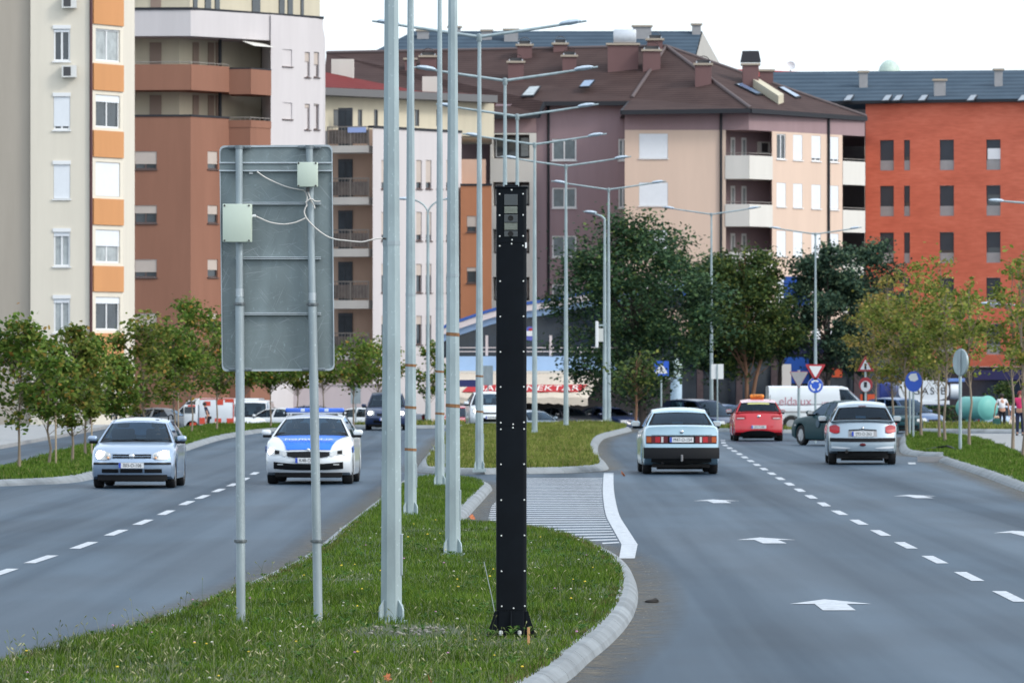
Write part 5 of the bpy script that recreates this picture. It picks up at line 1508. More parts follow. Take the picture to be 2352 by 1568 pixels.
for sx in (-1, 1):
    h = c.patch('headlight', M_LENS, [(sx * x, a, b) for x, a, b in ((.43, .64, .70), (.47, .605, .735), (.56, .59, .765), (.66, .59, .785), (.72, .61, .79), (.76, .65, .785))], 1, .016)
    lit(c, sx * .655, .688, .088, parent=h)
    c.disc('side_lamp', M_LENS, sx * .50, .67, .05, 1, .03, parent=h)
    c.disc('indicator', M_AMBER if False else mat('indicator_amber', (.7, .38, .2), .3), sx * .49, .632, .025, 1, .036, parent=h)
    rl = MB()
    rl.tube([(sx * .60, .05, 1.405), (sx * .60, -.05, 1.475), (sx * .60, -.6, 1.50), (sx * .60, -1.1, 1.475), (sx * .60, -1.25, 1.40)], .016, 8); rl.build('roof_rail', M_BLK, c.root, smooth=60)
c.plate('003-O-106', 1, .478)
wi = MB(); wi.tube([(-.55, 1.06, 1.0), (.05, 1.02, .985)], .008, 5); wi.tube([(-.05, 1.06, 1.0), (.5, 1.02, .985)], .008, 5); wi.build('wiper', M_BLK, c.root)
GOLF = c
# ---- police car
g = gp(714, 1112.5)
S_POL = spec(HATCH, L=4.67, W=1.815, H=1.46, wy=(1.45, -1.22), yA=1.10, yF=.30, yR=-1.55, yC=-2.05, wbelt=.83, wroof=.60, wr=.325, tw=.215,
    top=[(2.34, .69), (2.22, .78), (1.9, .88), (1.5, .945), (1.10, .985), (0, .99), (-1.4, 1.0), (-2.05, 1.01), (-2.34, .97)],
    plan=[(2.34, .93), (2.1, .975), (1.6, 1.0), (-1.4, 1.0), (-2.0, .965), (-2.34, .925)],
    front_lean=[(.2, .12), (.36, .0), (.56, .0), (.66, .07), (.80, .17)])
c = Car('police_car', 'white police car with blue bonnet and blue roof light bar, driving towards the camera', 'police car', S_POL, (g.x, g.y + 2.33, 0), math.pi + R(-1.5), P_WHITE)
M_PBLUE = mat('police_blue', (.012, .15, .68), .35, coat=.2, spec=.3)
c.patch('lower_intake', M_BLK, sym(lambda x: (.295 + .03 * (abs(x) / .72) ** 2, .425 + .045 * (abs(x) / .72) ** 2), frange(-.72, .72, 17)), 1, .010)
c.patch('chin', M_UND, sym(lambda x: (.17, .245), frange(-.70, .70, 15)), 1, .006)
gr = c.patch('grille', M_BLK, sym(lambda x: (.535 + .06 * (abs(x) / .44) ** 2, .685 - .012 * (abs(x) / .44)), frange(-.44, .44, 17)), 1, .012)
for k in range(19):
    x = -.40 + .8 * k / 18
    c.patch('grille_slat', M_UND, [(x - .006, .57, .67), (x + .006, .57, .67)], 1, .02, parent=gr)
c.patch('grille_rim', M_CHROME, sym(lambda x: (.686 - .012 * (abs(x) / .46), .702 - .010 * (abs(x) / .46)), frange(-.46, .46, 17)), 1, .018)
c.disc('badge', M_CHROME, 0, .715, .035, 1, .02)
for sx in (-1, 1):
    h = c.patch('headlight', M_LENS, [(sx * x, a, b) for x, a, b in ((.56, .62, .70), (.64, .605, .72), (.74, .605, .74), (.82, .62, .755), (.845, .635, .755))], 1, .014)
    c.patch('lamp_bezel', M_BLK, [(sx * x, a, b) for x, a, b in ((.60, .63, .695), (.66, .625, .705), (.70, .627, .71))], 1, .020, parent=h)
    lit(c, sx * .785, .68, .068, rx=.05, parent=h)
    c.patch('inner_headlight', M_LENS, [(sx * x, a, b) for x, a, b in ((.455, .585, .665), (.50, .585, .69), (.545, .605, .695))], 1, .016)
    c.patch('fog_lamp', M_LENS, [(sx * x, .405, .425) for x in (.52, .58, .64)], 1, .02)
    rl = MB(); rl.tube([(sx * .61, .1, 1.41), (sx * .61, 0, 1.475), (sx * .61, -.7, 1.50), (sx * .61, -1.3, 1.47), (sx * .61, -1.4, 1.40)], .016, 8); rl.build('roof_rail', M_BLK, c.root, smooth=60)
# blue bonnet panel follows the bonnet, light bar, lettering
def on_top(cc, x, y, lift):
    P = cc.ring(y); zt = np.interp(abs(x), [p[0] for p in reversed(P[7:])][0:], [p[1] for p in reversed(P[7:])])
    w = cc.warp(abs(x), y, cc.top(y)); return Vector((x, w.y, zt + lift))
b = MB(); rows = []
for k in range(12):
    t = k / 11; y = 2.335 + (1.16 - 2.335) * t; hw = .46 + .27 * t
    rows.append([on_top(c, hw * (2 * j / 10 - 1), y, .006) for j in range(11)])
b.grid(rows)
r2 = [[s.warp(-.47 + .94 * j / 10, 2.335, z) + Vector((0, .010, 0)) for j in range(11)] for z in (.735, .765)] if False else None
b.build('bonnet_panel', M_PBLUE, c.root, smooth=60)
pn = Matrix(((-1, 0, 0, 0), (0, -.96, .0, 1.93), (0, .22, 1, .905), (0, 0, 0, 1)))
text_part('bonnet_lettering', 'ПОЛИЦИЈА', .17, P_WHITE, c.root, T(0, 1.93, .928) @ Matrix.Rotation(R(-11), 4, 'X') @ RZ(math.pi), extrude=.004, sx=1.05)
lb = MB(); lb.rbox((-.62, -.28, 1.475), (.62, -.02, 1.565), .03); lbo = lb.build('light_bar', mat('blue_light_bar', (.03, .12, .55), .2, coat=.5), c.root, smooth=50)
b = MB(); b.rbox((-.66, -.26, 1.44), (.66, -.06, 1.477), .01); b.build('light_bar_base', P_WHITE, c.root).parent = lbo
b = MB(); [b.rbox((x - .05, -.285, 1.485), (x + .05, -.015, 1.555), .02) for x in (-.25, .25)]; b.build('light_bar_clear', mat('clear_lens', (.45, .52, .62), .2), c.root).parent = lbo
for sx in (-1, 1):
    b = MB(); b.add([s_ for s_ in [c.warp(sx * .912, y, z) for y, z in ((2.0, .66), (1.6, .66), (1.6, .80), (1.95, .78))]], [(0, 1, 2, 3)]); b.build('blue_flash', M_PBLUE, c.root)
c.plate('K48-O-270', 1, .50, eps=.04)
POL = c
# ---- pale saloon seen from behind
g = gp(1561, 1089)
c = Car('saloon', 'old pale blue grey saloon seen from behind, driving away in the left lane', 'car', spec(SEDAN, mirror_mat=P_PALE, H=1.42, lift_r=.16, top=[(2.22, .78), (2.1, .82), (1.5, .90), (.90, .95), (-.6, .975), (-1.55, 1.03), (-2.0, 1.03), (-2.22, 1.005)]), (g.x, g.y + 2.0, 0), R(1.0), P_PALE, scale=1.03)
c.patch('rear_panel', M_BLK, sym(lambda x: (.655, .825), frange(-.775, .775, 21)), -1, .006)
for sx in (-1, 1):
    tl = c.patch('tail_light', M_TAILD, [(sx * x, .672, .812) for x in (.30, .42, .55, .68, .775)], -1, .016)
    for x0, x1, m in ((.31, .375, M_TAILD), (.40, .445, M_TAILW), (.47, .575, M_TAILR), (.665, .765, M_AMBER)):
        c.patch('lens', m, [(sx * x0, .682, .802), (sx * (x0 + x1) / 2, .682, .802), (sx * x1, .682, .802)], -1, .021, parent=tl, thick=.02)
c.patch('bumper', P_PALE, sym(lambda x: (.575, .645), frange(-.80, .80, 21)), -1, .045, thick=.06)
c.patch('bumper_skirt', M_BLK, sym(lambda x: (.34, .575), frange(-.83, .83, 23)), -1, .038, thick=.06)
c.patch('lower_valance', M_UND, sym(lambda x: (.22 + .06 * abs(x), .38), frange(-.66, .66, 15)), -1, -.06, thick=.05)
c.patch('boot_seam', M_BLK, sym(lambda x: (.832, .840), frange(-.66, .66, 15)), -1, .008, thick=.015)
c.disc('badge', M_CHROME, 0, .91, .042, -1, .012)
b = MB(); b.tube([(-.42, -1.9, .25), (-.42, -2.14, .245)], .028, 8); b.tube([(.40, -2.0, .25), (.40, -2.25, .245)], .028, 8) if False else None; b.build('exhaust', M_UND, c.root, smooth=60)
b = MB(); b.tube([(0, -2.1, .30), (0, -2.30, .30), (0, -2.32, .42)], .022, 8); b.build('tow_bar', M_GREYP, c.root, smooth=60)
c.plate('M47-O-154', -1, .74, eps=.03)
c.root.scale.z *= 1.03
MERC = c
# ---- silver supermini seen from behind
g = gp(1986, 1067)
S206 = spec(HATCH, L=3.84, W=1.665, H=1.435, wy=(1.2, -1.24), yA=.82, yF=.10, yR=-1.35, yC=-1.72, wbelt=.77, wroof=.555, wr=.295,
    top=[(1.92, .68), (1.8, .74), (1.5, .84), (1.15, .91), (.82, .95), (0, .965), (-1.2, .985), (-1.72, .99), (-1.92, .93)],
    plan=[(1.92, .90), (1.7, .97), (1.3, 1.0), (-1.1, 1.0), (-1.6, .96), (-1.92, .90)], bow_r=.20, rglass=(.04, .86), tail_lean=[(.2, .12), (.34, .02), (.50, .0), (.60, .04), (.75, .09), (.98, .19)])
c = Car('hatchback', 'silver grey supermini seen from behind in the right lane, black bumper strip, E92 plate', 'car', S206, (g.x, g.y + 1.9, 0), R(-1.5), P_SILVER2, scale=1.045)
c.patch('bumper_strip', M_BLK, sym(lambda x: (.52 + .012 * x * x, .605 + .01 * x * x), frange(-.775, .775, 23)), -1, .020)
for sx in (-1, 1):
    tl = c.patch('tail_light', mat('tail_pink', (.34, .045, .06), .45, spec=.2), [(sx * x, a, b) for x, a, b in ((.545, .735, .86), (.61, .705, .895), (.70, .715, .90), (.785, .75, .87))], -1, .018)
    c.patch('lens', M_TAILR, [(sx * x, a, b) for x, a, b in ((.555, .728, .775), (.66, .712, .79), (.775, .748, .81))], -1, .023, parent=tl)
    c.patch('rear_reflector', M_SHUT if False else P_WHITE, [(sx * x, a, b) for x, a, b in ((.30, .372, .38), (.45, .362, .40), (.60, .365, .415), (.74, .375, .42))], -1, .008)
c.patch('boot_handle', M_BLK, sym(lambda x: (.790 - .02 * abs(x) / .33, .812 - .02 * abs(x) / .33), frange(-.33, .33, 11)), -1, .016)
c.disc('badge', M_CHROME, 0, .83, .03, -1, .016)
c.patch('plate_recess', M_GREYP, sym(lambda x: (.63, .77), frange(-.34, .34, 7)), -1, .006)
c.plate('E92-O-263', -1, .70, eps=.03)
c.disc('fog_lamp', M_TAILD, 0, .455, .035, -1, .012, rx=.075)
c.patch('lower_valance', M_UND, sym(lambda x: (.19, .32), frange(-.60, .60, 17)), -1, -.06)
b = MB(); b.tube([(-.38, -1.6, .30), (-.38, -1.90, .295)], .04, 10); b.build('exhaust', M_UND, c.root, smooth=60)
b = MB(); c.ruled(b, c.rlo, c.rhi, -.16, .16, .885, .935, -.06, -.05, 4, -.02); b.build('brake_light', M_TAILD, c.root)
c.root.scale.z *= 1.05
wi = MB(); wi.tube([(0, -1.78, 1.04), (.45, -1.72, 1.06)], .010, 6); wi.build('wiper', M_BLK, c.root)
# ---- red taxi
g = gp(1743, 1013)
S_TAXI = spec(HATCH, L=4.2, W=1.786, H=1.48, wbelt=.82, wroof=.61, rglass=(.05, .88), yC=-1.88, yR=-1.5, tail_lean=[(.2, .10), (.33, .0), (.56, .0), (.6, .05), (.8, .08), (1.0, .18)], wr=.315, top=[(2.1, .72), (1.98, .775), (1.7, .85), (1.35, .91), (.98, .96), (0, .98), (-1.2, 1.0), (-1.88, 1.01), (-2.1, .96)])
c = Car('taxi', 'red hatchback taxi with an orange roof sign, seen from behind', 'taxi', S_TAXI, (g.x, g.y + 2.0, 0), R(0), P_RED, scale=.93)
for sx in (-1, 1):
    tl = c.patch('tail_light', M_TAILR, [(sx * x, a, b) for x, a, b in ((.45, .80, .885), (.55, .775, .90), (.68, .77, .905), (.79, .78, .89))], -1, .016)
    c.patch('lens', M_TAILW, [(sx * x, .785, .822) for x in (.50, .62, .76)], -1, .022, parent=tl)
c.disc('badge', M_CHROME, 0, .865, .055, -1, .016)
c.patch('bumper_seam', M_TAILD, sym(lambda x: (.655, .665), frange(-.78, .78, 17)), -1, .006, thick=.01)
c.patch('diffuser', M_BLK, sym(lambda x: (.18, .38 - .10 * (abs(x) / .62) ** 3), frange(-.62, .62, 17)), -1, .012)
c.plate('J52-T-308', -1, .50, eps=.02)
b = MB(); c.ruled(b, c.rlo, c.rhi, -.58, .58, .70, .86, -.06, -.05, 6, -.02); b.build('window_sticker', mat('sticker_yellow', (.55, .55, .22), .6), c.root)
b = MB(); b.rbox((-.25, -.62, 1.485), (.25, -.44, 1.632), .05); ts = b.build('roof_sign', mat('taxi_orange', (.80, .27, .035), .5), c.root, smooth=50)
text_part('roof_sign_lettering', 'TAXI', .13, mat('taxi_brown', (.14, .04, .02), .6), c.root, T(0, -.623, 1.565) @ FACE_CAM, sx=1.1).parent = ts
b = MB(); b.tube([(.45, -.75, 1.43), (.45, -.95, 1.62)], .008, 5); b.build('aerial', M_BLK, c.root)
# separate spoiler; sky sheen along the roof edge painted in as pale pink
b = MB(); c.ruled(b, c.rlo, c.rhi, -.96, .96, .90, 1.02, -.06, -.05, 8, -.05); c.ruled(b, c.rlo, c.rhi, -.96, .96, .90, 1.02, -.06, -.05, 8, -.02); b.build('roof_spoiler', paint('painted_sky_sheen', (.70, .60, .66), 0, .2), c.root, smooth=60)
# ---- dark green saloon turning across
g = gp(1858, 1022)
c = Car('saloon', 'dark green saloon turning left across the road, half hidden behind the silver supermini', 'car', spec(SEDAN, L=4.4, H=1.40), (g.x + 1.05, g.y - .85, 0), R(24), P_GREEN, scale=1.0)
for sx in (-1, 1): c.patch('headlight', M_LENS, [(sx * x, .60, .70) for x in (.45, .6, .72)], 1, .012); c.patch('tail_light', M_TAILR, [(sx * x, .66, .80) for x in (.45, .6, .74)], -1, .012)
c.patch('bumper_strip', M_BLK, sym(lambda x: (.44, .5), frange(-.78, .78, 13)), 1, .012)
b = MB(); b.box((-.88, 1.62, .60), (-.845, 1.68, .64)); b.build('side_indicator', M_TAILW, c.root)
b = MB(); b.lathe([(.001, -.02), (.12, -.02), (.12, .0), (.001, .0)], 16, T(-.86, .1, .68) @ Matrix.Rotation(R(90), 4, 'Y')); b.build('door_logo', mat('door_logo', (.02, .06, .10), .4), c.root)
# ---- oncoming cars at the roundabout
def front_bits(c, hx0, hx1, hz0, hz1, lamp=True, gr=(.58, .68), low=(.3, .42), lr=.085):
    for sx in (-1, 1):
        h = c.patch('headlight', M_LENS, [(sx * x, hz0, hz1) for x in (hx0, (hx0 + hx1) / 2, hx1)], 1, .014)
        if lamp: lit(c, sx * (hx0 * .45 + hx1 * .55), (hz0 + hz1) / 2, lr, parent=h)
    c.patch('grille', M_BLK, sym(lambda x: gr, frange(-.36, .36, 9)), 1, .010)
    c.patch('bumper_intake', M_BLK, sym(lambda x: low, frange(-.5, .5, 9)), 1, .010)
    c.patch('lower_valance', M_UND, sym(lambda x: (.17, .26), frange(-.7, .7, 13)), 1, .006)
def rear_bits(c, m=None):
    for sx in (-1, 1): c.patch('tail_light', m or M_TAILR, [(sx * x, .70, .86) for x in (.55, .66, .76)], -1, .014)
    c.patch('bumper_strip', M_BLK, sym(lambda x: (.46, .53), frange(-.78, .78, 13)), -1, .012)
g = gp(886, 988)
c = Car('hatchback', 'dark blue hatchback with lit headlights coming round the bend, partly behind the nearest lamp post', 'car', spec(HATCH, H=1.56, W=1.75, wroof=.62), (g.x, g.y + 2, 0), math.pi, P_NAVY, scale=.93)
front_bits(c, .48, .76, .62, .78); c.plate('J17-K-482', 1, .45)
g = gp(1123, 986.5)
c = Car('hatchback', 'white hatchback with lit headlights coming round the roundabout, partly behind the black camera column', 'car', spec(HATCH, L=3.8, W=1.70, H=1.47), (g.x, g.y + 1.9, 0), math.pi + R(4), P_WHITE, scale=1.0)
front_bits(c, .42, .74, .64, .80, gr=(.60, .66), low=(.30, .44)); c.plate('A25-M-617', 1, .47)

# ---- parked and background cars
def bg_car(name, label, S, px, py, Y, rz, p, scale=1.0, group='cars parked beyond the roundabout', front=True):
    x = (px - CX) * Y / FPX
    c = Car(name, label, 'car', S, (x, Y, zg(Y)), rz, p, group, scale)
    front_bits(c, .46, .74, .60, .74, lamp=False); rear_bits(c)
    return c
bg_car('saloon', 'black parked saloon with bluish windscreen, first of the dark cars right of the camera column', SEDAN, 1300, 972, 284, R(-146), P_BLACK, .98)
bg_car('saloon', 'dark navy parked saloon just left of the big dark tree trunk', SEDAN, 1396, 972, 286, R(-144), P_NAVY, .98)
bg_car('saloon', 'silver blue parked saloon at the edge of the roundabout grass, only its bonnet showing', SEDAN, 1222, 980, 268, R(-150), P_SILVER2, .95)
bg_car('hatchback', 'dark blue parked hatchback hidden behind the silver blue bonnet', HATCH, 1218, 966, 292, R(-150), P_BLUE, .98)
bg_car('minivan', 'dark navy parked people carrier behind the pale saloon', spec(HATCH, H=1.68, L=4.5, yA=1.25, yF=.35, wroof=.62, yC=-2.0, yR=-1.75), 1612, 976, 262, R(-142), P_NAVY, 1.0)
bg_car('hatchback', 'light blue parked hatchback between the navy people carrier and the red taxi', HATCH, 1668, 966, 290, R(-142), P_BLUE, 1.0)
bg_car('hatchback', 'steel blue parked car showing only its roof above the pale saloon', HATCH, 1520, 968, 290, R(-142), P_SILVER2, .95)
bg_car('saloon', 'dark parked car behind the big tree trunk', SEDAN, 1462, 966, 296, R(-144), P_BLACK, .95)
bg_car('hatchback', 'blue parked car with a pale bonnet among the young trees on the right', spec(HATCH, H=1.6), 2074, 970, 258, R(-140), P_BLUE, 1.0)
bg_car('saloon', 'teal parked saloon half hidden by the right end of the supermini', SEDAN, 2066, 1000, 222, R(-172), P_GREEN, .72)
bg_car('hatchback', 'pale silver parked car behind the woman in the white top', HATCH, 2330, 965, 278, R(-75), P_SILVER, 1.0)
bg_car('hatchback', 'red and blue car waiting behind the white hatchback', HATCH, 1062, 975, 262, R(180), P_RED, .95)
LG = 'cars parked behind the row of young trees'
bg_car('saloon', 'grey parked saloon left of the white van', SEDAN, 345, 975, 262, R(80), P_GREY, .95, LG)
bg_car('saloon', 'dark parked car beside the orange bay of the cream block', SEDAN, 282, 972, 268, R(85), P_BLACK, .9, LG)
bg_car('saloon', 'white parked car behind the police car roof', SEDAN, 630, 972, 262, R(70), P_WHITE, .95, LG)
bg_car('saloon', 'dark parked saloon above the police light bar', SEDAN, 695, 958, 290, R(78), P_NAVY, 1.0, LG)
bg_car('saloon', 'white parked saloon between the police car and the dark blue hatchback', SEDAN, 815, 965, 276, R(75), P_WHITE, 1.0, LG)
bg_car('saloon', 'dark parked saloon beside the yellow bin', SEDAN, 880, 958, 292, R(80), P_GREY, 1.0, LG)

# ---- vans and trucks
VAN = dict(L=4.4, W=1.80, H=1.83, zb=.22, wr=.31, wy=(1.42, -1.30), bow_f=.22, bow_r=.05, yA=1.62, yF=.92, yR=.55, yC=.5, wbelt=.84, wroof=.74,
    top=[(2.2, .78), (2.05, .90), (1.62, 1.06), (.95, 1.12), (.56, 1.13), (.55, 1.13), (-2.2, 1.13)], plan=[(2.2, .90), (1.9, .97), (1.4, 1.0), (-2.2, 1.0)],
    front_lean=[(.2, .08), (.36, 0), (.55, 0), (.8, .12)], tail_lean=[(.2, 0), (1.1, 0)], pillars=[(0, .06, 'b'), (.06, .84, 'g'), (.84, 1, 'b')], mirror_dz=.14)
def van(name, label, loc, rz, p, scale, S=VAN, cat='van', group=None, boxtop=None):
    c = Car(name, label, cat, S, loc, rz, p, group, scale)
    b = MB(); H, w = S['H'], S['W'] / 2; n = 6
    prof = [(-w, 1.12), (-w * .995, 1.35), (-w * .965, H - .22), (-w * .90, H - .06), (-w * .75, H - .008), (0, H + .008), (w * .75, H - .008), (w * .90, H - .06), (w * .965, H - .22), (w * .995, 1.35), (w, 1.12)]
    yb, yf = -S['L'] / 2 + .01, S['yR'] + .06
    rows = [[Vector((x, y, z)) for x, z in prof] for y in (yb, yf)]
    b.grid(rows)
    for r_ in rows: b.add(r_, [tuple(range(len(r_)))])
    b.build('cargo_body', p, c.root, smooth=40)
    return c
g = gp(1890, 992)
c = van('delivery_van', 'white delivery van with faded red lettering crossing behind the red taxi', (g.x, g.y + .6, 0), R(-88), P_WHITE, .93)
ty = c.S['W'] / 2 + .004
M_LT = mat('faded_red_lettering', (.42, .20, .25), .6)
Mv = Matrix(((0, 0, 1, ty - .002), (1, 0, 0, -1.05), (0, 1, 0, 1.22), (0, 0, 0, 1)))
text_part('side_lettering', 'eldalux', .46, M_LT, c.root, Mv @ T(-.1, 0, 0), extrude=.004, sx=1.0)
text_part('side_lettering', 'HOME', .13, M_LT, c.root, Mv @ T(1.25, -.06, 0), extrude=.004, sx=1.6)
b = MB(); b.box((ty - .02, -2.0, .78), (ty + .01, .35, .84)); b.build('side_moulding', M_GREYP, c.root)
front_bits(c, .5, .78, .66, .86, lamp=False); rear_bits(c)
g = gp(408, 972)
c = van('panel_van', 'white panel van parked behind the young trees, left of the red chequered vehicle', ((488 - CX) * 268 / FPX, 268, zg(268)), R(83), P_WHITE, 1.0, group=None)
front_bits(c, .5, .78, .66, .86, lamp=False); rear_bits(c)
c = van('minibus', 'white minibus parked nose out beside the red chequered box truck', ((578 - CX) * 262 / FPX, 263, zg(263)), R(178), P_WHITE, .9)
front_bits(c, .5, .78, .66, .86, lamp=False)
b = MB(); [b.box((-.91, a, 1.08), (-.875, a + .78, 1.46)) for a in (-1.95, -1.05, -.15)]; b.build('side_window', M_PANE, c.root)
# red and white chequered vehicle
Yq = 260
tr = thing('box_truck', 'white box truck with red chequers and a red outline, parked behind the young trees', 'truck', ((498 - CX) * Yq / FPX, Yq, zg(Yq) + .12), 0, scale=.92)
MB().rbox((-.78, -.9, .45), (.82, .9, 1.62), .05).build('cargo_box', P_WHITE, tr, smooth=40)
MB().rbox((-1.5, -.85, .35), (-.80, .85, 1.35), .08).build('cab', P_WHITE, tr, smooth=40)
M_CHQ = mat('chequer_red', (.55, .06, .03), .5)
for (a, b_, c0, d) in ((-.55, -.25, 1.3, 1.5), (.02, .34, 1.34, 1.58), (.42, .82, 1.46, 1.585), (-.05, .25, .46, .72), (.5, .785, .46, .72), (-1.2, -.9, .36, .52), (-1.3, -.95, 1.26, 1.34), (-.76, -.5, .46, .75)): MB().box((a, -.912 if a > -.78 else -.862, c0), (b_, -.89 if a > -.78 else -.84, d)).build('red_chequer', M_CHQ, tr)
MB().box((.79, -.915, .46), (.83, -.88, 1.585)).build('red_edge', M_CHQ, tr)
MB().box((-.75, -.915, 1.59), (.83, -.88, 1.63)).build('red_edge', M_CHQ, tr)
MB().box((-1.45, -.865, .95), (-.95, -.83, 1.25)).build('cab_window', M_PANE, tr)
for x in (-1.1, .45):
    MB().lathe([(.001, -.1), (.3, -.1), (.32, 0), (.3, .1), (.001, .1)], 18, T(x, -.75, .32) @ Matrix.Rotation(R(90), 4, 'X')).build('wheel', M_TYRE, tr, smooth=40)
# tanker truck, rear end on, on the right
Yt = 276
tk = thing('tanker_truck', 'white tanker truck with black lettering and blue chassis band, behind the right-hand young trees', 'truck', ((2122 - CX) * Yt / FPX, Yt, zg(Yt) + .48), R(0))
prof = [(1.14 * math.copysign(abs(math.cos(t)) ** .6, math.cos(t)), 1.66 + .46 * math.copysign(abs(math.sin(t)) ** .6, math.sin(t))) for t in [2 * math.pi * k / 28 for k in range(28)]]
mb = MB()
for y in (0, 5.5): mb.add([(x, y, z) for x, z in prof], [tuple(range(28))])
mb.add([(x, y, z) for y in (0, 5.5) for x, z in prof], [(k, (k + 1) % 28, 28 + (k + 1) % 28, 28 + k) for k in range(28)])
mb.build('tank', P_WHITE, tk, smooth=40)
text_part('tank_lettering', 'GAS B', .46, M_PLATET, tk, T(.25, -.012, 1.62) @ FACE_CAM, sx=1.0, spacing=1.3)
MB().rbox((-1.16, -.06, 1.02), (1.16, .3, 1.2), .02).build('upper_band', P_WHITE, tk)
MB().rbox((-1.18, -.1, .76), (1.18, 5.4, .98), .03).build('blue_band', mat('truck_blue', (.02, .05, .22), .4), tk)
MB().rbox((-.7, -.14, .44), (1.1, .2, .72), .03).build('rear_panel', P_WHITE, tk)
MB().box((-1.0, 0, .25), (1.0, 5.2, .5)).build('chassis', M_UND, tk)
MB().rbox((-.5, .4, 2.08), (.2, 1.2, 2.30), .05).build('hatch', W_LOGGIA, tk)
MB().lathe([(.001, -.2), (.34, -.2), (.36, 0), (.34, .2), (.001, .2)], 16, T(1.45, .6, 1.62) @ Matrix.Rotation(R(90), 4, 'Y')).build('hose_reel', P_WHITE, tk, smooth=40)
MB().rbox((1.1, .4, 2.05), (1.9, 1.2, 2.2), .03).build('locker', mat('locker_blue', (.10, .20, .50), .5), tk)
MB().rbox((-1.75, 4.2, .5), (-1.2, 6.5, 2.0), .08).build('cab', mat('cab_blue', (.02, .04, .22), .4), tk)
for x in (-.9, .9):
    MB().lathe([(.001, -.18), (.42, -.18), (.45, 0), (.42, .18), (.001, .18)], 18, T(x, 1.0, .45) @ Matrix.Rotation(R(90), 4, 'Y')).build('wheel', M_TYRE, tk, smooth=40)
# ------------------------------------------------------------------ galvanised metal
def galv(name, c, rough=.5, scratch=False, metal=.55):
    m = bpy.data.materials.new(name); n, l, b = nodes_of(m)
    tc = n.new('ShaderNodeTexCoord')
    def nz(sc, st, det=4, rot=0.0):
        mr = n.new('ShaderNodeMapping'); mr.inputs['Rotation'].default_value = (0, rot, 0); l.new(tc.outputs['Object'], mr.inputs[0])
        mp = n.new('ShaderNodeMapping'); mp.inputs['Scale'].default_value = st
        l.new(mr.outputs[0], mp.inputs[0])
        z = n.new('ShaderNodeTexNoise'); z.inputs['Scale'].default_value = sc; z.inputs['Detail'].default_value = det; l.new(mp.outputs[0], z.inputs[0]); return z.outputs[0]
    def ramp(src, p0, v0, p1, v1):
        r_ = n.new('ShaderNodeValToRGB'); e = r_.color_ramp.elements; e[0].position = p0; e[1].position = p1; e[0].color = (*v0, 1); e[1].color = (*v1, 1); l.new(src, r_.inputs[0]); return r_.outputs[0]
    base = ramp(nz(5, (1, 1, .35), 5), .3, [v * .82 for v in c], .7, [min(1, v * 1.14) for v in c])
    def lighter(base, fac, col):
        x = n.new('ShaderNodeMix'); x.data_type = 'RGBA'; l.new(fac, x.inputs[0]); l.new(base, x.inputs[6]); x.inputs[7].default_value = (*col, 1); return x.outputs[2]
    base = lighter(base, ramp(nz(34, (1, 1, .6), 2), .66, (0, 0, 0), .74, (.55, .55, .55)), [min(1, v * 1.6) for v in c])
    if scratch:
        for rot, sc in ((.45, 3.2), (-.55, 3.8), (1.15, 2.8), (.12, 3.4), (-.9, 3.0)):
            base = lighter(base, ramp(nz(sc, (.9, 1, 42), 1, rot), .70, (0, 0, 0), .75, (.30, .30, .30)), (.48, .51, .54))
        base = lighter(base, ramp(nz(1.7, (3, 1, .4), 6), .5, (0, 0, 0), .8, (.5, .5, .5)), [v * 1.35 for v in c])
    l.new(base, b.inputs['Base Color']); b.inputs['Metallic'].default_value = metal; b.inputs['Roughness'].default_value = rough
    bp = n.new('ShaderNodeBump'); bp.inputs['Strength'].default_value = .15; bp.inputs['Distance'].default_value = .005; l.new(nz(60, (1, 1, 1)), bp.inputs['Height']); l.new(bp.outputs[0], b.inputs['Normal'])
    return m
M_GALV = galv('galvanised_steel', (.305, .375, .395), .55, metal=.35)
M_GALV2 = galv('galvanised_tube', (.30, .355, .38), .5, metal=.4)
M_BACK = galv('aluminium_sign_back', (.17, .212, .222), .5, True, .25)
M_BACKR = galv('aluminium_rim', (.42, .47, .50), .45)
M_TAPE = mat('brown_tape', (.20, .10, .045), .8, var=.4, vscale=30)
M_LAMPH = mat('lamp_housing', (.42, .50, .58), .4, metal=.2)

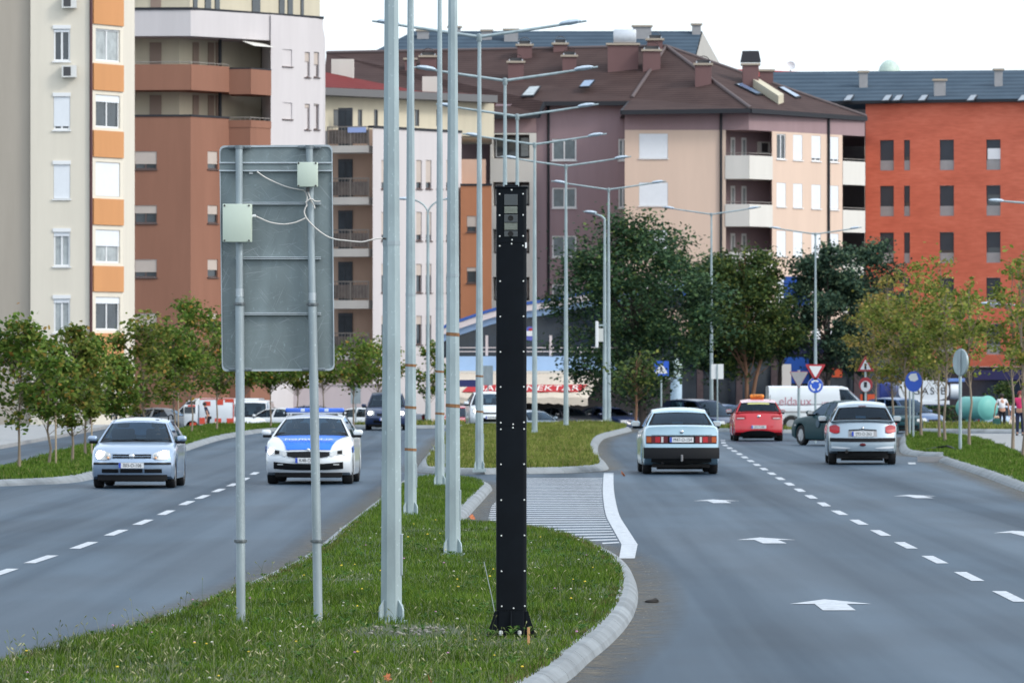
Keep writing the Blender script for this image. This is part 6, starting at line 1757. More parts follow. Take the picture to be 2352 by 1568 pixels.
# ------------------------------------------------------------------ double-arm street lamps
def lamp_head(parent, end, d, root):
    """flat LED housing along arm direction d, near its outer end"""
    b = MB(); side = Vector((0, 1, 0)); up = d.cross(side).normalized()
    if up.z < 0: up = -up
    sec = [(-.62, .03, .02), (-.54, .10, .05), (-.38, .15, .065), (-.2, .14, .05), (-.12, .05, .02)]
    rings = []
    for s_, w, h in sec:
        c = end + d * s_
        rings.append([c + side * w * math.cos(t) + up * (h * math.sin(t) + .02) for t in [2 * math.pi * k / 12 for k in range(12)]])
    for i in range(len(rings) - 1):
        b.add(rings[i] + rings[i + 1], [(k, (k + 1) % 12, 12 + (k + 1) % 12, 12 + k) for k in range(12)])
    b.add(rings[0], [tuple(range(12))]); b.add(rings[-1], [tuple(range(12))])
    o = b.build('lamp_head', M_LAMPH, root, smooth=50); o.parent = parent; return o
def street_lamp(label, x, Y, z, tapes=(), H=9.78, rz=0.0, door=True, group='double arm street lamps along the median', joint=True, arm=2.42):
    r = thing('street_lamp', label, 'street lamp', (x, Y, z), rz, group)
    b = MB(); n = 14
    pts = [(0, 0, H * k / n) for k in range(n + 1)]
    b.tube(pts, [.104 - .0064 * H * k / n for k in range(n + 1)], 8, phase=R(22.5))
    p = b.build('pole', M_GALV, r, smooth=20)
    for tz in tapes:
        rr = .104 - .0064 * tz + .004; q = MB(); q.tube([(0, 0, tz - .022), (.003, 0, tz + .02)], rr, 8, phase=R(22.5)); q.build('tape_band', M_TAPE, r).parent = p
    if joint:
        for tz in (3.45,):
            rr = .104 - .0064 * tz + .004; q = MB(); q.tube([(0, 0, tz - .02), (0, 0, tz + .02)], rr, 8, phase=R(22.5)); q.build('joint_ring', M_GALV2, r).parent = p
    b = MB(); b.box((-.15, -.15, -.06), (.15, .15, .012))
    for k in range(4):
        a = k * math.pi / 2 + math.pi / 4
        for w in (-.008, .008): pass
        M_ = RZ(a)
        b.add([M_ @ Vector(v) for v in ((.09, -.008, .012), (.155, -.008, .012), (.155, -.008, .10), (.145, -.008, .14), (.095, -.008, .20), (.09, .008, .012), (.155, .008, .012), (.155, .008, .10), (.145, .008, .14), (.095, .008, .20))], [(0, 1, 2, 3, 4), (9, 8, 7, 6, 5), (0, 5, 6, 1), (1, 6, 7, 2), (2, 7, 8, 3), (3, 8, 9, 4)])
    b.build('base_plate', M_GALV, r)
    if door:
        b = MB(); b.rbox((.070, -.05, .42), (.104, .05, .80), .008); b.build('service_door', M_GALV2, r).parent = p
    b = MB(); b.lathe([(.05, H - .14), (.062, H - .12), (.062, H + .03), (.001, H + .05)], 10); b.build('arm_collar', M_GALV, r, smooth=40).parent = p
    for sx in (-1, 1):
        e = Vector((sx * arm, 0, H + .33 * arm / 2.42))
        b = MB(); b.tube([(0, 0, H - .03), (sx * arm * .5, 0, H + .145 * arm / 2.42), e], [.038, .034, .024], 8)
        a = b.build('arm', M_GALV, r, smooth=40)
        lamp_head(a, e, (e - Vector((0, 0, H))).normalized(), r)
    return r
LAMPS = [
    (899, 1425, None, (), 'thickest and nearest lamp post, right beside the back of the road sign'),
    (1040, 1272, None, (2.72, 1.84), 'second nearest thick lamp post with wide brown tape bands, left of the black column'),
    (943, 1180, None, (2.34, 1.68, 1.02), 'slimmer lamp post with three brown tape bands just right of the thickest post'),
    (1010, 1113, None, (2.22, 1.4), 'lamp post at the far tip of the near bed, left of the brown taped post'),
    (1101, 1076, 82, (2.1, 1.3), 'lamp post with the topmost visible arms, at the front of the second bed'),
    (1160, None, 183, (), 'lamp post with the second highest visible arms, hidden low down by the black column'),
    (1188, None, 265, (), 'lamp post with the third highest visible arms, rising over the black column'),
    (1228, None, 330, (), 'lamp post just right of the black column, fourth pair of arms from the top'),
    (1300, None, 380, (), 'lamp post in front of the mauve wall, fifth pair of arms from the top'),
    (1398, None, 433, (), 'lamp post at the big dark tree, sixth pair of arms from the top'),
    (1634, None, 490, (), 'lamp post in front of the tan wall, rising between the two dark trees'),
    (1873, None, 530, (), 'farthest double arm lamp post, rising above the give way sign'),
]
LXY = []
for px, by, ty, tp, lb in LAMPS:
    if by: Y = FPX * (HC - .125) / (by - HY)
    else: Y = FPX * (9.9 - HC) / (HY - ty)
    if ty and by: Y = FPX * (9.9 - HC) / (HY - ty)
    x = (px - CX) * Y / FPX
    LXY.append((x, Y))
    isl = Y < 262
    Hk = 9.78
    if px == 1873: Hk, Y, x = 9.78 * 318 / Y + .3, 318, (px - CX) * 318 / FPX
    street_lamp(lb, x, Y, .12 if Y < 245 else (.1 if Y < 310 else -.2), tp, H=Hk, joint=Y < 150)
# tall single-arm lamp, old twin-arc lamp and two lamps on the right
Y = 254
r = thing('street_lamp', 'single arm street lamp leaning its head left, beside the sixth double arm post', 'street lamp', ((1389 - CX) * Y / FPX, Y, .1))
Hs = HC + (840 - 497) * Y / FPX - .1
b = MB(); b.tube([(0, 0, 0), (0, 0, Hs - .1)], [.09, .05], 8); b.build('pole', M_GALV, r, smooth=30)
b = MB(); b.tube([(0, 0, Hs - .12), (-.12, 0, Hs), (-.4, 0, Hs + .1), (-.9, 0, Hs + .2)], [.05, .045, .035, .025], 8); a = b.build('arm', M_GALV, r, smooth=40)
lamp_head(a, Vector((-.95, 0, Hs + .2)), Vector((-1, 0, .1)).normalized(), r)
sp = thing('sign_panel', 'white boxy panel fixed high on the lamp post beside the big dark tree', 'sign', ((1377 - CX) * (Y - .4) / FPX, Y - .4, zat(768, Y)))
MB().rbox((-.17, -.3, -.55), (-.05, .3, .55), .02).build('panel', M_FRAME, sp); MB().box((-.05, -.2, -.3), (.16, .2, .25)).build('control_box', mat('panel_grey', (.5, .52, .5), .6), sp)
MB().box((-.05, .05, .35), (.3, .12, .42)).build('bracket', M_GALV, sp)
Y = 250
r = thing('street_lamp', 'thin old street lamp with two curved arms in front of the white block', 'street lamp', ((983 - CX) * Y / FPX, Y, 0))
Hs = zat(492, Y)
b = MB(); b.tube([(0, 0, -.3), (0, 0, 2.0), (0, 0, Hs)], [.14, .075, .06], 10); b.build('pole', M_GALV, r, smooth=40)
for sx in (-1, 1):
    b = MB(); b.tube([(0, 0, Hs - .05)] + [(sx * .85 * (1 - math.cos(t)), 0, Hs + .62 * math.sin(t)) for t in [math.pi / 2 * k / 7 for k in range(8)]] + [(sx * 1.15, 0, Hs + .63)], .035, 8); a = b.build('arm', M_GALV, r, smooth=40)
    lamp_head(a, Vector((sx * 1.35, 0, Hs + .62)), Vector((sx, 0, 0)), r)
for px, py, Y, lb in ((2282, 461, 200, 'upper street lamp reaching in from the right edge before the red brick wall'), (2262, 697, 250, 'lower street lamp at the right edge, its pale head before the red brick wall')):
    r = thing('street_lamp', lb, 'street lamp', ((px + 150 - CX) * Y / FPX, Y, .1))
    Hs = zat(py, Y) - .1; wd = 150 * Y / FPX
    b = MB(); b.tube([(0, 0, 0), (0, 0, Hs - .3)], [.09, .05], 8); b.build('pole', M_GALV, r, smooth=30)
    b = MB(); b.tube([(0, 0, Hs - .35), (-.3, 0, Hs - .14), (-wd + .1, 0, Hs)], [.05, .045, .03], 8); a = b.build('arm', M_GALV, r, smooth=40)
    lamp_head(a, Vector((-wd - .28, 0, Hs)), Vector((-1, 0, .03)).normalized(), r)

# ------------------------------------------------------------------ speed camera column
Yc = 52.8; zc0 = .12
cx0 = (1174.5 - CX) * Yc / FPX
sc = thing('speed_camera', 'tall black speed camera column with white rivets and mesh windows on the median grass', 'speed camera', (cx0, Yc, zc0))
def L(x, y, d=0.0):     # print position -> local point on the column front
    p = at(x, y, Yc - .15); return Vector((p.x - cx0, -.15 - d, p.z - zc0))
M_CAMB = mat('camera_black', (.004, .006, .009), .5, var=.25, vscale=3, spec=.10)
M_CAMD = mat('camera_window', (.012, .02, .025), .10, spec=.8)
def rrect(w, d, r, n=5):
    out = []
    for cx_, cy_, a0 in ((w - r, d - r, 0), (-w + r, d - r, 90), (-w + r, -d + r, 180), (w - r, -d + r, 270)):
        for k in range(n + 1):
            a = R(a0 + 90 * k / n); out.append((cx_ + r * math.cos(a), cy_ + r * math.sin(a)))
    return out
s1, s2, s3 = L(0, 1401).z, L(0, 978).z, L(0, 556.8).z
ztop = L(0, 433).z
hw = (1209.5 - 1139.5) / 2 * Yc / FPX
for a, b_, nm, k in ((.0, s1 - .004, 'foot', .985), (s1, s2 - .003, 'lower_casing', 1.0), (s2, s3 - .004, 'middle_casing', 1.0), (s3, ztop, 'camera_head', .995)):
    MB().prism(rrect(hw * k, .15, .035), a, b_).build(nm, M_CAMB, sc, smooth=30)
MB().prism(rrect(hw * .9, .13, .03), .0, ztop - .01).build('inner_post', M_UND, sc)
MB().rbox((-hw - .012, -.162, ztop + .002), (hw + .012, .162, ztop + .018), .006).build('top_plate', M_CAMB, sc)
MB().rbox((-.06, -.05, ztop + .018), (.06, .05, ztop + .035), .006).build('lifting_lug', M_CAMB, sc)
b = MB()
for k in range(4):
    M_ = RZ(math.pi / 2 * k); w = (hw if k % 2 == 0 else .15)
    for off in ((0,) if k % 2 else (0,)):
        b.add([M_ @ Vector(v) for v in ((w - .01, -.006, s1 - .01), (w + .012, -.006, s1 - .01), (w + .065, -.006, .03), (w + .065, -.006, 0), (w - .01, -.006, 0), (w - .01, .006, s1 - .01), (w + .012, .006, s1 - .01), (w + .065, .006, .03), (w + .065, .006, 0), (w - .01, .006, 0))], [(0, 1, 2, 3, 4), (9, 8, 7, 6, 5), (0, 5, 6, 1), (1, 6, 7, 2), (2, 7, 8, 3)])
for sx in (-1, 1):
    w = hw
    b.add([(sx * (w - .01), -.15, s1 - .01), (sx * (w + .006), -.15, s1 - .01), (sx * (w + .075), -.15, .03), (sx * (w + .075), -.15, 0), (sx * (w - .01), -.15, 0), (sx * (w - .01), -.138, s1 - .01), (sx * (w + .006), -.138, s1 - .01), (sx * (w + .075), -.138, .03), (sx * (w + .075), -.138, 0), (sx * (w - .01), -.138, 0)], [(0, 1, 2, 3, 4), (9, 8, 7, 6, 5), (0, 5, 6, 1), (1, 6, 7, 2), (2, 7, 8, 3)])
b.box((-hw - .08, -.24, -.04), (hw + .08, .24, .008)); b.build('base_plate', M_CAMB, sc)
wn_ = []
for nm, y0, y1, m in (('flash_window', 446, 472, M_CAMD), ('lens_window', 492, 511, M_CAMD), ('lower_lens_window', 530, 544, M_CAMD)):
    p, q = L(1158, y1, .004), L(1189, y0, .004); MB().rbox((p.x, p.y - .004, p.z), (q.x, p.y + .01, q.z), .003).build(nm, m, sc)
for y0, y1 in ((474, 490), (512, 528)):
    p, q = L(1158.5, y1, .004), L(1188.5, y0, .004)
    g = MB().box((p.x, p.y - .003, p.z), (q.x, p.y + .01, q.z)).build('mesh_window', M_UND, sc)
    b = MB()
    for k in range(6): z = p.z + (q.z - p.z) * (k + .5) / 6; b.box((p.x, p.y - .009, z - .0018), (q.x, p.y - .004, z + .0018))
    for k in range(15): x = p.x + (q.x - p.x) * (k + .5) / 15; b.box((x - .0012, p.y - .0085, p.z), (x + .0012, p.y - .0045, q.z))
    b.build('wire_mesh', mat('mesh_wire', (.26, .29, .25), .6), sc).parent = g
for y in (501, 537):
    p = L(1173, y, .012); MB().lathe([(.001, 0), (.022, 0), (.024, .006), (.02, .012), (.001, .009)], 16, T(p.x, p.y + .008, p.z) @ Matrix.Rotation(R(90), 4, 'X')).build('lens', M_UND, sc, smooth=40)
M_RIV = mat('rivet_head', (.62, .64, .62), .5)
rv = [(1147.3, 445.8), (1201.2, 445.4), (1175, 436.3), (1147.5, 494.6), (1201.4, 493.8), (1147.8, 542.8), (1201.5, 542.1), (1176, 551), (1175, 560), (1147.5, 565), (1201, 564.3),
      (1148.5, 646), (1202, 645.5), (1149, 727), (1202.2, 726.5), (1149.3, 808), (1202.6, 807.5), (1149.7, 888.5), (1203, 888), (1150, 970.5), (1203.3, 969.5), (1150.3, 985.5), (1203.6, 985), (1178.5, 974), (1178, 982),
      (1150.5, 1066), (1203.6, 1065.5), (1151, 1148), (1204, 1147.5), (1151.4, 1229.6), (1204.4, 1229), (1151.8, 1311), (1204.8, 1310.5), (1152.3, 1391.5), (1205.2, 1391), (1179.5, 1396)]
me = None
for x, y in rv:
    p = L(x, y)
    if me is None:
        o = MB().lathe([(.0078, -.004), (.0075, .002), (.0045, .005), (.001, .006)], 8, Matrix.Rotation(R(90), 4, 'X')).build('rivet', M_RIV, sc, smooth=50); me = o.data
    else: o = bpy.data.objects.new('rivet', me); COL.objects.link(o); o.parent = sc
    o.location = (p.x, -.151, p.z)
MB().rbox((.118, -.158, L(0, 570).z), (.134, -.148, L(0, 557).z), .002).build('white_tag', M_FRAME, sc)
for x in (-.09, .07):
    MB().lathe([(.001, .05), (.016, .045), (.018, .02), (.013, .018), (.013, .0)], 6, T(x, -.20, 0)).build('anchor_bolt', M_RIV, sc)
st = MB(); st.rbox((-.011, -.011, -.05), (.011, .011, .20), .002)
o = tag(st.build('wooden_stake', mat('raw_wood', (.50, .27, .12), .8, var=.2, vscale=20, vstretch=(1, 1, .2))), 'short raw wooden stake in the grass at the foot of the black camera column', 'stake'); p = gp(1214, 1478, .12); o.location = (p.x, p.y, .06)
cb = MB(); q = [at(1112, 1290, 53.6), at(1118, 1318, 53.5), at(1124, 1345, 53.4), at(1130, 1372, 53.3), at(1137, 1410, 53.1), at(1140, 1428, 53.0)]
cb.tube(q, .0035, 6); cb.tube([at(1140, 1428, 53.0), at(1146, 1440, 52.9)], .0035, 6); tag(cb.build('cable', mat('grey_cable', (.20, .23, .23), .5)), 'thin grey wire curling out of the grass left of the black camera column', 'cable')
cb = MB(); cb.tube([gp(1132, 1449, .15), gp(1146, 1440, .17), gp(1152, 1438, .15)], .012, 8); tag(cb.build('conduit', mat('pale_conduit', (.45, .48, .46), .5)), 'short pale conduit end lying at the left foot of the black column', 'conduit')

# ------------------------------------------------------------------ big road sign seen from behind
Ys = 55.6
sx0 = (640 - CX) * Ys / FPX
sg = thing('road_sign', 'large rectangular road sign seen from behind on two galvanised posts with two junction boxes', 'road sign', (sx0, Ys, .12))
def S(x, y, d=0.0):
    p = at(x, y, Ys); return Vector((p.x - sx0, -d, p.z - .12))
# panel: rounded outline, slight taper as in the photograph
pc = [S(503, 334), S(763, 332), S(768, 851), S(509, 853)]
def rounded(P, r=.055, n=5):
    out = []
    for i in range(4):
        a, b, c = P[i - 1], P[i], P[(i + 1) % 4]; u, v = (a - b).normalized(), (c - b).normalized()
        p0, p1 = b + u * r, b + v * r
        for k in range(n + 1):
            t = k / n; out.append(p0 * (1 - t) ** 2 + b * 2 * t * (1 - t) + p1 * t * t)
    return out
rp_ = rounded(pc); N = len(rp_); cen = sum(rp_, Vector()) / N
y1, y2 = .075, .09
MB().add([(p.x, y1, p.z) for p in rp_] + [(p.x, y2, p.z) for p in rp_], [tuple(range(N)), tuple(reversed(range(N, 2 * N)))] + [(i, (i + 1) % N, N + (i + 1) % N, N + i) for i in range(N)]).build('panel', M_BACK, sg)
b = MB()
inn = [p + (cen - p).normalized() * .020 for p in rp_]
vs = []
for P_, y in ((rp_, y2 + .004), (rp_, y1 - .018), (inn, y1 - .018), (inn, y1 - .001)): vs += [(p.x * 1.0, y, p.z) for p in P_]
b.add(vs, [(j * N + i, j * N + (i + 1) % N, (j + 1) * N + (i + 1) % N, (j + 1) * N + i) for j in range(3) for i in range(N)]); b.build('rim', M_BACKR, sg, smooth=30)
for nm, (tx, bx, sp) in (('post', (549, 553.5, 686)), ('post', (710.5, 731.5, 695))):
    top, bot = S(tx, 334), S(bx, 1432); 
    bot.z = -.1
    def on(y): t = (y - 334) / (1432 - 334); return Vector((top.x + (bot.x - top.x) * t, 0, S(0, y).z))
    zs = on(sp)
    b = MB(); b.tube([top, zs], .0335, 14); po = b.build('post', M_GALV2, sg, smooth=40)
    b = MB(); b.tube([zs - Vector((0, 0, .0)), bot], .041, 14); b.build('lower_tube', M_GALV2, sg, smooth=40).parent = po
    for y, rr in ((sp + 8 if tx < 600 else sp + 0, .046), (1238, .047)):
        c = on(y + 4); b = MB(); b.lathe([(rr, -.016), (rr + .003, 0), (rr, .016)], 14, T(c.x, 0, c.z)); b.box((c.x - rr - .012, -.012, c.z - .012), (c.x + rr + .012, .012, c.z + .012)); [b.box((c.x + k - .007, -.058, c.z - .007), (c.x + k + .007, -.044, c.z + .007)) for k in (-.02, .015)]
        b.build('clamp', mat('zinc_clamp', (.14, .16, .17), .45, metal=.5), sg, smooth=40).parent = po
    q0 = on(sp - 14); b = MB(); b.lathe([(.036, -.035), (.0365, .035)], 14, T(q0.x, 0, q0.z)); b.build('bright_sleeve', M_BACKR, sg, smooth=40).parent = po
    for y in (338, 848):
        c = on(y); b = MB(); b.rbox((c.x - .105, .02 if y < 500 else .01, c.z - .016), (c.x + .105, .06, c.z + .016), .006)
        if y < 500: b.lathe([(.040, -.016), (.040, .016)], 14, T(c.x, 0, c.z))
        for k in (-.085, -.055, .055, .085): b.lathe([(.001, .0), (.007, 0), (.007, .012), (.001, .014)], 8, T(c.x + k, .02, c.z) @ Matrix.Rotation(R(90), 4, 'X'))
        b.build('bracket', mat('dark_zinc', (.16, .19, .21), .4, metal=.5), sg, smooth=35)
def bar(x0, x1, y0, y1, nm='rail', d0=.030, d1=.072, m=None):
    p, q = S(x0, y1), S(x1, y0); MB().rbox((p.x, d0, p.z), (q.x, d1, q.z), .003).build(nm, m or M_BACKR, sg)
bar(503, 762, 372, 376); bar(503, 763, 390, 394); bar(504, 762, 376.5, 389.5, 'rail_web', .045, .07, M_BACK)
for y in (464, 589.5, 717.5): bar(540, 737, y, y + 2.6); bar(540, 737, y + 3.6, y + 6.2)
M_BOX = mat('junction_box_grey_green', (.47, .545, .47), .5, var=.03, vscale=4); M_SCREW = mat('screw_dark', (.05, .05, .05), .6)
for x0, x1, y0, y1, w in ((512.5, 580, 469, 557, .9), (683.5, 731, 373.5, 430.5, .5)):
    p, q = S(x0, y1), S(x1, y0)
    o = MB().rbox((p.x, -.115, p.z), (q.x, -.045, q.z), .008).build('junction_box', M_BOX, sg, smooth=35)
    MB().rbox((p.x + .002, -.130, p.z + .002), (q.x - .008, -.118, q.z - .002), .006).build('lid', M_BOX, sg, smooth=35).parent = o
    b = MB()
    for fx in (.07, .9):
        for fz in (.045, .955): b.lathe([(.001, 0), (.009, 0), (.009, .005), (.001, .005)], 8, T(p.x + (q.x - p.x) * fx, -.130, p.z + (q.z - p.z) * fz) @ Matrix.Rotation(R(90), 4, 'X'))
    b.build('lid_screws', M_SCREW, sg).parent = o
    b = MB(); b.box(((p.x + q.x) / 2 - .02, -.045, p.z + .01), ((p.x + q.x) / 2 + .02, -.035, q.z - .01)); b.build('box_bracket', M_GALV2, sg).parent = o
def K(c, d=.045): return S(487 + c[0] * .17577, 312.4 + c[1] * .17577, d)
M_CABLE = mat('white_cable', (.55, .53, .50), .5)
def cable(pts, nm='cable', r=.0068):
    q = [Vector((p.x, p.z)) for p in pts]; d = [p.y for p in pts]
    sm = catmull([(p.x, p.y) for p in q], 6); n = len(sm)
    P = [Vector((p.x, d[min(len(d) - 1, int(i / 6))] if i % 6 == 0 else d[i // 6] + (d[min(len(d) - 1, i // 6 + 1)] - d[i // 6]) * (i % 6) / 6, p.y)) for i, p in enumerate(sm)]
    b = MB(); b.tube(P, r, 8); return b.build(nm, M_CABLE, sg, smooth=60)
cable([K(c, -.02) for c in ((585, 465), (700, 545), (870, 625), (1010, 675), (1140, 700), (1210, 720))] + [K(c, .05) for c in ((1245, 800), (1235, 880), (1245, 920))])
cable([K(c, .06) for c in ((530, 1045), (560, 1045), (640, 1080), (760, 1130), (920, 1155), (1060, 1140), (1160, 1105), (1222, 1075))])
cable([K(c, .055) for c in ((1245, 900), (1215, 960), (1210, 1010), (1240, 1080), (1350, 1200), (1500, 1310), (1620, 1352), (1725, 1365))] + [S(830, 556, .05), S(850, 552, .05), S(868, 547.5, .04), S(879, 547.5, .02)])
cable([K(c, .05) for c in ((1255, 715), (1275, 790), (1300, 850), (1335, 910), (1345, 950))])
cable([K(c, .07) for c in ((1228, 870), (1262, 838), (1305, 828), (1338, 850), (1370, 858), (1420, 855))])
b = MB(); p = K((545, 1047), .06); b.tube([p + Vector((-.012, 0, 0)), p + Vector((.022, 0, 0))], .014, 8); b.build('cable_gland', M_FRAME, sg, smooth=40)
b = MB(); p = K((1255, 690), .085); b.tube([p + Vector((0, 0, .01)), p + Vector((0, 0, -.03))], .016, 8); b.build('cable_gland', M_SCREW, sg, smooth=40)
b = MB(); p = S(879, 547.5, .02); b.tube([p, p + Vector((.03, 0, -.004))], .009, 8); b.build('cable_plug', M_SCREW, sg)
b = MB(); p = K((505, 480), -.06); b.box((p.x - .018, p.y - .004, p.z - .011), (p.x + .018, p.y, p.z + .011)); b.build('paper_tag', M_FRAME, sg)

# ------------------------------------------------------------------ traffic signs
M_SBLUE = mat('sign_blue', (.018, .09, .50), .4); M_SRED = mat('sign_rim_red', (.36, .025, .035), .4); M_SWHITE = mat('sign_white', (.66, .67, .68), .4); M_SBLK = mat('sign_black', (.02, .02, .025), .5)
def sign(label, px, py, Y, parts, group=None, yaw=0.0, base=.0, pole_r=.035, off=0.0, ztop=None):
    r = thing('traffic_sign', label, 'traffic sign', ((px - CX) * Y / FPX, Y, base), 0, group)
    zc = zat(py, Y) - base
    b = MB(); b.tube([(off, .07, -.05 if Y < 245 else -.6), (off, .07, (ztop if ztop is not None else zc + .25))], pole_r, 10); b.build('post', M_GALV, r, smooth=40)
    parts(r, zc, yaw); return r
def plate_poly(r, nm, P, m, zc, yaw, d0, d1):
    n = len(P); M_ = RZ(yaw)
    vs = [M_ @ Vector((x, d1, 0)) + Vector((0, 0, zc + z)) for x, z in P] + [M_ @ Vector((x, d0, 0)) + Vector((0, 0, zc + z)) for x, z in P]
    return MB().add(vs, [tuple(range(n)), tuple(reversed(range(n, 2 * n)))] + [(i, (i + 1) % n, n + (i + 1) % n, n + i) for i in range(n)]).build(nm, m, r)
def circ(rad, n=28): return [(rad * math.cos(2 * math.pi * k / n), rad * math.sin(2 * math.pi * k / n)) for k in range(n)]
def tri(s, down=False, rr=.0):
    h = s * math.sqrt(3) / 2; P = [(-s / 2, -h / 3), (s / 2, -h / 3), (0, 2 * h / 3)]
    out = []
    for i in range(3):
        a, b, c = Vector(P[i - 1]), Vector(P[i]), Vector(P[(i + 1) % 3])
        for q in (a, c): pass
        u, v = (a - b).normalized() * s * .06, (c - b).normalized() * s * .06
        out += [tuple(b + u), tuple(b + (u + v) * .45), tuple(b + v)]
    return [(x, -z) for x, z in reversed(out)] if down else out
def sq(w, h): return [(-w, -h), (w, -h), (w, h), (-w, h)]
def p_cross(r, zc, yaw):
    plate_poly(r, 'panel', sq(.30, .30), M_SBLUE, zc, yaw, .03, 0)
    plate_poly(r, 'white_triangle', tri(.52), M_SWHITE, zc - .05, yaw, 0, -.006)
    f = plate_poly(r, 'walking_figure', [(-.03, .13), (.03, .13), (.035, .07), (.09, .0), (.07, -.02), (.03, .03), (.03, -.02), (.10, -.13), (.06, -.14), (.0, -.05), (-.05, -.14), (-.09, -.13), (-.03, -.02), (-.035, .03), (-.06, -.03), (-.08, -.02), (-.04, .07)], M_SBLK, zc - .045, yaw, -.006, -.010)
sign('blue square pedestrian crossing sign with a white triangle, in front of the big dark tree', 1519, 846, 246, p_cross)
def p_giveway(r, zc, yaw):
    plate_poly(r, 'triangle', tri(.66, True), M_SRED, zc, yaw, .03, 0); plate_poly(r, 'white_triangle', tri(.42, True), M_SWHITE, zc + .01, yaw, 0, -.008)
    z2 = zc - .48
    plate_poly(r, 'disc', circ(.235), M_SBLUE, z2, yaw, .03, 0)
    for k in range(3):
        a0 = R(90 + 120 * k); P = []
        rr0, rr1 = .125, .175
        ts = [a0 + R(-38) + R(76) * j / 8 for j in range(9)]
        P = [(rr1 * math.cos(t), rr1 * math.sin(t)) for t in ts] + [((rr1 + .03) * math.cos(ts[-1]), (rr1 + .03) * math.sin(ts[-1])), (.15 * math.cos(ts[-1] + .35), .15 * math.sin(ts[-1] + .35)), ((rr0 - .03) * math.cos(ts[-1]), (rr0 - .03) * math.sin(ts[-1]))] + [(rr0 * math.cos(t), rr0 * math.sin(t)) for t in reversed(ts)]
        plate_poly(r, 'arrow', P, M_SWHITE, z2, yaw, 0, -.006)
    plate_poly(r, 'disc_rim', circ(.245), M_SWHITE, z2, yaw, .04, .028)
sign('red rimmed give way sign above a blue roundabout disc, before the white van', 1873, 850, 193, p_giveway)
sign('grey back of a triangular sign, just left of the give way sign', 1835, 866, 212, lambda r, zc, yaw: (plate_poly(r, 'triangle', tri(.64, True), M_GREYP, zc, yaw, 0, -.02), plate_poly(r, 'rim', tri(.68, True), M_SRED, zc, yaw, .03, .001)), yaw=R(8), pole_r=.05)
sign('white rectangular sign back on a thin post behind the pale saloon', 1648, 853, 230, lambda r, zc, yaw: (plate_poly(r, 'panel', sq(.23, .28), M_SWHITE, zc, yaw, .12, .095), plate_poly(r, 'seam', sq(.012, .28), M_GALV2, zc, yaw, .095, .09)), pole_r=.025)
def p_oval(r, zc, yaw):
    plate_poly(r, 'disc', circ(.365, 36), M_GALV, zc, yaw, .0, -.02); plate_poly(r, 'rim', circ(.375, 36), M_GALV2, zc, yaw, .03, .001)
    M_ = RZ(yaw); MB().add([M_ @ Vector(v) + Vector((0, 0, zc)) for v in [(x, d, z) for d in (-.021, -.05) for x, z in sq(.07, .34)]], [(0, 1, 2, 3), (7, 6, 5, 4), (0, 4, 5, 1), (1, 5, 6, 2), (2, 6, 7, 3), (3, 7, 4, 0)]).build('stiffener', M_GALV2, r)
sign('round sign turned edgeways showing its grey back, on a pale post in the right verge', 2206, 832, 167, p_oval, yaw=R(-62), base=.12, pole_r=.045)
def p_warn(r, zc, yaw):
    plate_poly(r, 'triangle', tri(.66), M_SRED, zc, yaw, .02, 0); plate_poly(r, 'white_triangle', tri(.42), M_SWHITE, zc - .01, yaw, 0, -.006); plate_poly(r, 'symbol', sq(.04, .1), M_SBLK, zc - .02, yaw, -.006, -.01)
    plate_poly(r, 'disc', circ(.26), M_SRED, zc - .66, yaw, .02, 0); plate_poly(r, 'white_disc', circ(.19), M_SWHITE, zc - .72, yaw, 0, -.006); plate_poly(r, 'disc_symbol', sq(.06, .10), M_SBLK, zc - .66, yaw, -.006, -.01)
sign('warning triangle above a red ringed disc, half hidden by the yellowish young trees', 1988, 840, 215, p_warn, yaw=R(-28))
def p_stop(r, zc, yaw):
    P = [(.33 * math.cos(R(22.5 + 45 * k)), .33 * math.sin(R(22.5 + 45 * k))) for k in range(8)]
    plate_poly(r, 'octagon', P, M_SRED, zc, yaw, .02, 0)
    text_part('lettering', 'STOP', .25, M_SWHITE, r, T(0, 0, zc) @ RZ(yaw) @ T(0, -.004, 0) @ FACE_CAM, extrude=.002, sx=.9)
sign('dark red stop sign turned away among the young trees on the right', 2090, 833, 205, p_stop, yaw=R(-58))
def p_ped(r, zc, yaw):
    plate_poly(r, 'disc', circ(.33), M_SBLUE, zc, yaw, .02, 0); plate_poly(r, 'white_figure', [(-.1, .2), (.12, .22), (.2, .02), (.05, -.05), (-.12, -.02), (-.2, .1)], M_SWHITE, zc + .05, yaw, 0, -.006)
sign('round blue sign with a white figure, in front of the tanker truck', 2098, 876, 197, p_ped, yaw=R(-40), base=.1)
sign('plain grey sign back before the restaurant awning, left of the black column', 1121, 862, 262, lambda r, zc, yaw: plate_poly(r, 'panel', sq(.21, .42), M_GALV2, zc, yaw, .03, 0), pole_r=.03)
sign('grey sign back standing by the low pink wall, left of the dark blue hatchback', 817, 905, 270, lambda r, zc, yaw: plate_poly(r, 'panel', sq(.22, .42), M_GALV2, zc, yaw, .03, 0), pole_r=.03)

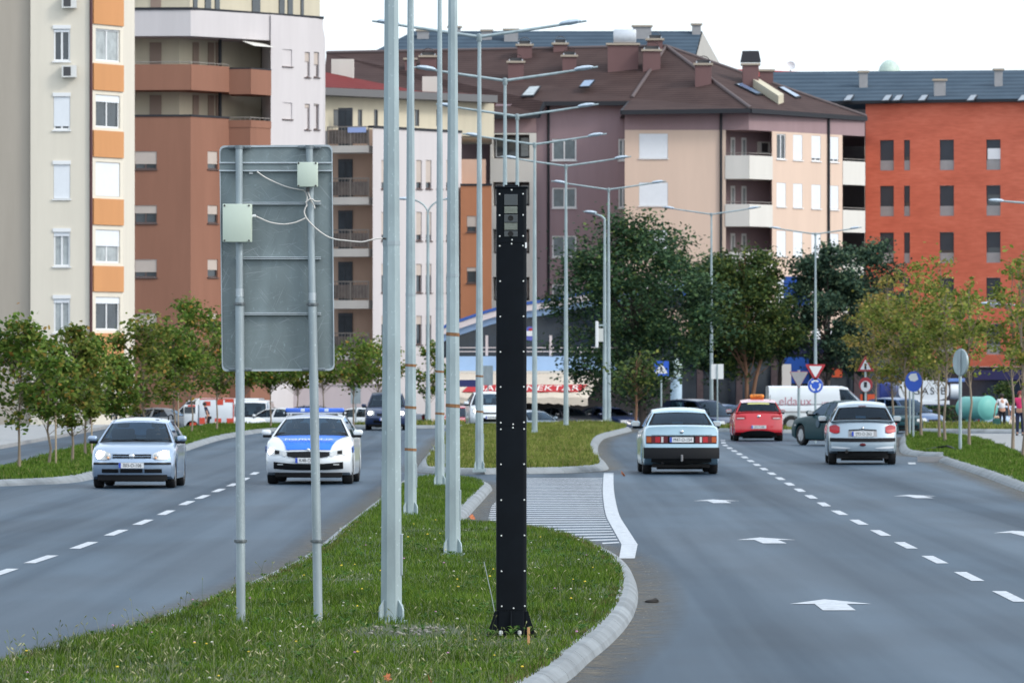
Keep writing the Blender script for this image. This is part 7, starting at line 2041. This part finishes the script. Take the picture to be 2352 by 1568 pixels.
# ------------------------------------------------------------------ trees
M_BARK = mat('bark_grey', (.20, .16, .12), .95, var=.35, vscale=8, vstretch=(1, 1, .2), bump=.5, bscale=20)
M_BARKD = mat('bark_dark', (.055, .045, .04), .95, var=.35, vscale=6, vstretch=(1, 1, .2), bump=.5, bscale=15)
M_BARKO = mat('bark_orange', (.19, .10, .06), .95, var=.3, vscale=6, vstretch=(1, 1, .2))
L_MAPLE = leafy_mat('leaves_maple', [(0, (0.041, 0.090, 0.016)), (.5, (0.101, 0.172, 0.030)), (.84, (0.178, 0.230, 0.046)), (.96, (0.253, 0.207, 0.048)), (1, (0.287, 0.138, 0.034))], .5, .35)
L_MAPLE2 = leafy_mat('leaves_maple_olive', [(0, (.046, .084, .016)), (.5, (.115, .160, .030)), (.84, (.19, .205, .045)), (.97, (.25, .185, .045)), (1, (.24, .11, .03))], .5, .35)
L_YEL = leafy_mat('leaves_yellowing', [(0, (.070, .110, .022)), (.4, (.145, .195, .036)), (.8, (.25, .265, .062)), (1, (.40, .32, .09))], .5, .4)
L_DARK = leafy_mat('leaves_dark', [(0, (0.022, 0.048, 0.027)), (.5, (0.046, 0.094, 0.048)), (.88, (0.080, 0.139, 0.058)), (1, (0.133, 0.169, 0.042))], .5, .25)
L_DARK2 = leafy_mat('leaves_dark_olive', [(0, (0.023, 0.043, 0.018)), (.5, (0.051, 0.090, 0.030)), (.85, (0.101, 0.140, 0.039)), (1, (0.192, 0.203, 0.050))], .5, .3)
L_FIR = leafy_mat('leaves_blue_green', [(0, (0.025, 0.050, 0.039)), (.6, (0.053, 0.098, 0.064)), (1, (0.105, 0.147, 0.077))], .6, .2)
LEAF = np.array([(0, -.5, 0), (.34, -.12, .05), (.22, .30, .02), (0, .5, -.04), (-.22, .30, .02), (-.34, -.12, .05)])
def leaf_mesh(name, C, size, rg, flat=.5):
    """one six-cornered leaf per centre, random attitude"""
    n = len(C)
    a, b_, c_ = rg.uniform(0, 2 * np.pi, n), rg.normal(0, flat, n), rg.normal(0, flat, n)
    s = size * rg.uniform(.65, 1.3, n)
    P = LEAF[None] * s[:, None, None]
    ca, sa = np.cos(a)[:, None], np.sin(a)[:, None]
    x, y, z = P[..., 0] * ca - P[..., 1] * sa, P[..., 0] * sa + P[..., 1] * ca, P[..., 2]
    cb, sb = np.cos(b_)[:, None], np.sin(b_)[:, None]
    y, z = y * cb - z * sb, y * sb + z * cb
    cc, sc_ = np.cos(c_)[:, None], np.sin(c_)[:, None]
    x, z = x * cc - z * sc_, x * sc_ + z * cc
    V = np.stack([x, y, z], -1) + C[:, None, :]
    F = (np.arange(n)[:, None] * 6 + np.arange(6)[None]).astype(np.int32)
    return fast_mesh(name, V.reshape(-1, 3), F)
def tree(name, label, x, Y, z, H, z0, rx, leaf_m, bark, nleaf, lsize, seed, group=None, nclump=60, csig=.22, tr=.05, top=.0, twin=False, shape=1.0, stake=False, cxo=0.0, flat=.6, openness=.25):
    """trunk with limbs and a crown of leaf clumps hung on the limb ends; crown from z0 to H, half-width rx"""
    rg = np.random.default_rng(seed); rr = random.Random(seed)
    r = thing(name, label, 'tree', (x, Y, z), 0, group)
    b = MB()
    hz = H * .93
    wob = [Vector((rr.gauss(0, .02) * H * .35 + cxo * (k / 7) ** 1.5, rr.gauss(0, .02) * H * .3, hz * k / 7)) for k in range(8)]
    wob[0] = Vector((0, 0, -.05))
    rad = [tr * (1 - .8 * k / 7) for k in range(8)]; rad[0] = tr * 1.35
    b.tube(wob, rad, 8)
    if twin:
        s = Vector((.08, 0, 0)); b.tube([wob[0] + s, wob[2] + Vector((.35 * rx * .5, 0, 0)), wob[4] + Vector((.5 * rx, .1, 0)), wob[5] + Vector((.6 * rx, .2, 0))], [tr, tr * .75, tr * .5, tr * .2], 8)
    def trunk_at(zq):
        t = max(0, min(6.999, zq / hz * 7)); i = int(t); return wob[i].lerp(wob[i + 1], t - i)
    clumps = []
    zc_, hh = (z0 + H) / 2, (H - z0) / 2
    tries = 0
    while len(clumps) < nclump and tries < 5000:
        tries += 1
        u = Vector((rr.uniform(-1, 1), rr.uniform(-1, 1), rr.uniform(-1, 1)))
        d = u.length
        if d > 1 or d < openness: continue
        wz = (1 - max(0, u.z) ** 1.6 * .55 * shape) * (1 - max(0, -u.z) ** 2.2 * .35)
        p = Vector((u.x * rx * wz, u.y * rx * wz, zc_ + u.z * hh)) + Vector((cxo * (zc_ / H), 0, 0))
        clumps.append(p)
    for p in clumps[::max(1, nclump // 34)]:
        s0 = trunk_at(max(z0 * .75, p.z - .55 * math.hypot(p.x, p.y) - .1 * H)); mid = s0.lerp(p, .55) + Vector((rr.gauss(0, .05), rr.gauss(0, .05), rr.gauss(0, .05) - .03 * H * .3)) * rx
        rb = tr * rr.uniform(.16, .34); b.tube([s0, mid, p], [rb, rb * .65, rb * .25], 5, False)
    if stake:
        b2 = MB(); b2.tube([(.18, -.12, -.05), (.17, -.12, 1.45)], .022, 7); so = b2.build('stake', mat('stake_wood', (.34, .27, .19), .9), r)
    b.build('trunk', bark, r, smooth=50)
    w = rg.dirichlet(np.full(len(clumps), 1.6)) * nleaf
    C = []
    for p, k in zip(clumps, w):
        k = int(k)
        if k < 1: continue
        sg_ = csig * rx * rg.uniform(.6, 1.3)
        C.append(np.array(p)[None] + rg.normal(0, 1, (k, 3)) * np.array([sg_, sg_, sg_ * .62])[None])
    C = np.concatenate(C)
    me = leaf_mesh('crown', C, lsize, rg, flat)
    o = link_mesh('crown', me, leaf_m, r)
    return r
GL = 'young trees in the planted strip on the left'
LEFT = [  # trunk x, base y, crown top y, half-width px, crown bottom y, label
    (44, 1076, 722, 92, 965, 'leafy young maple at the far left edge, widest of the front trees'),
    (112, 1068, 775, 70, 985, 'young maple with two thin stakes, second from the left edge'),
    (166, 1060, 748, 78, 985, 'young maple third from the left edge, in front of the cream wall'),
    (196, 1046, 752, 72, 975, 'young maple fourth from the left edge, its crown against the orange bay'),
    (268, 1026, 815, 55, 960, 'small olive young maple at the foot of the orange bay'),
    (330, 1012, 704, 82, 955, 'tall olive young maple in front of the brown wall, left of the pointed pair'),
    (398, 1002, 735, 70, 925, 'young maple directly above the silver blue hatchback roof rails'),
    (440, 994, 688, 84, 910, 'tallest pointed young maple, just left of the road sign back'),
    (498, 988, 745, 66, 900, 'young maple half behind the left edge of the road sign back'),
    (560, 985, 800, 62, 890, 'young maple behind the left post of the road sign'),
    (622, 983, 812, 60, 882, 'young maple behind the middle of the road sign'),
    (684, 981, 815, 56, 888, 'young maple behind the right post of the road sign'),
    (742, 979, 800, 58, 885, 'young maple emerging below the right corner of the road sign'),
    (812, 977, 758, 66, 892, 'young maple between the road sign and the thickest lamp post'),
    (868, 975, 760, 56, 905, 'young maple hidden by the thickest lamp post'),
]
for i, (tx, by, ty, hwp, bz, lb) in enumerate(LEFT):
    Y = FPX * (HC - .11) / (by - HY); k = Y / FPX
    tree('maple_tree', lb, (tx - CX) * k, Y, .11, (by - ty) * k, (by - bz) * k, hwp * k * 1.0, L_MAPLE if i % 3 != 2 and i != 5 else L_MAPLE2, M_BARK, 2700 if i < 9 else 1800, .125 if i < 5 else .14, 100 + i, GL, 62, .20, .032, stake=i in (1, 3, 6))
tree('maple_tree', 'small bushy tree between the slim lamp posts, in front of the white block', (985 - CX) * 252 / FPX, 253, zg(253), (975 - 765) * .018, (975 - 905) * .018, 40 * .018, L_MAPLE, M_BARK, 1400, .14, 131, GL, 40, .22, .04)
L_YELB = leafy_mat('leaves_yellow_brown', [(0, (.10, .11, .025)), (.5, (.21, .19, .05)), (.85, (.32, .25, .075)), (1, (.36, .22, .07))], .5, .4)
GR = 'young trees in the right verge'
RIGHT = [
    (2012, 992, 655, 60, 880, 'thin yellowing young tree left of the warning triangle', L_YELB, 1300),
    (2050, 1000, 610, 72, 890, 'yellowing young tree leaning over the red ringed disc', L_YELB, 1500),
    (2083, 1005, 592, 74, 890, 'young tree with a dark trunk beside the blue round sign', L_YEL, 1500),
    (2116, 1005, 620, 66, 890, 'slender young tree just right of the blue round sign', L_YEL, 1300),
    (2158, 1007, 572, 76, 890, 'tallest yellow green young tree in the clump, over the tanker truck', L_YEL, 1700),
    (2171, 1016, 640, 62, 880, 'young tree with a crooked pale trunk in front of the tanker truck', L_YEL, 1100),
    (2226, 1027, 640, 50, 860, 'sparse young tree just right of the edgeways round sign', L_YEL, 700),
    (2326, 1032, 600, 62, 880, 'sparse young tree with a straight trunk near the right edge', L_YEL, 900),
    (2349, 1052, 545, 66, 880, 'sparse young tree cut by the right edge, in front of the red bricks', L_YEL, 900),
]
for i, (tx, by, ty, hwp, bz, lb, lm, nl) in enumerate(RIGHT):
    Y = FPX * (HC - .11) / (by - HY); k = Y / FPX
    tree('young_tree', lb, (tx - CX) * k, Y, .11, (by - ty) * k, (by - bz) * k, hwp * k * 1.1, lm, M_BARK, int(nl * 1.5), .125, 200 + i, GR, 46, .20, .042, openness=.1, cxo=(-.15 if i in (0, 1) else 0))
def bigtree(name, label, px, by, ty, hwp, bz, lm, bark, nl, ls, seed, Y=None, **kw):
    Y = Y or FPX * HC / (by - HY); k = Y / FPX
    H = zat(ty, Y); zb0 = zat(bz, Y)
    return tree(name, label, (px - CX) * k, Y, zg(Y), H - zg(Y), zb0 - zg(Y), hwp * k, lm, bark, nl, ls, seed, **kw)
bigtree('dark_tree', 'biggest dark spreading tree with a thick dark trunk, behind the pedestrian crossing sign', 1482, 974, 482, 212, 925, L_DARK, M_BARKD, 32000, .17, 301, Y=263, nclump=220, csig=.11, tr=.2, shape=.9, flat=.5, openness=.2, cxo=-1.1)
bigtree('small_tree', 'thin brown trunked tree standing close left of the thickest dark trunk', 1462, 985, 800, 60, 910, L_DARK2, M_BARKO, 900, .16, 302, Y=240, nclump=30, csig=.25, tr=.06)
bigtree('dark_tree', 'dark olive tree with forked brown trunks, behind the red taxi', 1713, 968, 552, 122, 868, L_DARK2, M_BARKO, 19000, .19, 303, Y=326, nclump=120, csig=.15, tr=.13, twin=True, openness=.2)
bigtree('dark_tree', 'dark tree joining the biggest tree and the forked one, behind the lamp post', 1638, 968, 575, 105, 885, L_DARK, M_BARKD, 14000, .19, 304, Y=329, nclump=100, csig=.16, tr=.16)
bigtree('dark_tree', 'dark blue green tree behind the give way sign', 1900, 965, 552, 96, 868, L_FIR, M_BARKD, 16000, .19, 305, Y=329, nclump=100, csig=.16, tr=.16)
bigtree('dark_tree', 'dusky tree right of the blue green one, in front of the tan block corner', 1985, 965, 525, 96, 878, L_FIR, M_BARKD, 12000, .19, 306, Y=332, nclump=90, csig=.17, tr=.15)
bigtree('dark_tree', 'slim dark tree between the forked tree and the blue green tree', 1792, 965, 700, 58, 815, L_DARK, M_BARKD, 6000, .19, 307, Y=333, nclump=60, csig=.2, tr=.14)
bigtree('shrub', 'green shrub growing behind the turquoise tank', 2305, 955, 868, 26, 945, L_DARK2, M_BARK, 900, .16, 308, Y=300, nclump=24, csig=.3, tr=.05)
# dark clipped hedge by the tank
Yh = 268
h = thing('hedge', 'low dark clipped hedge between the tanker truck and the turquoise tank', 'hedge', ((2180 - CX) * Yh / FPX, Yh, 0.05))
rg = np.random.default_rng(5); n = 2600
C = np.stack([rg.uniform(-1.15, 1.15, n), rg.uniform(-.3, .3, n), np.abs(rg.normal(0, .32, n)).clip(0, .62) if False else rg.uniform(.02, .64, n)], 1)
link_mesh('leaves', leaf_mesh('leaves', C, .12, rg, .8), L_DARK, h)
b = MB(); b.rbox((-1.05, -.22, .0), (1.05, .22, .55), .1); b.build('stems', M_BARKD, h)

# ------------------------------------------------------------------ other small things
M_TURQ = mat('turquoise_tank', (.12, .38, .34), .5, var=.08, vscale=1.5)
Yk = 245; k = Yk / FPX
tk2 = thing('water_tank', 'turquoise horizontal cylinder tank on a leg, right of the edgeways round sign', 'tank', ((2242 - CX) * k, Yk, 0), R(-58), scale=.78)
Mx = T(0, 0, .98) @ Matrix.Rotation(R(90), 4, 'Y')
MB().lathe([(.001, -1.22), (.35, -1.18), (.52, -1.08), (.58, -.95), (.58, .95), (.64, .96), (.64, 1.02), (.58, 1.05), (.50, 1.14), (.3, 1.22), (.001, 1.25)], 28, Mx).build('vessel', M_TURQ, tk2, smooth=40)
MB().lathe([(.20, .0), (.16, .1), (.14, .4), (.24, .62)], 14, T(.55, 0, -.0)).build('leg', M_TURQ, tk2, smooth=40); MB().lathe([(.20, .0), (.16, .1), (.14, .4), (.24, .62)], 14, T(-.65, 0, -.0)).build('leg', M_TURQ, tk2, smooth=40)
MB().lathe([(.15, 1.1), (.15, 1.33), (.001, 1.35)], 14, T(-.2, 0, -.1)).build('manhole', M_TURQ, tk2, smooth=40)
Ya = 282; k = Ya / FPX
ad = thing('advertising_column', 'pale blue advertising column with a pointed glass cap, right of the pedestrian crossing sign', 'column', ((1553 - CX) * k, Ya, 0))
MB().lathe([(.29, -.5), (.27, .1), (.27, zat(868, Ya)), (.31, zat(866, Ya))], 18).build('shaft', mat('pale_blue_column', (.36, .48, .58), .6, var=.15, vscale=4), ad, smooth=40)
MB().lathe([(.24, zat(866, Ya)), (.24, zat(850, Ya)), (.30, zat(848, Ya)), (.26, zat(838, Ya)), (.12, zat(827, Ya)), (.001, zat(821, Ya))], 18).build('cap', mat('cap_glass', (.36, .45, .45), .3), ad, smooth=40)
MB().rbox((-.75, -.05, zat(873, Ya)), (-.2, .05, zat(867, Ya)), .02).build('side_arm', W_BALC, ad)
pb = thing('letter_box', 'red letter box by the shops, left of the white rectangular sign back', 'letter box', ((1590 - CX) * 300 / FPX, 300, zg(300)))
MB().rbox((-.15, -.15, .35), (.15, .15, 1.15), .04).build('box', M_SIGNR, pb); MB().tube([(0, 0, 0), (0, 0, .36)], .05, 8).build('stand', M_GALV2, pb); MB().box((-.1, -.16, .9), (.1, -.149, .94)).build('slot', M_SCREW, pb)
bn = thing('waste_bin', 'yellow bin by the low pink wall, above the police car', 'bin', ((766 - CX) * 285 / FPX, 285, zg(285)))
MB().rbox((-.24, -.22, .08), (.24, .22, .52), .04).build('bin_body', mat('bin_yellow', (.62, .36, .05), .5), bn); MB().rbox((-.26, -.24, .52), (.26, .24, .60), .02).build('lid', mat('bin_yellow_lid', (.55, .33, .05), .5), bn)
[MB().lathe([(.001, -.03), (.06, -.03), (.06, .03), (.001, .03)], 10, T(x, .2, .06) @ Matrix.Rotation(R(90), 4, 'Y')).build('wheel', M_TYRE, bn) for x in (-.18, .18)]
# bent black pipe on the right verge
b = MB(); q = [gp(2121, 1033, .15), gp(2150, 1028, .17), gp(2176, 1024, .22), gp(2186, 1027, .20), gp(2198, 1034, .14)]
b.tube(q, .03, 8); tag(b.build('pipe', M_BLK, smooth=60), 'bent black pipe lying in the grass by the edgeways round sign', 'pipe')
b = MB(); p, q = gp(2107, 1049, .125), gp(2198, 1048, .125); b.box((p.x, p.y - .05, 0), (q.x, p.y - .035, .145)); tag(b.build('drain_edging', M_GREYP), 'low grey edging strip along the dropped kerb on the right', 'edging')
# dropped shoe-like rubber scrap on the road
b = MB(); bm = bmesh.new(); bmesh.ops.create_icosphere(bm, subdivisions=2, radius=1)
for v in bm.verts: v.co = Vector((v.co.x * .075 * (1 + .25 * math.sin(9 * v.co.y)), v.co.y * .05, max(-.2, v.co.z) * (.030 if v.co.x < .2 else .05) + .008))
b.add([v.co.copy() for v in bm.verts], [[q.index for q in f.verts] for f in bm.faces]); bm.free()
o = tag(b.build('rubber_scrap', mat('scrap_rubber', (.02, .018, .017), .8), smooth=30), 'crumpled black rubber scrap on the asphalt beside the nose of the near kerb', 'debris'); p = gp(1497, 1384); o.location = (p.x, p.y, .004)
M_LEAFO = mat('fallen_leaf', (.42, .13, .05), .7, var=.3, vscale=30)
def fallen(label, px, py, z, s=.055, rz=0.0):
    P = [(0, -1), (.25, -.55), (.8, -.5), (.6, -.05), (.95, .35), (.45, .4), (.25, .95), (0, .6), (-.3, 1), (-.4, .4), (-.95, .3), (-.6, -.05), (-.75, -.5), (-.25, -.55)]
    b = MB(); n = len(P); z_ = lambda x, y: .35 * (x * x + y * y) ** .5 * math.sin(2.2 * x + y)
    b.add([(x * s, y * s, (z_(x, y) + .25) * s) for x, y in P] + [(x * s, y * s, (z_(x, y) + .28) * s) for x, y in P] + [(0, 0, 0)], [(i, (i + 1) % n, 2 * n) for i in range(n)] + [(n + i, n + (i + 1) % n, (i + 1) % n, i) for i in range(n)])
    o = b.build('fallen_leaf', M_LEAFO); tag(o, label, 'leaf', 'fallen leaves on the median'); p = gp(px, py, z); o.location = (p.x, p.y, z); o.rotation_euler = (R(55), R(15), rz); return o
fallen('curled orange fallen leaf standing in the grass at the bottom edge, left of the other', 890, 1556, .17, .036, .4)
fallen('small tan fallen leaf at the bottom edge, right of the orange one', 986, 1562, .19, .04, 1.9)
fallen('orange fallen leaf lying by the kerb notch behind the brown taped lamp post', 1083, 1189, .02, .065, .9)
o = fallen('brown fallen leaf lying among the hatched lines', 1430, 1090, .03, .09, 2.2)

# ------------------------------------------------------------------ people
M_SKIN = mat('skin', (.42, .22, .15), .6); M_HAIRD = mat('hair_dark', (.02, .014, .012), .7); M_HAIRR = mat('hair_red', (.18, .03, .025), .7)
def skinned(name, J, E, m, parent, sub=1, root=0):
    """J: {name: (pos, radius)}, E: edges; one continuous skin grown round the skeleton"""
    ks = list(J); me = bpy.data.meshes.new(name); me.from_pydata([J[k_][0] for k_ in ks], [(ks.index(a), ks.index(b)) for a, b in E], [])
    o = bpy.data.objects.new(name, me); COL.objects.link(o)
    md = o.modifiers.new('skin', 'SKIN'); md.use_smooth_shade = True
    for i, k_ in enumerate(ks):
        v = me.skin_vertices[0].data[i]; rr = J[k_][1]; v.radius = rr if isinstance(rr, tuple) else (rr, rr); v.use_root = (i == root)
    o.modifiers.new('sub', 'SUBSURF').levels = sub
    bpy.context.view_layer.update()
    m2 = bpy.data.meshes.new_from_object(o.evaluated_get(bpy.context.evaluated_depsgraph_get()))
    bpy.data.objects.remove(o); m2.name = name; m2.materials.clear()
    m2.polygons.foreach_set('use_smooth', [True] * len(m2.polygons))
    return link_mesh(name, m2, m, parent)
def person(label, x, Y, z, rz, shirt, trousers, hair, lean=0.0, seated=False, bust=False, arm=((.30, .0, .95), (.33, .02, .72)), long_hair=False, group=None, k=1.0):
    """faces +Y; metres for a 1.68 m figure"""
    r = thing('person', label, 'person', (x, Y, z), rz, group, k)
    ln = lambda p: Vector((p[0], p[1] + lean * max(0, p[2] - .95), p[2] - .18 * lean * lean * max(0, p[2] - .95)))
    J = {'pel': (ln((0, 0, .94)), (.15, .10)), 'wst': (ln((0, 0, 1.10)), (.125, .09)), 'chs': (ln((0, 0, 1.28)), (.155, .10)), 'nk0': (ln((0, 0, 1.41)), (.07, .06)), 'nk': (ln((0, .01, 1.47)), (.05, .05)), 'hd': (ln((0, .015, 1.56)), (.075, .088)), 'tp': (ln((0, .01, 1.65)), (.055, .06)), 'nose': (ln((0, .105, 1.55)), (.014, .016))}
    E = [('pel', 'wst'), ('wst', 'chs'), ('chs', 'nk0'), ('nk0', 'nk'), ('nk', 'hd'), ('hd', 'tp'), ('hd', 'nose')]
    C_s = {k_: (v[0].copy(), tuple(q + .016 for q in v[1])) for k_, v in J.items() if k_ in ('pel', 'wst', 'chs', 'nk0')}; E_s = [('pel', 'wst'), ('wst', 'chs'), ('chs', 'nk0')]
    C_t, E_t = {'pel': (Vector((0, 0, .96)), (.165, .115))}, []
    for s, sx in (('l', -1), ('r', 1)):
        if not bust:
            J.update({'hip' + s: (Vector((sx * .09, 0, .86)), .085), 'kn' + s: (Vector((sx * .10, .02, .48)), .055), 'ca' + s: (Vector((sx * .10, .0, .32)), .050), 'an' + s: (Vector((sx * .10, -.01, .08)), .035), 'to' + s: (Vector((sx * .115, .14, .03)), .03)})
            E += [('pel', 'hip' + s), ('hip' + s, 'kn' + s), ('kn' + s, 'ca' + s), ('ca' + s, 'an' + s), ('an' + s, 'to' + s)]
            C_t.update({'hip' + s: (Vector((sx * .09, 0, .84)), .105), 'kn' + s: (Vector((sx * .10, .02, .48)), .075), 'an' + s: (Vector((sx * .10, -.01, .10)), .062)}); E_t += [('pel', 'hip' + s), ('hip' + s, 'kn' + s), ('kn' + s, 'an' + s)]
        sh, (ex, ey, ez), (hx, hy, hz) = ln((sx * .175, 0, 1.37)), arm[0], arm[1]
        el, ha = ln((sx * ex, ey, ez + .12)), Vector((sx * hx, hy + lean * .2, hz))
        d = (ha - el).normalized()
        J.update({'sh' + s: (sh, .055), 'el' + s: (el, .038), 'wr' + s: (ha, .026), 'pa' + s: (ha + d * .07, (.038, .018))}); E += [('chs', 'sh' + s), ('sh' + s, 'el' + s), ('el' + s, 'wr' + s), ('wr' + s, 'pa' + s)]
        for q in range(4):
            o_ = Vector((0, (q - 1.5) * .019, 0)); J['f%s%d' % (s, q)] = (ha + d * (.105) + o_, .010); J['g%s%d' % (s, q)] = (ha + d * (.145 + .012 * (q in (1, 2))) + o_ + Vector((-sx * .012, .0, 0)), .008); E += [('pa' + s, 'f%s%d' % (s, q)), ('f%s%d' % (s, q), 'g%s%d' % (s, q))]
        J['th' + s] = (ha + d * .075 + Vector((0, .045, 0)), .010); E += [('pa' + s, 'th' + s)]
        C_s.update({'sh' + s: (sh, .070), 'el' + s: (sh.lerp(el, .62), .054)}); E_s += [('chs', 'sh' + s), ('sh' + s, 'el' + s)]
    skinned('body', J, E, M_SKIN, r)
    skinned('shirt', C_s, E_s, shirt, r)
    if not bust: skinned('trousers', C_t, E_t, trousers, r)
    if not bust:
        for sx in (-1, 1): MB().rbox((sx * .11 - .045, -.07, 0), (sx * .11 + .045, .19, .075), .025).build('shoe', M_SCREW, r, smooth=50)
    b = MB(); hd = J['hd'][0]
    b.lathe([(.001, .125), (.06, .112), (.095, .07), (.105, .02), (.10, -.03 - (.13 if long_hair else 0)), (.085, -.05 - (.14 if long_hair else 0))], 16, T(hd.x, hd.y - .018, hd.z) @ Matrix.Rotation(R(14), 4, 'X'))
    b.build('hair', hair, r, smooth=60)
    return r
def cl(nm, c): return mat(nm, c, .9, var=.1, vscale=8)
Yp = 232; kk = Yp / FPX
person('woman in a white top and dark trousers walking away with bags at the right edge', (2302 - CX) * kk, Yp, .0, R(4), cl('shirt_white', (.62, .62, .66)), cl('trousers_black', (.012, .013, .02)), M_HAIRD, lean=.25, k=.84, arm=((.30, .02, .98), (.33, .10, .74)))
Yp2 = 206
person('red haired woman in a pink jacket and navy trousers at the far right edge', (2343 - CX) * Yp2 / FPX, Yp2, .10, R(170), cl('jacket_pink', (.58, .03, .13)), cl('trousers_navy', (.012, .018, .05)), M_HAIRR, k=.90)
tb = thing('shopping_trolley', 'dark green wheeled shopping bag left of the woman in the white top', 'bag', ((2288 - CX) * kk, Yp - .2, 0))
MB().rbox((-.14, -.12, .08), (.14, .12, .45), .03).build('bag', cl('bag_green', (.02, .09, .08)), tb); MB().tube([(-.1, .12, .1), (-.1, .16, .62), (.1, .16, .62), (.1, .12, .1)], .012, 6).build('handle', M_SCREW, tb)
[MB().lathe([(.001, -.02), (.07, -.02), (.07, .02), (.001, .02)], 12, T(x, .1, .07) @ Matrix.Rotation(R(90), 4, 'Y')).build('wheel', M_TYRE, tb) for x in (-.15, .15)]; MB().rbox((-.1, -.1, .45), (.1, .08, .55), .04).build('contents', cl('bag_contents', (.5, .35, .25)), tb)
bg_ = MB(); bg_.add([(-.16, -.06, 0), (.16, -.06, 0), (.17, .06, 0), (-.17, .06, 0), (-.13, -.05, .34), (.13, -.05, .34), (.13, .05, .34), (-.13, .05, .34), (-.03, 0, .52), (.03, 0, .52)], [(0, 1, 5, 4), (1, 2, 6, 5), (2, 3, 7, 6), (3, 0, 4, 7), (4, 5, 9, 8), (6, 7, 8, 9), (5, 6, 9), (7, 4, 8), (3, 2, 1, 0)])
o = tag(bg_.build('carrier_bag', mat('bag_pattern', (.58, .48, .42), .7, var=.6, vscale=12), smooth=60), 'patterned white carrier bag hanging between the two women at the right edge', 'bag'); o.location = ((2325 - CX) * kk, Yp - .3, .1)
Ypp = 256
person('person in a dark jacket standing beside the red chequered box truck', (479 - CX) * Ypp / FPX, Ypp, zg(Ypp), R(90), cl('jacket_dark', (.02, .022, .05)), cl('trousers_dark', (.012, .012, .016)), M_HAIRD, k=.80, lean=.35)
sk = MB().lathe([(.001, 0), (.2, .03), (.24, .2), (.16, .42), (.05, .5)], 12).build('white_sack', W_LOGGIA, smooth=60); tag(sk, 'pale full sack beside the person at the red chequered truck', 'sack'); sk.location = ((494 - CX) * Ypp / FPX, Ypp, zg(Ypp))
# people in the oncoming cars
def occupant(car, sx, label, shirt, hair):
    """bust behind the windscreen, set into the seat"""
    rt = car.root; zt = car.S['H']
    yq = car.S['yA'] - .42 - (car.S['yA'] - car.S['yC']) * .22 + .10
    M_ = Matrix.Translation(rt.location) @ RZ(rt.rotation_euler.z) @ Matrix.Scale(rt.scale[0], 4)
    p = M_ @ Vector((sx, yq, zt - 1.60 * .88 - .16))
    o = person(label, p.x, p.y, p.z, rt.rotation_euler.z, shirt, shirt, hair, bust=True, k=.88, arm=((.24, .12, 1.0), (.18, .36, 1.18)))
    return o
occupant(GOLF, -.36, 'driver in dark clothes behind the windscreen of the silver blue hatchback', cl('jumper_dark', (.02, .022, .03)), M_HAIRD)
occupant(POL, -.38, 'police driver in a dark blue shirt at the wheel of the police car', cl('police_shirt', (.03, .045, .10)), M_HAIRD)
occupant(POL, .38, 'police passenger in a dark blue shirt beside the police driver', cl('police_shirt_b', (.03, .045, .10)), M_HAIRD)
